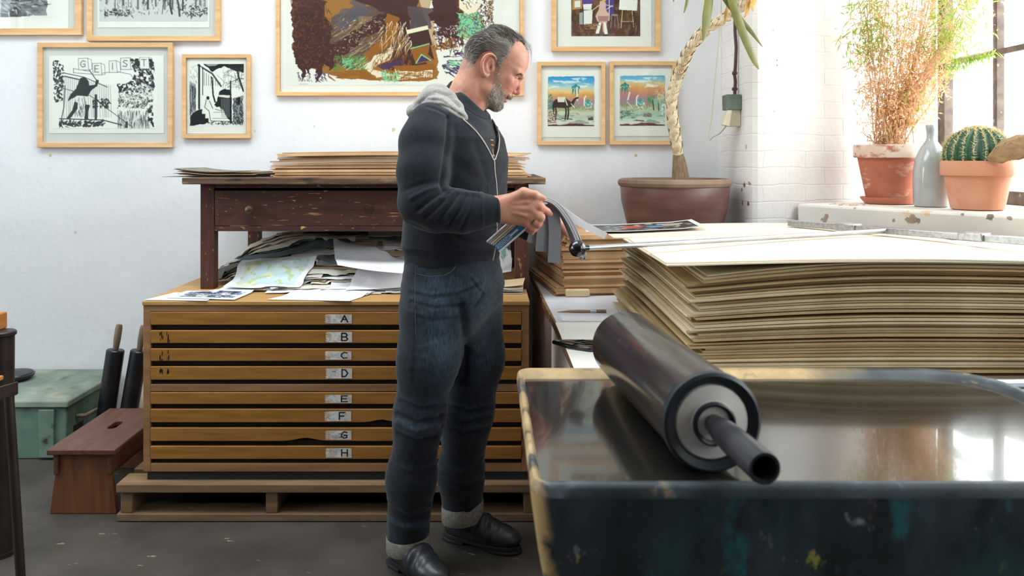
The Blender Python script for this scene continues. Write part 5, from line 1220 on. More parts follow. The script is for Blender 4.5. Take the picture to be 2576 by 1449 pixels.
# --- stoneware bottle
bt = Vector((1.868,3.40,SZ+.001))
tag(obj('stoneware_bottle', MB().lathe([(.060,0),(.066,.004),(.069,.02),(.0705,.10),(.069,.155),(.062,.20),(.049,.235),(.034,.260),(.023,.276),(.0185,.288),(.0175,.305),(.020,.325),(.0215,.340),(.019,.345),(.014,.344),(.0135,.30)], bt, 56), M['stoneware']),
    'grey glazed stoneware bottle between the two terracotta pots', 'bottle')
# --- cactus
cp = thing('potted_cactus', 'round ribbed cactus with pale spines in a terracotta pot', 'potted plant', (1.944,3.205,SZ))
c = Vector((1.944,3.205,SZ+.001))
pot(cp, c, .131, .094, .194, .060, M['terra'])
cc = c+Vector((0,0,.215)); RB = .112; NR = 20
mb = MB(); nu, nv = 220, 40; P = np.zeros((nv, nu, 3))
for i in range(nv):
    th = .02+(PI*.80-.02)*i/(nv-1)
    for j in range(nu):
        ph = 2*PI*j/nu; rr_ = RB*(1+.10*math.sin(th)*(abs(math.cos(ph*NR/2))**1.2-.5))
        P[i,j] = (cc.x+rr_*math.sin(th)*math.cos(ph)*1.04, cc.y+rr_*math.sin(th)*math.sin(ph)*1.04, cc.z+rr_*math.cos(th)*1.0)
idx = np.arange(nu*nv).reshape(nv,nu); q_ = np.stack([idx[:-1], np.roll(idx,-1,1)[:-1], np.roll(idx,-1,1)[1:], idx[1:]],-1).reshape(-1,4)
obj('cactus_body', MB().add(P.reshape(-1,3), q_.tolist()+[list(idx[0])]), M['cactus'], cp, ang=80)
sp = MB(); r = np.random.default_rng(6)
for j in range(NR):
    ph = 2*PI*j/NR
    for i in range(24):
        th = .10+PI*.66*i/23; o_ = Vector((math.sin(th)*math.cos(ph), math.sin(th)*math.sin(ph), math.cos(th))); rr_ = RB*(1+.05*math.sin(th))
        p = cc+Vector((o_.x*1.04,o_.y*1.04,o_.z))*rr_
        for s_ in range(8):
            d_ = (o_*r.uniform(.25,1)+Vector((r.normal(),r.normal(),r.normal()))*.55).normalized(); L = r.uniform(.010,.022)
            w_ = d_.cross(Vector((r.normal(),r.normal(),r.normal()))).normalized()*.0010; w2 = d_.cross(w_).normalized()*.0010
            sp.add([p+w_, p-w_*.5+w2, p-w_*.5-w2, p+d_*L], [(0,1,3),(1,2,3),(2,0,3)])
obj('spines', sp, M['spine'], cp, recalc=False, smooth=False)
# --- pot at the frame edge and the driftwood resting on both rims
ep = thing('terracotta_pot', 'terracotta pot at the right edge, beyond the driftwood', 'pot', (2.08,2.92,SZ))
pot(ep, Vector((2.086,2.93,SZ+.001)), .112, .08, .205, .05, M['terra'])
dw = MB(); n1, n2 = 26, 18; P = np.zeros((n1,n2,3)); r = np.random.default_rng(9)
A, B = W(2488,397,3.07), W(2640,346,2.98)
for i in range(n1):
    s_ = i/(n1-1); c = A.lerp(B, s_); hh = np.interp(s_, [0,.08,.25,.5,.75,1], [.006,.026,.042,.046,.042,.046]); ww = np.interp(s_, [0,.1,.4,1],[.006,.018,.026,.03])
    c = c+Vector((0,0,.006*math.sin(s_*5)))
    for j in range(n2):
        a_ = 2*PI*j/n2; q1 = 1+.13*math.sin(a_*5+s_*4)+.08*math.sin(a_*9+s_*11)+.06*math.sin(s_*23+a_*3)
        P[i,j] = c+Vector((.010*math.sin(a_*2), math.cos(a_)*ww*q1, math.sin(a_)*hh*q1))
idx = np.arange(n1*n2).reshape(n1,n2); q_ = np.stack([idx[:-1], np.roll(idx,-1,1)[:-1], np.roll(idx,-1,1)[1:], idx[1:]],-1).reshape(-1,4)
tag(obj('driftwood', MB().add(P.reshape(-1,3), q_.tolist()+[list(idx[0]), list(idx[-1])]), M['driftwood'], ang=70), 'weathered piece of driftwood resting across the cactus pot rim', 'driftwood')
tag(obj('wire_loop', MB().tube([W(2590+30*math.cos(a_)-8*math.sin(a_*2), 292+26*math.sin(a_), 2.95) for a_ in np.linspace(1.2,5.2,16)], .0012, 6).tube([W(2601,316,2.95), W(2604,390,2.95), W(2606,430,2.95)], .0012, 6), M['rod']), 'thin wire loop standing in the pot at the right edge', 'wire')
# --- crumbs and dry leaf litter on the sill
lt = MB(); r = np.random.default_rng(10)
for k in range(90):
    p = Vector((r.uniform(1.50,1.66), r.uniform(3.45,3.62), SZ+.001)) if k < 40 else Vector((r.uniform(2.06,2.17), r.uniform(3.06,3.26), SZ+.001))
    if k < 40 and p.y > 3.50+ (1.66-p.x): continue
    s_ = r.uniform(.004,.011); a_ = r.uniform(0,6)
    lt.add([p+Vector((math.cos(a_)*s_,math.sin(a_)*s_,0)), p+Vector((-math.sin(a_)*s_*.5,math.cos(a_)*s_*.5,s_*.5)), p-Vector((math.cos(a_)*s_,math.sin(a_)*s_,0)), p+Vector((math.sin(a_)*s_*.5,-math.cos(a_)*s_*.5,.001))], [(0,1,2,3)])
tag(obj('leaf_litter', lt, M['dry_leaf'], recalc=False, smooth=False), 'dry leaf crumbs scattered on the window sill', 'leaf litter', kind='stuff')
# --- wall socket, conduit and cord in the corner
so = thing('wall_socket', 'green-grey switch box with a cream plug on the brick corner', 'socket', W(1846,275,3.76))
ax, ay = Vector((.25,-1,0)).normalized(), None
def wbox(px0,py0,px1,py1,d,th,m,name,lab=None,b=.004):
    a_, b_ = W(px0,py0,d), W(px1,py1,d)
    return obj(name, MB().box(a_.x,b_.x,d,d+th,b_.z,a_.z), m, so, bevel=b, label=lab)
wbox(1828,237,1866,276,3.72,.075,M['socket_green'],'box','green-grey box with flaking white paint')
wbox(1836,276,1864,318,3.735,.06,M['socket_cream'],'socket_plate')
p = W(1826,298,3.79)
obj('plug', MB().prism([W(1831,277,3.71), W(1842,277,3.71), W(1836,318,3.71), W(1817,314,3.71)], (0,.035,0)), M['socket_cream'], so, bevel=.003, label='cream plug tilted out of the socket')
cpts = [W(1849,-60,3.775),W(1849,30,3.775),W(1849,80,3.77),W(1852,120,3.765),W(1850,165,3.77),W(1848,190,3.77),W(1850,205,3.77),W(1848,240,3.76)]
tag(obj('conduit_pipe', MB().tube(cpts, .0075, 10).lathe([(.009,-.008),(.012,-.004),(.012,.004),(.009,.008)], W(1848,184,3.77), 14).lathe([(.009,-.008),(.013,-.004),(.013,.004),(.009,.008)], W(1848,224,3.77), 14), M['cable_purple']),
    'purple-brown conduit running down to the green switch box', 'conduit')
Qc, _ = smooth_path([W(1816,-60,4.05),W(1812,40,4.05),W(1806,120,4.04),W(1798,200,4.03),W(1790,290,4.01),W(1782,338,4.0),W(1785,352,3.99),W(1794,344,3.96),W(1810,336,3.86),W(1826,318,3.73)], [1]*10, 60)
tag(obj('power_cord', MB().tube([Vector(p) for p in Qc], .0032, 8), M['cable_cream']), 'thin cream cord looping down the wall to the plug', 'cord')
# ------------------------------------------------------------------ foreground ink table and roller
def rrect(x0,x1,y0,y1,rs,n=8):
    """rounded rectangle, radii for (x0,y0),(x1,y0),(x1,y1),(x0,y1)"""
    P = []
    for (cx,cy,r,a0) in ((x0+rs[0],y0+rs[0],rs[0],PI),(x1-rs[1],y0+rs[1],rs[1],1.5*PI),(x1-rs[2],y1-rs[2],rs[2],0),(x0+rs[3],y1-rs[3],rs[3],.5*PI)):
        for k in range(n+1):
            a = a0+PI/2*k/n; P.append((cx+math.cos(a)*r, cy+math.sin(a)*r))
    return P
RZ = .875
tray = thing('ink_table', 'ink-stained black table with a raised rounded rim in the foreground', 'ink table', (.56,1.51,0))
TX0, TX1, TY0, TY1 = .0617, 1.110, 1.170, 1.847
rad = (.036,.06,.155,.042)
def ring(off, z): return [(x,y,z) for x,y in rrect(TX0+off*(.5 if z > .83 else 1),TX1-off,TY0+off,TY1-off*1.9,[max(.006,q-off) for q in rad])]
def loft(rings, closed=False):
    n = len(rings[0]); vs = [p for R_ in rings for p in R_]; fs = []
    for i in range(len(rings)-1):
        for k in range(n): fs.append((i*n+k, i*n+(k+1)%n, (i+1)*n+(k+1)%n, (i+1)*n+k))
    return vs, fs
vs, fs = loft([ring(.072,RZ-.345), ring(.052,RZ-.32), ring(.042,RZ-.27), ring(.012,RZ-.11), ring(.002,RZ-.03), ring(.001,RZ-.019)])
fs.append(list(range(len(ring(0,0))))[::-1])
obj('table_body', MB().add(vs, fs), M['tray_out'], tray, ang=60)
vs, fs = loft([ring(.001,RZ-.019), ring(.003,RZ-.007), ring(.009,RZ), ring(.021,RZ-.001), ring(.028,RZ-.007), ring(.034,RZ-.013)])
obj('raised_rim', MB().add(vs, fs), M['tray_rim'], tray, ang=60)
n = len(ring(0,0)); SLAB = RZ-.0125
obj('ink_slab', MB().add(ring(.033,SLAB), [list(range(n))]), M['ink_slab'], tray, smooth=False, label='glossy grey slab')
for x in (TX0+.11, TX1-.17):
    for y in (TY0+.11, TY1-.20):
        obj('leg', MB().box(x, x+.06, y, y+.06, 0, RZ-.34), M['dark_metal'], tray, bevel=.003)
rl = thing('large_ink_roller', 'large dark ink roller lying across the foreground ink table', 'ink roller', (.34,1.45,SLAB))
R = .0745
zr = SLAB+R+.0042
Bp, Ep = Vector((.2992,1.775,zr)), Vector((.3640,1.062,zr))
ax = (Ep-Bp).normalized(); Lt = (Ep-Bp).length
LB = Lt*.727
obj('roller_body', MB().lathe([(.03,0),(R-.007,0),(R-.002,.002),(R,.010),(R,LB-.006)], Bp, 80, axis=ax), M['roller'], rl)
obj('end_ring', MB().lathe([(R,LB-.012),(R+.003,LB-.007),(R+.004,LB+.001),(R+.003,LB+.009),(R-.002,LB+.012),(R-.013,LB+.008),(R-.016,LB+.0)], Bp, 80, axis=ax), M['roller_ring'], rl)
obj('end_plate', MB().lathe([(R-.015,LB+.002),(R-.018,LB+.006),(.035,LB+.011),(.033,LB+.014),(.031,LB+.011),(.024,LB+.012),(0,LB+.012)], Bp, 80, axis=ax), M['aluminium'], rl)
obj('bearing', MB().lathe([(.034,LB+.009),(.034,LB+.018),(.031,LB+.020),(.027,LB+.017),(.0255,LB+.011)], Bp, 48, axis=ax), M['roller_ring'], rl)
obj('handle', MB().lathe([(.014,LB+.006),(.0155,LB+.024),(.0195,LB+.048),(.0215,LB+.084),(.0222,Lt-.005),(.0215,Lt),(.0175,Lt),(.0165,Lt-.004),(.016,Lt-.06),(0,Lt-.06)], Bp, 40, axis=ax), M['tube_metal'], rl)
obj('handle', MB().lathe([(0,-.17),(.016,-.166),(.020,-.12),(.019,-.06),(.014,0)], Bp, 24, axis=ax), M['tube_metal'], rl)
# ------------------------------------------------------------------ implicit surfaces for the figure
class Field:
    CAP = .05
    def __init__(s, xs, ys, zs):
        s.ax = [np.asarray(a, np.float32) for a in (xs, ys, zs)]
        s.F = np.full([len(a) for a in s.ax], s.CAP, np.float32)
    def block(s, lo, hi):
        sl = []
        for a, l, h in zip(s.ax, lo, hi):
            i, j = np.searchsorted(a, l), np.searchsorted(a, h); sl.append(slice(max(0,i-1), min(len(a), j+1)))
        if any(q.stop-q.start < 2 for q in sl): return None, None
        return tuple(sl), (s.ax[0][sl[0]][:,None,None], s.ax[1][sl[1]][None,:,None], s.ax[2][sl[2]][None,None,:])
    def put(s, fn, lo, hi, k=.01, cut=False):
        m = s.CAP*.8+k
        sl, P = s.block([v-m for v in lo], [v+m for v in hi])
        if sl is None: return s
        d = fn(*P).astype(np.float32); A = s.F[sl]
        if cut: A, d = -A, d
        h = np.maximum(k-np.abs(A-d), 0)/k
        r = np.minimum(A, d)-h*h*k*.25
        s.F[sl] = -r if cut else r
        return s
    def cap(s, a, b, ra, rb=None, k=.01, cut=False):
        a, b = np.asarray(a, float), np.asarray(b, float); rb = ra if rb is None else rb
        d = b-a; L = d.dot(d)+1e-12
        def fn(X,Y,Z):
            t = np.clip(((X-a[0])*d[0]+(Y-a[1])*d[1]+(Z-a[2])*d[2])/L, 0, 1)
            return np.sqrt((X-a[0]-t*d[0])**2+(Y-a[1]-t*d[1])**2+(Z-a[2]-t*d[2])**2)-(ra+(rb-ra)*t)
        R = max(ra, rb)
        return s.put(fn, np.minimum(a,b)-R, np.maximum(a,b)+R, k, cut)
    def chain(s, pts, rs, k=.01, cut=False):
        for i in range(len(pts)-1): s.cap(pts[i], pts[i+1], rs[i], rs[i+1], k, cut)
        return s
    def ell(s, c, r, R=None, k=.01, cut=False):
        c = np.asarray(c, float); r = np.asarray(r, float); R = np.eye(3) if R is None else np.asarray(R, float)   # rows of R = local axes
        def fn(X,Y,Z):
            x, y, z = X-c[0], Y-c[1], Z-c[2]
            q = [(x*R[i][0]+y*R[i][1]+z*R[i][2]) for i in range(3)]
            k0 = np.sqrt(sum((q[i]/r[i])**2 for i in range(3))); k1 = np.sqrt(sum((q[i]/r[i]**2)**2 for i in range(3)))+1e-9
            return k0*(k0-1)/k1
        m = r.max()
        return s.put(fn, c-m, c+m, k, cut)
    def loft(s, rows, th, k=.01, p=2.3, grow=0.0):
        """rows: (z, x, y, a, b) superellipses; a along the facing direction, b across; th = facing angle"""
        rows = np.array(rows, float); o = np.argsort(rows[:,0]); rows = rows[o]
        c, q = math.cos(th), math.sin(th)
        def fn(X,Y,Z):
            z = np.clip(Z, rows[0,0], rows[-1,0])
            g = [np.interp(z.ravel(), rows[:,0], rows[:,i]).reshape(z.shape) for i in range(1,5)]
            dx, dy = X-g[0], Y-g[1]
            u = np.abs(dx*c-dy*q)/(g[2]+grow); v = np.abs(dx*q+dy*c)/(g[3]+grow)
            m = np.minimum(g[2], g[3])+grow
            d = ((u**p+v**p+1e-9)**(1/p)-1)*m*.95
            return np.maximum(d, np.maximum(rows[0,0]-Z, Z-rows[-1,0])*.9)
        R = rows[:,3:5].max()+grow
        return s.put(fn, (rows[:,1].min()-R, rows[:,2].min()-R, rows[0,0]), (rows[:,1].max()+R, rows[:,2].max()+R, rows[-1,0]), k)
    def mesh(s):
        F = s.F; I = F < 0
        c = [I[i:F.shape[0]-1+i, j:F.shape[1]-1+j, k:F.shape[2]-1+k] for i in (0,1) for j in (0,1) for k in (0,1)]
        a = c[0].copy(); n = c[0].copy()
        for q in c[1:]: a &= q; n |= q
        C = np.argwhere(n & ~a); i, j, k = C.T
        acc = np.zeros((len(C),3)); cnt = np.zeros(len(C))
        cor = [(x,y,z) for x in (0,1) for y in (0,1) for z in (0,1)]
        val = {q: F[i+q[0], j+q[1], k+q[2]] for q in cor}
        for q in cor:
            for ax in range(3):
                if q[ax]: continue
                e = list(q); e[ax] = 1; e = tuple(e)
                A, B = val[q], val[e]; m = (A < 0) != (B < 0)
                t = np.where(m, A/np.where(A-B == 0, 1, A-B), 0)
                for d in range(3): acc[:,d] += np.where(m, q[d]+(t if d == ax else 0), 0)
                cnt += m
        P = C+acc/cnt[:,None]
        V = np.stack([np.interp(P[:,d], np.arange(len(s.ax[d])), s.ax[d]) for d in range(3)], 1)
        M_ = np.full(n.shape, -1, np.int32); M_[i,j,k] = np.arange(len(C))
        fs = []
        for ax in range(3):
            s0 = [slice(1,-1)]*3; s0[ax] = slice(0,-1); s1 = list(s0); s1[ax] = slice(1,None)
            sh = [q-1 if d == ax else q for d, q in enumerate(F.shape)]
            A, B = I[tuple(s0)], I[tuple(s1)]
            E = np.argwhere(A != B)
            if not len(E): continue
            fl = A[tuple(E.T)]
            g = E.copy()
            for d in range(3):
                if d != ax: g[:,d] += 1
            u, w = [d for d in range(3) if d != ax]
            def cell(du, dw):
                h = g.copy(); h[:,u] -= du; h[:,w] -= dw; return M_[tuple(h.T)]
            q = np.stack([cell(1,1), cell(0,1), cell(0,0), cell(1,0)], 1)
            flip = fl if ax != 1 else ~fl
            q[~flip] = q[~flip][:, ::-1]
            fs.append(q)
        return V, np.concatenate(fs)
def axis(*segs):
    """(start, end, step) pieces of a graded grid axis"""
    out = [segs[0][0]]
    for a, b, st in segs:
        n = max(1, int(round((b-a)/st))); out += list(a+(b-a)*np.arange(1,n+1)/n)
    return np.array(out)
def relax(V, Q, it=1, lam=.5, w=None):
    """Laplacian smoothing over quad edges"""
    E = np.concatenate([Q[:,[0,1]], Q[:,[1,2]], Q[:,[2,3]], Q[:,[3,0]]]); n = len(V)
    deg = np.bincount(E.ravel(), minlength=n)[:,None]
    for _ in range(it):
        S_ = np.stack([np.bincount(E[:,0], V[E[:,1],d], n)+np.bincount(E[:,1], V[E[:,0],d], n) for d in range(3)], 1)
        D = S_/np.maximum(deg,1)-V
        V = V+lam*D*(1 if w is None else w[:,None])
    return V
def normals(V, Q):
    N = np.cross(V[Q[:,2]]-V[Q[:,0]], V[Q[:,3]]-V[Q[:,1]]); out = np.zeros_like(V)
    for c in range(4):
        for d in range(3): out[:,d] += np.bincount(Q[:,c], N[:,d], len(V))
    return out/(np.linalg.norm(out,axis=1,keepdims=True)+1e-12)
def toPx(V):
    return CX+V[:,0]*F/V[:,1], CY-(V[:,2]-EYE)*F/V[:,1]
def segdist(px, py, pts):
    d = np.full(len(px), 1e9); 
    for (x0,y0),(x1,y1) in zip(pts[:-1], pts[1:]):
        dx, dy = x1-x0, y1-y0; t = np.clip(((px-x0)*dx+(py-y0)*dy)/(dx*dx+dy*dy+1e-9),0,1)
        d = np.minimum(d, np.hypot(px-x0-t*dx, py-y0-t*dy))
    return d
def inpoly(px, py, pts):
    ins = np.zeros(np.shape(px), bool); n = len(pts)
    for i in range(n):
        x0,y0 = pts[i]; x1,y1 = pts[(i+1)%n]
        if y0 == y1: continue
        ins ^= ((y0 > py) != (y1 > py)) & (px < (x1-x0)*(py-y0)/(y1-y0)+x0)
    return ins
def wavy(V, sc, seed):
    """smooth pseudo-noise in -1..1"""
    r = np.random.default_rng(seed); out = 0
    for k in range(6):
        d = r.normal(size=3); d /= np.linalg.norm(d); ph = r.uniform(0,6.3)
        out = out+np.sin(V@d*sc*r.uniform(.6,1.6)+ph+1.5*np.sin(V@np.roll(d,1)*sc*.7+ph*2))
    return out/6
def fold(V, N, creases):
    """creases: (photo polyline, depth m, half-width px): pushes the camera-facing cloth in (or out, negative)"""
    px, py = toPx(V); face = np.clip(-N[:,1]*1.4+.25, 0, 1); disp = np.zeros(len(V))
    for pts, amp, wd in creases:
        d = segdist(px, py, pts); disp += amp*np.exp(-(d/wd)**2)
    return V-N*(disp*face)[:,None]
def field_obj(name, V, Q, m, parent, attrs=(), **k):
    me = bpy.data.meshes.new(name); base = np.array(root_loc(parent))
    A = V-base
    me.vertices.add(len(A)); me.vertices.foreach_set('co', A.astype(np.float32).ravel())
    me.loops.add(Q.size); me.loops.foreach_set('vertex_index', Q.astype(np.int32).ravel())
    me.polygons.add(len(Q)); me.polygons.foreach_set('loop_start', np.arange(0,Q.size,4,dtype=np.int32)); me.polygons.foreach_set('use_smooth', [True]*len(Q))
    me.update(calc_edges=True); me.validate()
    for mm in (m if isinstance(m,(list,tuple)) else [m]): me.materials.append(mm)
    for an, av in attrs:
        at = me.attributes.new(an, 'FLOAT', 'POINT'); at.data.foreach_set('value', av.astype(np.float32))
    o = bpy.data.objects.new(name, me); COL.objects.link(o); o.parent = parent
    if k.get('label'): o['label'] = k['label']
    return o
from mathutils.bvhtree import BVHTree
def bvh_of(*VQ):
    vs, qs = [], []
    for V, Q in VQ: b = len(vs); vs += [tuple(p) for p in V]; qs += [tuple(int(i)+b for i in q) for q in Q]
    return BVHTree.FromPolygons(vs, qs)
def hit(bv, px, py, off=.002):
    o = Vector((0,0,EYE)); d = (W(px,py,1.0)-o).normalized()
    p, n, i, ds = bv.ray_cast(o, d)
    if p is None: return None
    if n.dot(d) > 0: n = -n
    return p+n*off
def seam(bv, pts, n, off=.001):
    """photo polyline laid on the surface"""
    out = []
    P = np.array(pts, float); s_ = np.linspace(0, len(P)-1, n)
    for t in s_:
        i = min(int(t), len(P)-2); f = t-i; q = P[i]*(1-f)+P[i+1]*f
        h = hit(bv, q[0], q[1], off)
        if h is not None: out.append(h)
    if len(out) > 4:
        A = np.array(out)
        for _ in range(2): A[1:-1] = A[1:-1]*.5+(A[:-2]+A[2:])*.25
        out = [Vector(a) for a in A]
    return out
# ------------------------------------------------------------------ the man
def attr_mat(name, build):
    t = NT(name)
    def A(n):
        x = t.n('ShaderNodeAttribute'); x.attribute_name = n; return x.outputs['Fac']
    build(t, A); return t.mat
def skin_build(t, A):
    base = t.ramp(t.noise(26, 6, .6), [(.3, srgb('#bd8670')), (.7, srgb('#d09d87'))])
    base = t.mix(t.ramp(t.noise(45, 5, .65, t.vec(loc=(2,5,1))), [(.45, 0.0), (.75, .45)]), base, srgb('#a8685a'))
    c = t.mix(t.math('MULTIPLY', A('red'), .75), base, srgb('#b05a4c'))
    c = t.mix(t.math('MULTIPLY', A('stub'), .50), c, srgb('#7d6a5f'))
    c = t.mix(t.ramp(t.noise(140, 3), [(.62, 0.0), (.72, .25)]), c, srgb('#a9614d'))
    t.col(c); t.bump(t.noise(260, 4), .14, .0008); t.bump(t.noise(70, 5, .6, t.vec((1,1,2.2))), .22, .0016)
    t.set(Roughness=.46, Subsurface_Weight=.12, Specular_IOR_Level=.4); t.b.inputs['Subsurface Radius'].default_value = (.01,.004,.002)
M['skin'] = attr_mat('skin', skin_build)
def denim_build(t, A):
    ty = t.noise(170, 4, .6, t.vec((1,1,.25)))
    c = t.ramp(ty, [(.3, srgb('#0c1016')), (.7, srgb('#161c27'))])
    f = t.ramp(ty, [(.3, srgb('#2f3e4e')), (.7, srgb('#586d82'))])
    c = t.mix(A('wear'), c, f)
    t.col(c); t.bump(t.noise(300, 3), .25, .0008); t.set(Roughness=.85, Sheen_Weight=.15, Specular_IOR_Level=.25)
M['denim'] = attr_mat('dark_denim', denim_build)
M['hoodie'] = mat('charcoal_navy_knit', '#14161c', '#1d2028', scale=160, rough=.9, bump=.25, bscale=420, bdist=.0006, sheen=.12, spec=.2)
M['tee'] = mat('dark_navy_jersey', '#11151d', '#1a1f29', scale=120, rough=.85, bump=.2, bscale=400, bdist=.0005, sheen=.2, spec=.2)
M['hoodgrey'] = mat('heather_grey_knit', '#85827f', '#9c9995', scale=140, rough=.9, bump=.25, bscale=380, bdist=.0006, sheen=.3, spec=.2)
M['cuff'] = mat('turned_up_denim', '#6f6d68', '#8b8880', scale=120, rough=.9, bump=.3, bscale=300, bdist=.0008)
M['boot'] = mat('black_worn_leather', '#191b1f', '#2a2d33', scale=14, rough=.42, bump=.25, bscale=60, bdist=.0015, coat=.15, layers=(('#3c4148', 9, .6, .8),))
M['sole'] = mat('black_sole', '#121315', '#1c1d1f', scale=20, rough=.7)
M['hair_dark'] = mat('dark_hair', '#2f2823', '#4a4038', scale=60, rough=.45)
M['hair_grey'] = mat('grey_hair', '#8a837b', '#b3aca3', scale=60, rough=.45)
M['beard_white'] = mat('grey_beard', '#aea59b', '#ded6cb', scale=60, rough=.55)
M['beard_dark'] = mat('brown_beard', '#5f4a3c', '#7d6553', scale=60, rough=.55)
M['zip'] = mat('silver_zip', '#a9a39a', '#c9c4bb', scale=60, rough=.35, metal=.6)
M['zip_tape'] = mat('cream_zip_tape', '#b5ada4', '#cac3ba', scale=60, rough=.8)
M['stitch'] = mat('tan_stitching', '#55585e', '#6a6a6a', scale=40, rough=.8)
M['orange_ink'] = mat('orange_print', '#c07a3a', rough=.8)
M['gold'] = mat('gold_ring', '#c79a4a', rough=.2, metal=1)
man = thing('person', 'man in a dark hoodie, jeans and boots, standing and leafing through paper swatches', 'person', (-.1, 2.70, 0))
A3 = lambda v: np.array(v, float)
P3 = lambda px,py,d: np.array(W(px,py,d))
# head frame: f forward, u up, s towards the camera (his right side)
PIT = math.radians(20)
HO = P3(1228,177,2.70)
hf, hu, hs = A3((math.cos(PIT),0,-math.sin(PIT))), A3((math.sin(PIT),0,math.cos(PIT))), A3((0,-1,0))
def H(f, s, u): return HO+hf*f+hs*s+hu*u
RH = np.stack([hf,hs,hu])
def loc(V):
    D = V-HO; return D@hf, D@hs, D@hu
def px2fu(px, py): 
    dx, dy = px-1228, py-177; c, q = math.cos(PIT), math.sin(PIT); return ((c*dx+q*dy)/750, (q*dx-c*dy)/750)
PROF = [(.1215,.049),(.118,.0775),(.110,.096),(.092,.112),(.063,.133),(.0165,.145),(-.0226,.140),(-.045,.120),(-.067,.099),(-.082,.073),(-.088,.038),(-.083,.0085),(-.074,-.017),(-.055,-.045),(-.02,-.075),
        (.015,-.100),(.036,-.1165),(.058,-.1185),(.073,-.113),(.082,-.101),(.0835,-.089),(.089,-.074),(.097,-.055),(.104,-.045),(.1065,-.03),(.107,-.01),(.109,.0038),(.1155,.0146),(.1185,.0307)]
def closed_spline(P, m=6):
    P = np.array(P); n = len(P); out = []
    for i in range(n):
        p0,p1,p2,p3 = P[i-1],P[i],P[(i+1)%n],P[(i+2)%n]
        for t in np.arange(m)/m: out.append(.5*((2*p1)+(-p0+p2)*t+(2*p0-5*p1+4*p2-p3)*t*t+(-p0+3*p1-3*p2+p3)*t**3))
    return np.array(out)
class Prof:
    """table of signed distance (positive inside) to a side-view outline"""
    def __init__(s, P):
        C = closed_spline(P); s.g = np.arange(-.17,.20,.0016); X, Y = np.meshgrid(s.g, s.g, indexing='ij')
        d = segdist(X.ravel(), Y.ravel(), [tuple(c) for c in C]+[tuple(C[0])])
        ins = inpoly(X.ravel(), Y.ravel(), [tuple(c) for c in C])
        s.T = np.where(ins, d, -d).reshape(X.shape)
    def __call__(s, f, u):
        a = np.clip((f-s.g[0])/.0016, 0, len(s.g)-1.01); b = np.clip((u-s.g[0])/.0016, 0, len(s.g)-1.01)
        i, j = a.astype(int), b.astype(int); x, y = a-i, b-j; T = s.T
        return T[i,j]*(1-x)*(1-y)+T[i+1,j]*x*(1-y)+T[i,j+1]*(1-x)*y+T[i+1,j+1]*x*y
def inflate(prof, wd, R=.075):
    def fn(X,Y,Z):
        x, y, z = X-HO[0], Y-HO[1], Z-HO[2]
        f = x*hf[0]+z*hf[2]; s_ = -y; u = x*hu[0]+z*hu[2]
        f, u = np.broadcast_arrays(f, u); d = prof(f[:,0,:], u[:,0,:])[:,None,:] if f.shape[1] >= 1 else prof(f,u)
        q = np.maximum(1-d/R, 0); h = np.abs(s_)/wd(f, u)
        return ((q**2.2+h**2.2+1e-9)**(1/2.2)-1)*.06
    return fn
def head_w(f, u): return np.interp(u.ravel(), [-.13,-.09,-.05,-.01,.03,.09,.15], [.040,.052,.061,.068,.075,.0765,.070]).reshape(u.shape)
XS = axis((-.46,-.10,.009),(-.10,.27,.0021),(.27,.34,.008)); YS = axis((2.36,2.40,.004),(2.40,2.81,.0021),(2.81,3.04,.009))
ZS_ = axis((-.01,1.07,.011),(1.07,1.265,.0021),(1.265,1.50,.006),(1.50,1.80,.0020))
B = Field(XS, YS, ZS_)
lo, hi = HO-.17, HO+.19
prof = Prof(PROF)
B.put(inflate(prof, head_w), lo, hi, .01)
# neck, trunk and limbs inside the clothes
B.chain([H(-.030,0,-.02), H(-.028,0,-.065), P3(1178,240,2.70), P3(1160,268,2.70)], [.060,.058,.059,.066], .03)
B.chain([H(.030,.034,-.075), P3(1200,272,2.665), P3(1196,300,2.67)], [.020,.017,.014], .02)   # neck cord
TH = math.radians(21); fw = A3((math.cos(TH),-math.sin(TH),0)); sd = A3((-math.sin(TH),-math.cos(TH),0))
TORSO = [(.965,-.123,2.70,.146,.180),(1.00,-.123,2.70,.150,.185),(1.06,-.122,2.70,.158,.190),(1.14,-.116,2.70,.158,.193),(1.24,-.108,2.70,.160,.198),(1.35,-.102,2.70,.158,.202),(1.42,-.106,2.70,.146,.194),(1.465,-.113,2.70,.128,.170),(1.505,-.122,2.70,.102,.132),(1.545,-.132,2.70,.076,.092)]
B.loft([(z-.012,x,y,a*.82,b*.82) for z,x,y,a,b in TORSO], TH, .03)
B.loft([(.80,-.120,2.70,.10,.13),(.88,-.122,2.70,.14,.172),(.97,-.123,2.70,.128,.160)], TH, .03)
ARM_R = [P3(1088,345,2.575), P3(1066,420,2.470), P3(1064,520,2.445), P3(1150,531,2.425), P3(1262,527,2.43)]
B.chain(ARM_R, [.050,.050,.045,.044,.031], .02)
ARM_L = [A3((-.05,2.84,1.42)), A3((-.03,2.93,1.33)), A3((-.02,2.93,1.20)), A3((.06,2.84,1.15)), P3(1338,578,2.68)]
B.chain(ARM_L, [.050,.050,.045,.042,.030], .02)
LEG_R = [P3(1080,790,2.60), P3(1077,900,2.60), P3(1056,1045,2.61), P3(1036,1200,2.63), P3(1028,1320,2.65), A3((-.268,2.65,.13))]
LEG_L = [P3(1192,790,2.79), P3(1192,900,2.79), P3(1173,1040,2.80), P3(1160,1200,2.82), P3(1161,1262,2.83), A3((-.099,2.845,.13))]
B.chain(LEG_R, [.082,.075,.055,.052,.036,.032], .02); B.chain(LEG_L, [.082,.075,.055,.052,.036,.032], .02)
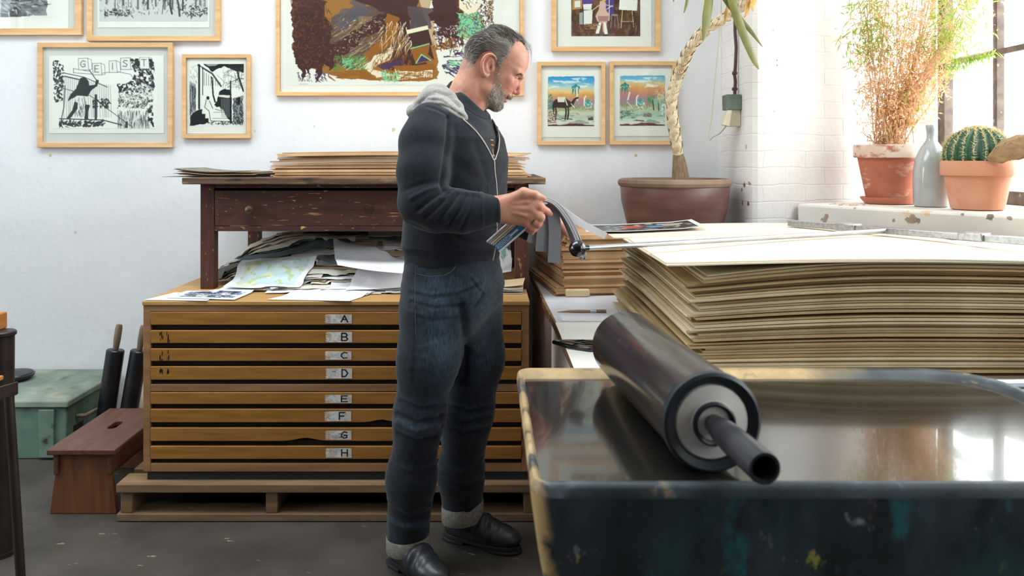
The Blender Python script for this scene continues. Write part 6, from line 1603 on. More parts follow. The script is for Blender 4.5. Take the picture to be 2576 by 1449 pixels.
for heel, d in ((A3((-.328,2.705,0)), A3((.68,-.73,0))), (A3((-.156,2.872,0)), A3((.914,-.406,0)))):
    d = d/np.linalg.norm(d); up_ = A3((0,0,1))
    B.chain([heel+d*.062+up_*.13, heel+d*.068+up_*.08, heel+d*.13+up_*.055, heel+d*.20+up_*.045], [.034,.034,.028,.022], .02)
# face
for s_ in (1,-1):
    B.cap(H(.110,.012*s_,.0165), H(.092,.047*s_,.022), .0095, .008, .014)            # brow ridge
    B.ell(H(.112,.031*s_,.0005), (.013,.017,.0095), RH, .014, cut=True)               # socket
    B.ell(H(.0905,.031*s_,.000), (.0135,.015,.0122), RH, .004)                        # lidded eye
    B.cap(H(.1035,.021*s_,-.0035), H(.095,.043*s_,-.0015), .0012, .0010, .0025, cut=True)  # lash line
    B.cap(H(.097,.020*s_,-.014), H(.080,.048*s_,-.012), .0075, .009, .02)             # cheek
    B.cap(H(.022,.052*s_,-.062), H(.066,.026*s_,-.100), .016, .017, .02)              # jaw
    B.ell(H(.1045,.0115*s_,-.0395), (.0085,.0075,.0065), RH, .004)                    # nostril wing
    B.ell(H(.1115,.0062*s_,-.0455), (.0050,.0030,.0030), RH, .003, cut=True)
    B.cap(H(.1035,.019*s_,-.036), H(.088,.031*s_,-.062), .0016, .0012, .005, cut=True)     # cheek fold
    B.cap(H(.088,.047*s_,.0), H(.078,.056*s_,.004), .0010, .0008, .003, cut=True); B.cap(H(.088,.046*s_,-.004), H(.079,.055*s_,-.006), .0010, .0008, .003, cut=True)
    # ear
    er = [H(.016,.073*s_,.030), H(.008,.081*s_,.041), H(-.006,.087*s_,.043), H(-.018,.090*s_,.034), H(-.024,.091*s_,.018), H(-.022,.088*s_,.0), H(-.015,.083*s_,-.014), H(-.006,.079*s_,-.024), H(.003,.075*s_,-.027), H(.008,.071*s_,-.020)]
    R_ear = np.stack([A3(hf)+.30*s_*-hs*1.0, hs*s_+.30*hf, hu]); R_ear = np.stack([v/np.linalg.norm(v) for v in R_ear])
    B.ell(H(-.004,.078*s_,.010), (.021,.0065,.033), R_ear, .004)
    B.ell(H(.000,.089*s_,.010), (.0135,.0085,.022), R_ear, .004, cut=True)
    eq, ew = smooth_path(er, [.0036,.0042,.0046,.0046,.0044,.0042,.0044,.0052,.0054,.0040], 34)
    B.chain(list(eq), list(ew*.92), .003)
    B.chain([H(.004,.080*s_,.030), H(-.008,.083*s_,.022), H(-.011,.083*s_,.008), H(-.004,.080*s_,-.008)], [.0025,.0032,.0034,.0030], .003)
    B.ell(H(.007,.081*s_,.002), (.0060,.0075,.0095), R_ear, .003, cut=True)
    B.ell(H(.0145,.074*s_,.001), (.0045,.004,.0075), RH, .004)
B.chain([H(.109,0,.004), H(.1155,0,-.016), H(.1180,0,-.0335)], [.0066,.0076,.0102], .009)
B.ell(H(.1135,0,-.0405), (.0095,.0075,.0058), RH, .005)
B.ell(H(.097,0,-.0575), (.0100,.024,.0085), RH, .008)                                  # upper lip
B.ell(H(.0875,0,-.0765), (.0088,.019,.0060), RH, .005)                                 # lower lip
B.chain([H(.086,.023,-.0695), H(.0985,0,-.0672), H(.086,-.023,-.0695)], [.0012,.0018,.0012], .003, cut=True)
B.ell(H(.072,0,-.100), (.014,.020,.014), RH, .012)
# right hand, gripping the swatches: palm, thumb and four curled fingers
Wr = [P3(1256,514,2.432), P3(1256,540,2.434)]
B.cap(P3(1240,515,2.432), P3(1275,511,2.428), .0265, .026, .015); B.cap(P3(1240,540,2.434), P3(1276,541,2.430), .0265, .024, .015)
HR = {'i': ([(1272,512,2.428),(1333,507,2.413),(1359,520,2.402),(1376,532,2.420),(1384,538,2.436)], [.022,.0155,.0122,.0108,.0086]),
      'm': ([(1272,522,2.426),(1337,526,2.408),(1360,547,2.400),(1356,562,2.424),(1346,562,2.444)], [.022,.0158,.0124,.0110,.0090]),
      'r': ([(1272,533,2.428),(1333,544,2.412),(1353,562,2.405),(1347,574,2.430),(1336,570,2.448)], [.022,.0150,.0118,.0105,.0086]),
      'p': ([(1270,543,2.431),(1322,559,2.420),(1341,574,2.416),(1337,583,2.436),(1328,578,2.450)], [.021,.0138,.0106,.0095,.0080])}
for pts, rs in HR.values():
    Q_ = [P3(*p) for p in pts]
    B.chain(Q_[:2], rs[:2], .012); B.chain(Q_[1:], rs[1:], .0045)
    B.ell(Q_[1]+A3((0,-.004,.001)), (.010,.010,.010), k=.008); B.ell(Q_[2], (rs[2]*1.08,)*3, k=.005)
B.chain([P3(1280,506,2.424), P3(1318,486,2.408), P3(1346,491,2.404), P3(1367,499,2.410)], [.021,.0165,.0128,.0092], .008)
B.ell(P3(1318,485,2.406), (.0135,.013,.012), k=.008)
B.ell(P3(1302,522,2.438), (.030,.013,.026), k=.02)
for a_, b_ in (((1292,512),(1326,508)),((1292,524),(1328,526)),((1290,535),(1322,543))):   # tendons
    B.cap(P3(a_[0],a_[1],2.4045), P3(b_[0],b_[1],2.3965), .0025, .003, .008)
# left hand under the leaves
B.chain([P3(1338,578,2.68), P3(1372,572,2.640), P3(1392,563,2.605)], [.028,.027,.020], .015); B.cap(P3(1345,588,2.68), P3(1388,582,2.62), .022, .018, .015)
for pts, rs in ((((1386,556,2.600),(1403,556,2.565),(1417,574,2.556),(1429,592,2.556)), (.0155,.0125,.0110,.0084)), (((1390,568,2.605),(1410,574,2.580),(1416,590,2.576),(1412,602,2.585)), (.0155,.0125,.0108,.0086)),
                (((1388,578,2.612),(1406,588,2.592),(1406,602,2.594),(1398,610,2.606)), (.0150,.0118,.0104,.0082)), (((1380,588,2.625),(1394,600,2.610),(1391,611,2.614),(1384,615,2.625)), (.0138,.0105,.0094,.0078)),
                (((1372,566,2.620),(1384,548,2.580),(1392,540,2.545),(1398,534,2.520)), (.019,.0150,.0122,.0092))):
    B.chain([P3(*p) for p in pts], rs, .005)
bV, bQ = B.mesh(); del B.F
bV = relax(bV, bQ, 2, .45)
bN = normals(bV, bQ)
f_, s_, u_ = loc(bV); px, py = toPx(bV)
g = lambda x, y, z, r: np.exp(-(((f_-x)**2+(np.abs(s_)-y)**2+(u_-z)**2)/r**2))
red = .9*g(.118,0,-.030,.024)+.55*g(.094,.040,-.022,.030)+.3*g(.09,.04,.0,.02)+.75*g(0,.085,.015,.032)+.35*g(.11,.02,.075,.04)+.4*g(.085,.01,-.077,.014)+.35*g(.0,.04,-.10,.04)
hand = (bV[:,2] < 1.3)
for pts, rs in HR.values():
    for k_ in (1,2,4): red += .45*np.exp(-(np.linalg.norm(bV-P3(*pts[k_]),axis=1)/.014)**2)
red += .35*hand*np.clip(.5+.5*wavy(bV,60,3),0,1)
BEARD = [px2fu(*p) for p in [(1247,172),(1256,180),(1259,205),(1266,226),(1276,238),(1288,238),(1297,238),(1299,246),(1283,252),(1272,250),(1280,262),(1268,276),(1254,284),(1234,282),(1219,270),(1228,240),(1240,205)]]
fu_in = inpoly(f_, u_, BEARD) & (np.abs(s_) < .075) & (u_ > -.135)
lipm = (np.abs(s_) < .020) & (np.hypot(f_-.0905, u_+.0755) < .0085)
stub = np.where(fu_in & ~lipm, .45, 0.0)
HAIRP = [px2fu(*p) for p in [(1150,178),(1186,176),(1197,166),(1203,152),(1213,139),(1236,137),(1246,152),(1251,176),(1257,174),(1266,160),(1280,140),(1287,123),(1295,110),(1308,106),(1320,112),(1330,130),(1350,100),(1300,40),(1200,40),(1130,110)]]
hair_in = inpoly(f_, u_, HAIRP)
stub = np.maximum(stub, np.where(hair_in, .8, 0))
E_ = np.concatenate([bQ[:,[0,1]], bQ[:,[1,2]], bQ[:,[2,3]], bQ[:,[3,0]]])
for _ in range(4):
    sm = np.bincount(E_[:,0], stub[E_[:,1]], len(stub))+np.bincount(E_[:,1], stub[E_[:,0]], len(stub)); stub = .5*stub+.5*sm/np.maximum(np.bincount(E_.ravel(), minlength=len(stub)),1)
body = field_obj('body', bV, bQ, M['skin'], man, (('red', np.clip(red,0,1)), ('stub', np.clip(stub,0,1))))

# --- hair: a close cap with thousands of fine strands combed back
def strands(roots, nor, dirs, lens, lift, rad, mats, seed, name, curlv=.25, droop=0):
    r = np.random.default_rng(seed); mb = MB(); vs, fs, ms = [], [], []
    for i in range(len(roots)):
        p = roots[i]; n = nor[i]; d = dirs[i]-n*dirs[i].dot(n) if True else dirs[i]
        d = d/(np.linalg.norm(d)+1e-9); d = d+r.normal(size=3)*curlv; d -= n*d.dot(n)*.7; d /= np.linalg.norm(d)+1e-9
        L = lens[i]*r.uniform(.6,1.25); b = np.cross(n,d)
        pts = [p-n*.001, p+d*L*.35+n*lift*1.0, p+d*L*.7+n*lift*1.15-A3((0,0,droop*.3)), p+d*L+n*lift*.7-A3((0,0,droop))]
        ws = [rad, rad, rad*.7, rad*.12]; o = len(vs)
        for q, w_ in zip(pts, ws): vs += [q+b*w_, q-b*w_*.6+n*w_*.7, q-b*w_*.6-n*w_*.4]
        for k in range(3):
            for j in range(3): fs.append((o+k*3+j, o+k*3+(j+1)%3, o+k*3+3+(j+1)%3, o+k*3+3+j))
        ms += [mats[i]]*9
    mb.v = [tuple(v) for v in vs]; mb.f = fs; mb.m = ms
    return mb
hp = [px2fu(*p) for p in [(1327,128),(1313,95),(1297,80),(1279,71),(1252,66),(1229,72),(1204,83),(1183,100),(1169,126),(1164,150),(1163,172),(1172,182),(1200,180),(1240,175),(1262,165),(1290,125),(1310,112)]]
HB = Field(axis((-.14,.15,.0026)), axis((2.60,2.80,.0026)), axis((1.58,1.83,.0026)))
def hair_shape(f, u): return prof(f, u)+np.interp(u.ravel(), [-.05,.0,.05,.10,.15], [.002,.005,.0065,.0075,.0075]).reshape(u.shape)
HB.put(inflate(hair_shape, lambda f,u: head_w(f,u)+np.interp(f.ravel(), [-.05,.0,.04,.10], [.005,.0035,.0025,.0035]).reshape(u.shape)), lo, hi, .01)
def outside_hair(X,Y,Z):
    x, z = X-HO[0], Z-HO[2]; f = x*hf[0]+z*hf[2]; u = x*hu[0]+z*hu[2]; f, u = np.broadcast_arrays(f,u)
    f2, u2 = f[:,0,:], u[:,0,:]; C = HAIRP
    d = segdist(f2.ravel(), u2.ravel(), C+[C[0]]); ins = inpoly(f2.ravel(), u2.ravel(), C)
    return (np.where(ins, d, -d).reshape(f2.shape))[:,None,:]+0*Y
HB.put(outside_hair, lo, hi, .006, cut=True)
hV, hQ = HB.mesh(); hV = relax(hV, hQ, 2, .5); hN = normals(hV, hQ)
r = np.random.default_rng(77)
hf_, hs_, hu_ = loc(hV)
hV = hV+hN*(.0016*np.sin(hs_*420+hu_*60+2*wavy(hV,40,5)))[:,None]
greyness = np.clip(.15+1.0*np.exp(-((hf_-.03)/.035)**2)*(np.abs(hs_) > .045)*(hu_ < .105)+.55*(hu_ < .03)+.35*(hf_ < -.06)*(hu_ < .05), 0, .95)
hb_mat = attr_mat('hair_base', lambda t, A: (t.col(t.mix(A('grey'), srgb('#3a322c'), srgb('#8a8178'))), t.bump(t.noise(220, 4, .6, t.vec((.3,1,1))), .5, .002), t.set(Roughness=.6)))
hair = field_obj('hair', hV, hQ, hb_mat, man, (('grey', np.clip(greyness*.8,0,1)),), label='short hair combed back, dark on top and grey at the sides')
sel = np.where((hN@A3((0,0,1)) > -.75))[0]
pick = r.choice(sel, 5200)
dirs = np.stack([-hf*1.0+hu*.15-hu*np.clip((-hf_[i]-.02)/.06,0,1)*1.2-hu*.5*(hu_[i] < .05) for i in pick])
lens = np.where(hu_[pick] > .06, .030, .016)
mats = (r.random(len(pick)) < greyness[pick]).astype(int)
fu = [px2fu(1322,112), px2fu(1330,140)]
ho = obj('hair_strands', strands(hV[pick], hN[pick], dirs, lens, .0022, .00050, mats, 5, 's'), [M['hair_dark'], M['hair_grey']], hair, recalc=False, ang=180)
# loose wisps over the forehead
ws = MB()
for k in range(26):
    a = H(.060+r.uniform(-.02,.012), -.02+r.normal()*.02, .137+r.uniform(-.004,.004)); L = r.uniform(.4,1)
    b_ = a+hf*.035+hu*(-.006); c_ = b_+hf*.022*L-hu*.030*L; d_ = c_+hf*.004*L-hu*.035*L
    q = [a*(1-t)**3+3*b_*t*(1-t)**2+3*c_*t*t*(1-t)+d_*t**3 for t in np.linspace(0,1,9)]
    ws.tube([Vector(v) for v in q], list(np.linspace(.0005,.00015,9)), 3, caps=False)
obj('hair_wisps', ws, M['hair_dark'], hair, recalc=False)
# --- beard
edge_d = segdist(f_, u_, BEARD+[BEARD[0]])
cand = np.where(fu_in & ~lipm & (u_ > -.125) & (r.random(len(f_)) < np.clip(edge_d/.012,.06,1)*np.where(u_ > -.05, .55, 1)))[0]; pick = r.choice(cand, 4800)
mid = np.exp(-((f_[pick]-.095)/.012)**2)*(u_[pick] > -.066)
mats = (r.random(len(pick)) < .16+.5*mid).astype(int)
dirs = np.tile(-hu*.9+hf*.25, (len(pick),1))
lens = np.where(u_[pick] < -.06, .0085, .0060)*np.where(u_[pick] > -.03, .7, 1)
beard = obj('beard', strands(bV[pick], bN[pick], dirs, lens, .0016, .00042, mats, 9, 'b', .45), [M['beard_white'], M['beard_dark']], man, recalc=False, ang=180, label='short grey beard')
bb = bvh_of((bV[:],bQ))
def face_line(pts, n, off):
    """photo polyline laid on the near cheek, and its mirror on the far one"""
    out = seam(bb, pts, n, off)
    mir = [Vector(np.array(p)-2*hs*((np.array(p)-HO)@hs)) for p in out]
    return out, mir
em = MB()
for q in face_line([(1294.5,193.5),(1298,196.2),(1302,198.2),(1306,198.8),(1309,197.5)], 16, .0002): em.tube(q, list(np.interp(np.linspace(0,1,len(q)),[0,.3,.8,1],[.0005,.0011,.0012,.0006])), 6)
for q in face_line([(1291,189.5),(1296,190.5),(1301,192.0),(1306,193.5)], 14, .0000): em.tube(q, .00045, 5)  # dark tubes paint the shade in the upper lid fold
obj('lashes_and_lid_shade', em, M['hair_dark'], man, recalc=False)
bl = face_line([(1302,188.5),(1307,187.0),(1312,187.0),(1316,190.0)], 12, .0)
roots, rn, bd = [], [], []
for side in (0,1):
    L_ = bl[side]
    for k in range(150):
        t = r.random()*(len(L_)-1); i = min(int(t), len(L_)-2); p = L_[i].lerp(L_[i+1], t-i)
        j = p+Vector(hu)*r.normal()*.0022+Vector(hf)*r.normal()*.001
        q_, nn, _, _ = bb.find_nearest(j)
        roots.append(np.array(q_)); rn.append(np.array(nn) if np.array(nn)@(np.array(q_)-H(.03,0,.0)) > 0 else -np.array(nn))
        bd.append(np.array(L_[0]-L_[-1])+hu*.004*r.normal())
obj('eyebrow', strands(np.array(roots), np.array(rn), np.array(bd), np.full(len(roots),.0075), .0009, .00034, (r.random(len(roots)) < .35).astype(int), 4, 'e', .18), [M['beard_dark'], M['hair_dark']], man, recalc=False, ang=180)

# --- clothes
rcuff = A3(P3(1258,527,2.431))
def clothes_axis(lo, hi, st): return [axis((a,b,st)) for a,b in zip(lo,hi)]
# jeans
J = Field(*clothes_axis((-.40,2.42,.06),(.12,2.98,1.04), .0048))
HIPS = [(.735,-.122,2.70,.060,.110),(.77,-.121,2.70,.090,.135),(.81,-.120,2.70,.115,.160),(.87,-.118,2.70,.152,.188),(.93,-.119,2.70,.164,.190),(1.00,-.122,2.70,.150,.180),(1.03,-.122,2.70,.146,.176)]
J.loft(HIPS, TH, .03)
J.chain([P3(1084,800,2.61), P3(1078,900,2.60), P3(1056,1040,2.605), P3(1035,1200,2.63), P3(1026,1352,2.65)], [.100,.0935,.0755,.0735,.0685], .05)
J.chain([P3(1190,800,2.785), P3(1193,900,2.79), P3(1174,1040,2.795), P3(1159,1190,2.82), P3(1163,1290,2.83)], [.104,.0950,.0845,.0720,.0700], .05)
cz = W(1026,1352,2.65).z
for (c, z0) in ((P3(1026,1352,2.65), cz), (P3(1163,1290,2.83), W(1163,1290,2.83).z)):      # level hems
    J.put(lambda X,Y,Z,z0=z0: (Z-z0)+0*X+0*Y, (c[0]-.085,c[1]-.085,z0-.09), (c[0]+.085,c[1]+.085,z0-.0), .004, cut=True)
jV, jQ = J.mesh(); jV = relax(jV, jQ, 2, .5); jN = normals(jV, jQ)
jV = jV+jN*(.0028*wavy(jV,38,4)+.0016*wavy(jV*A3((1,1,2.2)),70,6))[:,None]; jN = normals(jV, jQ)
JC = [([(1000,1040),(1050,1062),(1105,1050)],.006,7),([(1000,1062),(1045,1085),(1100,1075)],-.005,7),([(1002,1090),(1050,1110),(1095,1098)],.005,7),([(1010,1010),(1060,1030),(1112,1018)],.004,6),
      ([(1112,1045),(1165,1065),(1232,1050)],.006,8),([(1115,1075),(1170,1090),(1225,1080)],.005,7),([(1120,1020),(1180,1035),(1240,1022)],.004,6),
      ([(1035,735),(1090,748),(1150,740),(1205,715)],.004,5),([(1035,758),(1095,775),(1165,765)],.004,5),([(1030,790),(1090,805),(1150,798)],.003,5),([(1160,770),(1172,850),(1165,960)],.012,10),
      ([(1050,770),(1045,860),(1040,960)],.002,6),([(985,1170),(1030,1195),(1085,1180)],.003,8),([(980,1280),(1030,1305),(1080,1290)],.005,9),([(978,1310),(1020,1328),(1078,1322)],-.004,6),([(1110,1210),(1160,1225),(1210,1215)],.004,8),
      ([(1185,700),(1215,740),(1195,770)],.003,4)]
jV = fold(jV, jN, JC); jN = normals(jV, jQ)
jx, jy = toPx(jV)
gg = lambda x,y,rx,ry: np.exp(-((jx-x)/rx)**2-((jy-y)/ry)**2)
wear = .75*gg(1110,830,48,130)+.55*gg(1215,840,34,120)+.35*gg(1045,1075,45,40)+.25*gg(1180,1070,40,40)+.25*gg(1120,730,90,40)
for pts, amp, wd in JC: wear += (-.30 if amp > 0 else .25)*np.exp(-(segdist(jx,jy,pts)/wd)**2)+.22*np.exp(-((segdist(jx,jy,[(a,b-9) for a,b in pts]))/5)**2)
wear = np.clip(wear*(.8+.35*wavy(jV,90,8))+.04*(1+wavy(jV,150,9)), 0, 1)*np.clip(-jN[:,1]*2+.9,0,1)
jeans = field_obj('jeans', jV, jQ, M['denim'], man, (('wear', wear),), label='dark blue jeans faded on the thighs')
jb = bvh_of((jV,jQ))
st = MB()
for pts in ([(1046,668),(1044,730),(1045,800),(1047,850)], [(1048,689),(1080,696),(1118,693),(1138,682),(1150,664)], [(1213,672),(1222,700),(1214,728),(1200,748)]):
    q = seam(jb, pts, 24, .0003)
    if len(q) > 2: st.tube(q, .0008, 5)
obj('stitching', st, M['stitch'], jeans, recalc=False)
q = hit(jb, 1128, 664, .001)
def ring_cuff(c, z0, z1, r, tilt, seed):
    mb = MB(); N = 56; rr = np.random.default_rng(seed); rows = []
    for (rad, z, t) in ((r*.96,z0+.003,0),(r*1.02,z0,0),(r*1.05,z0+.004,0),(r*1.05,z1-.004,1),(r*1.02,z1,1),(r*.93,z1-.003,1)):
        row = []
        for k in range(N):
            a = 2*PI*k/N; w_ = 1+.012*math.sin(3*a+seed)+.008*math.sin(7*a)
            row.append((c[0]+math.cos(a)*rad*w_, c[1]+math.sin(a)*rad*w_, z+tilt*math.cos(a)*t+tilt*.5*math.cos(a)*(1-t)))
        rows.append(row)
    return mb.grid(np.array([r_+[r_[0]] for r_ in rows]))
obj('trouser_cuff', ring_cuff(P3(1026,1360,2.65), W(1026,1380,2.65).z-.003, cz+.010, .0695, .004, 1), M['cuff'], jeans, recalc=True, label='pale turned-up trouser hem')
obj('trouser_cuff', ring_cuff(P3(1163,1285,2.83), W(1163,1306,2.83).z, W(1163,1262,2.83).z, .0705, .012, 2), M['cuff'], jeans, recalc=True, label='pale turned-up trouser hem')
# hoodie
HD = Field(*clothes_axis((-.42,2.30,.93),(.16,3.06,1.66), .0044))
HD.loft(TORSO, TH, .02)
SLEEVE_R = [P3(1082,322,2.555), P3(1070,362,2.515), P3(1064,430,2.468), P3(1064,512,2.445), P3(1100,527,2.430), P3(1160,532,2.422), P3(1210,530,2.427), P3(1252,527,2.431)]
HD.chain(SLEEVE_R, [.076,.0770,.0735,.0700,.0660,.0600,.0480,.0400], .03)
SLEEVE_L = [A3((-.045,2.86,1.445)), A3((-.03,2.93,1.33)), A3((-.02,2.925,1.20)), A3((.06,2.84,1.15)), P3(1330,577,2.69)]
HD.chain(SLEEVE_L, [.074,.068,.062,.056,.040], .03)
HD.chain([P3(1078,292,2.575), P3(1110,278,2.62), P3(1135,262,2.70)], [.040,.036,.034], .03); HD.chain([P3(1150,285,2.84), P3(1150,265,2.74)], [.045,.036], .03)
# ribs at hem and sleeve ends
VEE = [(1171,300),(1200,326),(1226,362),(1242,399),(1249,378),(1252,352),(1248,326),(1240,303),(1232,280),(1225,235),(1150,196),(1108,212),(1132,236),(1152,262)]
def vee(X,Y,Z):
    x = CX+X*F/2.62; y = CY-(Z-EYE)*F/2.62; x, y = np.broadcast_arrays(x, y)
    x2, y2 = x[:,0,:], y[:,0,:]; d = segdist(x2.ravel(), y2.ravel(), VEE+[VEE[0]]); ins = inpoly(x2.ravel(), y2.ravel(), VEE)
    return (np.where(ins,-d,d).reshape(x2.shape)*2.62/F)[:,None,:]+0*Y
HD.put(vee, (-.13,2.30,1.36), (.06,3.0,1.62), .006, cut=True)
dcut = (SLEEVE_R[-1]-SLEEVE_R[-2]); dcut /= np.linalg.norm(dcut); c0 = P3(1257,527,2.431)
HD.put(lambda X,Y,Z: -((X-c0[0])*dcut[0]+(Y-c0[1])*dcut[1]+(Z-c0[2])*dcut[2]), c0-.06, c0+.06, .004, cut=True)
HD.put(lambda X,Y,Z: (Z-1.002)+0*X+0*Y, (-.40,2.40,.93), (.10,2.98,1.002), .004, cut=True)
oV, oQ = HD.mesh(); oV = relax(oV, oQ, 2, .5); oN = normals(oV, oQ)
oV = oV+oN*(.0026*wavy(oV,30,14)+.0012*wavy(oV,75,16))[:,None]
z_ = oV[:,2]; rib = np.clip((1.062-z_)/.008,0,1)
ang_ = np.arctan2(oV[:,1]-2.70, oV[:,0]+.122)
oV = oV-oN*(.006*rib-.0007*rib*np.sin(ang_*150))[:,None]
ox, oy = toPx(oV); near = (oV[:,1] < 2.56)
cuffm = np.clip((ox-1216)/3,0,1)*near*(np.abs(oy-527) < 60); oV = oV-oN*(.0022*cuffm*np.clip((1254-ox)/6,0,1))[:,None]
oN = normals(oV, oQ)
OC = [([(1118,478),(1085,500),(1050,528)],.008,6),([(1128,486),(1105,515),(1070,548)],.007,6),([(1150,490),(1130,520),(1100,556)],.006,6),([(1172,492),(1158,524),(1130,566)],.006,5.5),([(1190,494),(1182,530),(1160,575)],.0045,5),
      ([(1108,470),(1075,478),(1035,498)],-.005,6),([(1100,455),(1060,462),(1020,478)],.004,6),([(1130,290),(1128,350),(1118,420),(1110,470)],.011,6),([(1140,300),(1145,345),(1138,400)],.003,7),
      ([(1030,560),(1080,585),(1150,592)],.004,7),([(1024,640),(1100,650),(1180,640),(1250,632)],.002,8),([(1075,268),(1100,275),(1128,290)],.0035,3.5),([(1040,330),(1060,380),(1055,440)],.002,10),
      ([(1110,500),(1150,480),(1205,488)],-.004,5),([(1115,473),(1165,478),(1204,482)],.0025,2.5),([(1204,480),(1204,500)],.002,2.5),([(1150,600),(1190,612),(1240,604)],.003,8),([(1195,360),(1215,420),(1232,470)],.003,10),([(1160,420),(1200,450),(1240,455)],.002,12)]
oV = fold(oV, oN, OC)
hoodie = field_obj('hoodie', oV, oQ, M['hoodie'], man, label='dark charcoal zip hoodie')
# t-shirt under it
T = Field(*clothes_axis((-.40,2.40,1.05),(.14,2.99,1.66), .0050))
T.loft([(z,x+.002,y,a-.013,b-.013) for z,x,y,a,b in TORSO], TH, .02)
T.chain([P3(1110,288,2.61), P3(1140,258,2.69)], [.030,.034], .03); T.chain([P3(1155,285,2.82), P3(1152,262,2.74)], [.034,.034], .03)
COLL = [(P3(1139,213,2.70)),(P3(1165,243,2.632)),(P3(1190,268,2.628)),(P3(1214,288,2.66)),(P3(1226,294,2.72)),(P3(1216,280,2.775)),(P3(1182,250,2.782)),(P3(1146,220,2.745))]
OUT = [P3(1100,262,2.70),P3(1122,290,2.60),P3(1168,330,2.585),P3(1206,350,2.62),P3(1222,350,2.72),P3(1205,330,2.80),P3(1165,300,2.82),P3(1118,280,2.80)]
cl_, _ = smooth_path(COLL+COLL[:1], [1]*9, 40); ou_, _ = smooth_path(OUT+OUT[:1], [1]*9, 40)
for a_, b_ in zip(cl_, ou_): T.chain([a_, a_*.5+b_*.5+A3((0,0,-.002)), b_], [.0060,.010,.016], .02)
T.chain(list(cl_), [.0078]*40, .004)
nk = [H(-.028,0,-.065), P3(1178,240,2.70), P3(1168,262,2.70)]
T.chain(nk, [.0585,.0595,.060], .006, cut=True)
tV, tQ = T.mesh(); tV = relax(tV, tQ, 2, .5); tN = normals(tV, tQ); tV = tV+tN*(.0018*wavy(tV,45,24))[:,None]
tee = field_obj('t_shirt', tV, tQ, M['tee'], man, label='dark navy t-shirt')
tb_ = bvh_of((tV,tQ))
q = seam(tb_, [(1125,226),(1148,250),(1171,271),(1197,289),(1220,298),(1233,298)], 40, .0004)
if len(q) > 4: obj('neckline_seam', MB().tube(q, .0011, 5), M['hoodie'], tee, recalc=False)
ob_ = bvh_of((oV,oQ))
pr = MB()
for pts in ([(1233,352),(1240,353)], [(1235,364),(1241,366)], [(1238,374),(1241,392)]):
    q = seam(tb_, pts, 8, .0006)
    if len(q) > 2: pr.tube(q, .0022, 5)
if pr.v: obj('chest_print', pr, M['orange_ink'], tee, recalc=False, label='orange lettering glimpsed on the chest')
# hood lying on the shoulders
G = Field(*clothes_axis((-.32,2.46,1.40),(.06,2.94,1.64), .0042))
G.chain([P3(1034,284,2.66), P3(1060,254,2.630), P3(1085,235,2.635), P3(1110,231,2.632), P3(1134,244,2.618), P3(1155,268,2.598), P3(1170,295,2.575)], [.005,.011,.014,.015,.013,.009,.004], .03)
G.chain([P3(1036,282,2.65), P3(1064,262,2.585), P3(1090,255,2.565), P3(1114,263,2.560), P3(1140,281,2.560), P3(1161,294,2.562), P3(1171,299,2.568)], [.005,.010,.012,.012,.010,.006,.003], .03)
G.chain([P3(1062,257,2.61), P3(1090,245,2.60), P3(1114,246,2.595), P3(1140,263,2.588), P3(1160,284,2.575)], [.010,.013,.014,.011,.006], .02)
G.chain([P3(1034,284,2.66), P3(1040,280,2.74), P3(1056,270,2.80), P3(1108,268,2.85)], [.010,.018,.022,.020], .03)
G.chain([P3(1084,244,2.60), P3(1100,240,2.68), P3(1104,244,2.76)], [.020,.021,.018], .05)
G.chain([P3(1108,268,2.85), P3(1165,276,2.86), P3(1212,292,2.82), P3(1236,318,2.765)], [.020,.020,.016,.006], .03)
G.chain(COLL[:4], [.013,.014,.013,.010], .004, cut=True)
gV, gQ = G.mesh(); gV = relax(gV, gQ, 12, .5); gN = normals(gV, gQ)
gV = gV+gN*(.0012*wavy(gV,45,34))[:,None]; gN = normals(gV, gQ)
gV = fold(gV, gN, [([(1048,262),(1072,240),(1100,230),(1128,238),(1156,268)],.007,4),([(1110,263),(1135,272),(1168,294)],.006,2.5),([(1040,270),(1075,250),(1110,252),(1150,278)],.005,4),([(1060,252),(1095,238),(1125,240)],.003,4),([(1085,268),(1115,266),(1160,292)],.003,3)])
field_obj('hood', gV, gQ, M['hoodgrey'], hoodie, label='pale grey hood lining')
# zip: open edges, slider and closed chain
z1 = seam(ob_, [(1165,301),(1182,316),(1197,331),(1211,349),(1223,368),(1232,385),(1240,402)], 40, .0015)
zp = MB(); zp.tube(z1, .0023, 8)
obj('zip_edge', zp, M['zip_tape'], hoodie, recalc=False, label='pale zip edge along the open collar')
zq = seam(ob_, [(1251,320),(1256,350),(1253,378),(1245,402)], 20, .0015)
if len(zq) > 4: obj('zip_edge', MB().tube(zq, .0019, 8), M['zip'], hoodie, recalc=False)
zc_ = seam(ob_, [(1243,400),(1244,430),(1248,460),(1250,490)], 24, .001)
obj('zip_chain', MB().tube(zc_, .0021, 8), M['zip_tape'], hoodie, recalc=False)
zc2 = seam(ob_, [(1250,560),(1249,590),(1245,625),(1239,655)], 24, .001)
if len(zc2) > 4: obj('zip_chain', MB().tube(zc2, .0024, 8), M['zip_tape'], hoodie, recalc=False)
q = hit(ob_, 1243, 396, .004)
obj('zip_slider', MB().box(q.x-.004, q.x+.004, q.y-.003, q.y+.003, q.z-.010, q.z+.006).box(q.x-.003, q.x+.003, q.y-.005, q.y-.003, q.z-.030, q.z-.010), M['zip'], hoodie, bevel=.001)
pk = MB()
for pts in ([(1112,478),(1160,478),(1206,482),(1207,496)],[(1213,492),(1212,530),(1213,560)],[(1024,622),(1100,632),(1180,628),(1250,616)]):
    q = seam(ob_, pts, 30, .0002)
    if len(q) > 4: pk.tube(q, .0010, 5)
o = obj('seams', pk, M['tee'], hoodie, recalc=False)
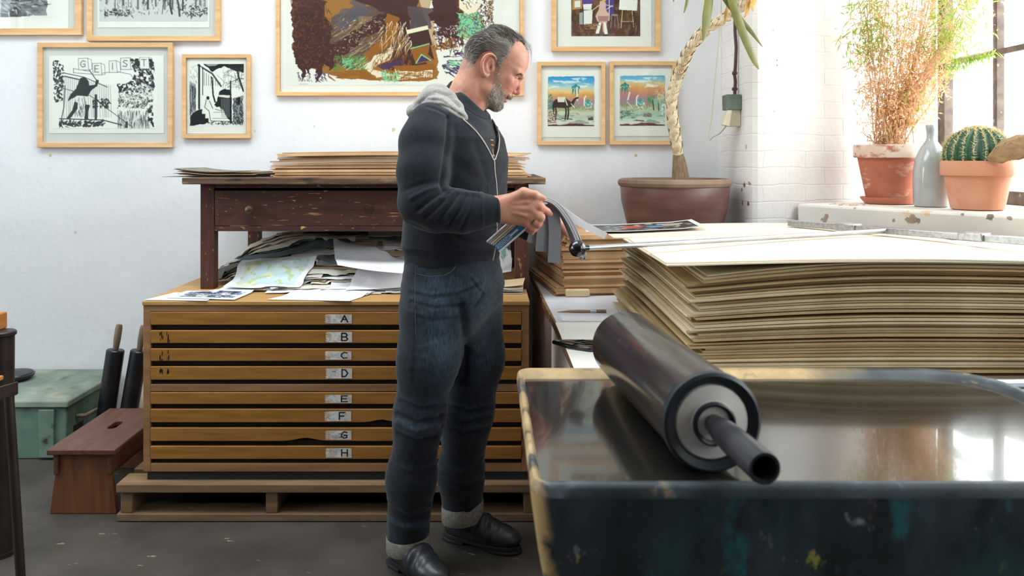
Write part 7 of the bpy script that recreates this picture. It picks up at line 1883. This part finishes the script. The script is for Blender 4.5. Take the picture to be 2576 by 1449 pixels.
# boots
def boot(heel, d, lab):
    d = A3(d)/np.linalg.norm(d); sdv = A3((-d[1],d[0],0)); Z1 = A3((0,0,1))
    L = lambda f,s_,z: A3(heel)+d*f+sdv*s_+Z1*z
    R_ = np.stack([d,sdv,Z1])
    Bt = Field(*clothes_axis(A3(heel)-A3((.12,.30,.0)), A3(heel)+A3((.36,.12,.20)), .0038))
    Bt.chain([L(.062,0,.175), L(.062,0,.10), L(.075,0,.085)], [.050,.049,.050], .02)
    Bt.ell(L(.045,0,.055), (.046,.037,.042), R_, .02)
    Bt.chain([L(.090,0,.075), L(.150,0,.058), L(.205,0,.048)], [.047,.044,.040], .03)
    Bt.ell(L(.215,0,.046), (.074,.046,.034), R_, .02); Bt.ell(L(.14,0,.045), (.10,.040,.034), R_, .02)
    Bt.put(lambda X,Y,Z: (Z-.022)+0*X+0*Y, A3(heel)-.4, A3(heel)+A3((.4,.4,.022)), .004, cut=True)
    V, Q = Bt.mesh(); V = relax(V, Q, 2, .5); N = normals(V, Q)
    f = (V-A3(heel))@d
    V = V+N*(.0022*wavy(V,55,41)+.0025*np.sin(f*170)*np.exp(-((f-.165)/.045)**2)*np.clip((V[:,2]-.05)/.02,0,1))[:,None]
    V = V[:]; 
    o = field_obj('boot', V, Q, M['boot'], man, label=lab)
    out = []
    for k in range(40):
        a = 2*PI*k/40; c, q = math.cos(a), math.sin(a)
        f = .143+.149*c; w_ = np.interp(f, [-.006,.03,.08,.13,.20,.25,.292], [.018,.036,.034,.034,.049,.045,.016]); out.append(L(f, w_*np.sign(q)*abs(q)**.6, .010))
    sl = MB().prism([Vector(p) for p in out], (0,0,.016)).prism([Vector(L(f,s_,.0005)) for f,s_ in ((-.004,-.02),(.03,-.036),(.085,-.034),(.085,.034),(.03,.036),(-.004,.02))], (0,0,.012))
    sl.prism([Vector(L(.215+.078*math.cos(a),.046*math.sin(a),.0005)) for a in np.linspace(0,2*PI,24,endpoint=False)], (0,0,.011))
    obj('sole', sl, M['sole'], o, bevel=.003)
    return o
boot((-.328,2.705,0), (.68,-.73,0), 'black leather boot, nearer foot')
boot((-.156,2.872,0), (.914,-.406,0), 'black leather boot, farther foot')
# wedding ring
rc = (P3(1333,544,2.412)*.42+P3(1353,562,2.405)*.58); rd = P3(1353,562,2.405)-P3(1333,544,2.412); rd /= np.linalg.norm(rd)
obj('finger_ring', MB().lathe([(.0130,-.0022),(.0145,-.0018),(.0145,.0018),(.0130,.0022)], Vector(rc), 32, axis=Vector(rd)), M['gold'], man, recalc=False)
# --- the swatch book he holds
sw = thing('swatch_book', 'fanned book of grey and white paper swatches held in his hands', 'swatch book', W(1370,520,2.47))
def strip(name, m, pts, wd, th=.0006, n=22, tw=0, label=None, side=None):
    """bent paper strip along photo points (px, py, depth); wd = half width in m"""
    Q, _ = smooth_path([W(*p) for p in pts], [1]*len(pts), n); P = np.zeros((n,2,3)); sv = Vector(side) if side is not None else None
    for k in range(n):
        t_ = Vector(Q[min(k+1,n-1)])-Vector(Q[max(k-1,0)]); t_.normalize()
        s_ = (sv-t_*sv.dot(t_)).normalized() if sv is not None else t_.cross(Vector((0,-1,0))).normalized()
        P[k,0] = Vector(Q[k])+s_*wd; P[k,1] = Vector(Q[k])-s_*wd
    return obj(name, MB().grid(P, th), m, sw, ang=60, label=label)
M['sw_grey'] = mat('grey_swatch_paper', '#7e7f86', '#8b8c93', scale=5, rough=.7)
M['sw_white'] = mat('white_swatch_paper', '#e6e4e8', '#efedf1', scale=5, rough=.5)
M['sw_blue'] = mat('blue_cover', '#1f78b4', '#2a86c0', scale=5, rough=.45)
M['sw_gloss'] = mat('marbled_swatch_paper', '#e9e7ed', '#b5b3be', scale=22, rough=.4, lo=.58, hi=.68, layers=(('#b9a0a0', 14, .6, .7),))
strip('leaf', M['sw_grey'], [(1378,512,2.458),(1392,540,2.452),(1396,590,2.450),(1393,661,2.452)], .0185, label='front grey leaf hanging down')
strip('leaf', M['sw_grey'], [(1372,514,2.466),(1374,545,2.462),(1366,585,2.460),(1362,633,2.464)], .0185)
strip('leaf', M['sw_grey'], [(1366,516,2.474),(1358,545,2.470),(1346,580,2.470),(1338,611,2.474)], .0165)
# thick bundle bending over the index finger, its layered edges towards us
for k in range(10):
    o_ = k*1.75
    pts = [(1342,507-.3*o_,2.446),(1360,506-.55*o_,2.444),(1380,509-.65*o_,2.444),(1398+.45*o_,522-.6*o_,2.446),(1420+.75*o_,552-.45*o_,2.448),(1440+.85*o_,592-.35*o_,2.450),(1457+.9*o_+(k%3)*2,642-.2*o_+(k%4)*4,2.452)]
    strip('leaf', [M['sw_white'],M['sw_gloss'],M['sw_white'],M['sw_grey']][k % 4] if k else M['sw_grey'], pts, .0150, th=.0011, side=(.12,-1,.10), n=26)
strip('leaf', M['sw_grey'], [(1396,512,2.462),(1414,540,2.464),(1434,582,2.466),(1450,636,2.466)], .0100, side=(.75,-.5,.2), label='grey inner leaf of the bent bundle')
strip('leaf', M['sw_white'], [(1372,503,2.500),(1400,520,2.50),(1450,555,2.505),(1524,594,2.51)], .0110, side=(.5,-.2,.8), label='translucent white leaf sticking out to the right')
strip('leaf', M['sw_white'], [(1368,502,2.505),(1410,524,2.51),(1464,562,2.515),(1516,590,2.52)], .0100, side=(.5,-.2,.8))
blk = MB()
a, b_ = W(1335,545,2.468), W(1246,622,2.50); d = (b_-a).normalized(); up_ = Vector((0,-1,0)); s_ = d.cross(up_).normalized()
mid_ = (a+b_)/2
s_ = -s_ if s_.z < 0 else s_
for k in range(4):
    off = s_*(.011+.006*k)+Vector((0,.004*k,0))
    obj('leaf_bundle', MB().obox(mid_+off+d*(.003*k), d, s_, up_, (b_-a).length/2, .0022, .016), M['sw_white'] if k % 2 else M['greyboard_b'], sw, smooth=False)
cov = obj('cover', MB().obox(mid_+Vector((0,-.004,0))-s_*.004, d, s_, up_, (b_-a).length/2, .0105, .0022), M['sw_blue'], sw, bevel=.001, label='blue cover strip with pale lettering')
obj('cover_edge', MB().obox(mid_-s_*.0175, d, s_, up_, (b_-a).length/2, .003, .010), M['sw_white'], sw, smooth=False)
tx = MB(); r = np.random.default_rng(3)
fr = mid_+Vector((0,-.0068,0))-s_*.004
hl = (b_-a).length/2
for row in range(4):
    x = hl*.15
    while x < hl*.92:
        w_ = r.uniform(.003,.010); c = fr+d*(x+w_/2)+s_*(.0065-row*.0042); tx.obox(c, d, s_, up_, w_/2, .0009, .0003); x += w_+.0022
tx.obox(fr+d*(-hl*.02)+s_*(.001), d, s_, up_, .016, .0030, .0004)
obj('cover_text', tx, M['sw_white'], cov, smooth=False)['kind'] = 'stuff'
# ------------------------------------------------------------------ daylight and camera
w = bpy.data.worlds.new('daylight'); S.world = w; w.use_nodes = True
nt = w.node_tree; nt.nodes.clear()
bg = nt.nodes.new('ShaderNodeBackground'); wo = nt.nodes.new('ShaderNodeOutputWorld')
bg.inputs[0].default_value = (.93,.97,1,1); bg.inputs[1].default_value = 9.0
nt.links.new(bg.outputs[0], wo.inputs[0])
def area(name, loc, size, rot, power, col=(1,1,1), portal=False):
    L = bpy.data.lights.new(name, 'AREA'); L.shape = 'RECTANGLE'; L.size, L.size_y = size; L.energy = power; L.color = col
    o = bpy.data.objects.new(name, L); COL.objects.link(o); o.location = loc; o.rotation_euler = rot; o['kind'] = 'helper'
    if portal: L.cycles.is_portal = True
    return o
for (y0, y1) in ((1.5,4.1),(-.2,1.1)):
    area('daylight_portal', (WX+.08,(y0+y1)/2,2.07), (1.8, y1-y0), (0, PI/2, 0), 1, portal=True)
area('daylight_portal', (RX0-.12,(LW_[0]+LW_[1])/2,(LW_[2]+LW_[3])/2), (LW_[3]-LW_[2], LW_[1]-LW_[0]), (0, -PI/2, 0), 1, portal=True)
area('daylight_portal', ((SK[0]+SK[1])/2,(SK[2]+SK[3])/2,CEIL+.09), (SK[1]-SK[0], SK[3]-SK[2]), (0, 0, 0), 1, portal=True)
cam = bpy.data.cameras.new('camera'); co = bpy.data.objects.new('camera', cam); COL.objects.link(co)
co.location = (0,0,EYE); co.rotation_euler = (PI/2,0,0)
cam.sensor_width = 36; cam.lens = 36*F/2576
cam.shift_x = (1288-CX)/2576; cam.shift_y = -(724.5-CY)/2576
cam.clip_start = .05
cam.dof.use_dof = True; cam.dof.focus_distance = 2.75; cam.dof.aperture_fstop = 4.5
S.camera = co
vs_ = S.view_settings
vs_.view_transform = 'Standard'; vs_.look = 'None'; vs_.exposure = .14; vs_.gamma = 1; vs_.use_curve_mapping = False
S.cycles.use_denoising = True
S.cycles.max_bounces = 8; S.cycles.diffuse_bounces = 5; S.cycles.transparent_max_bounces = 12
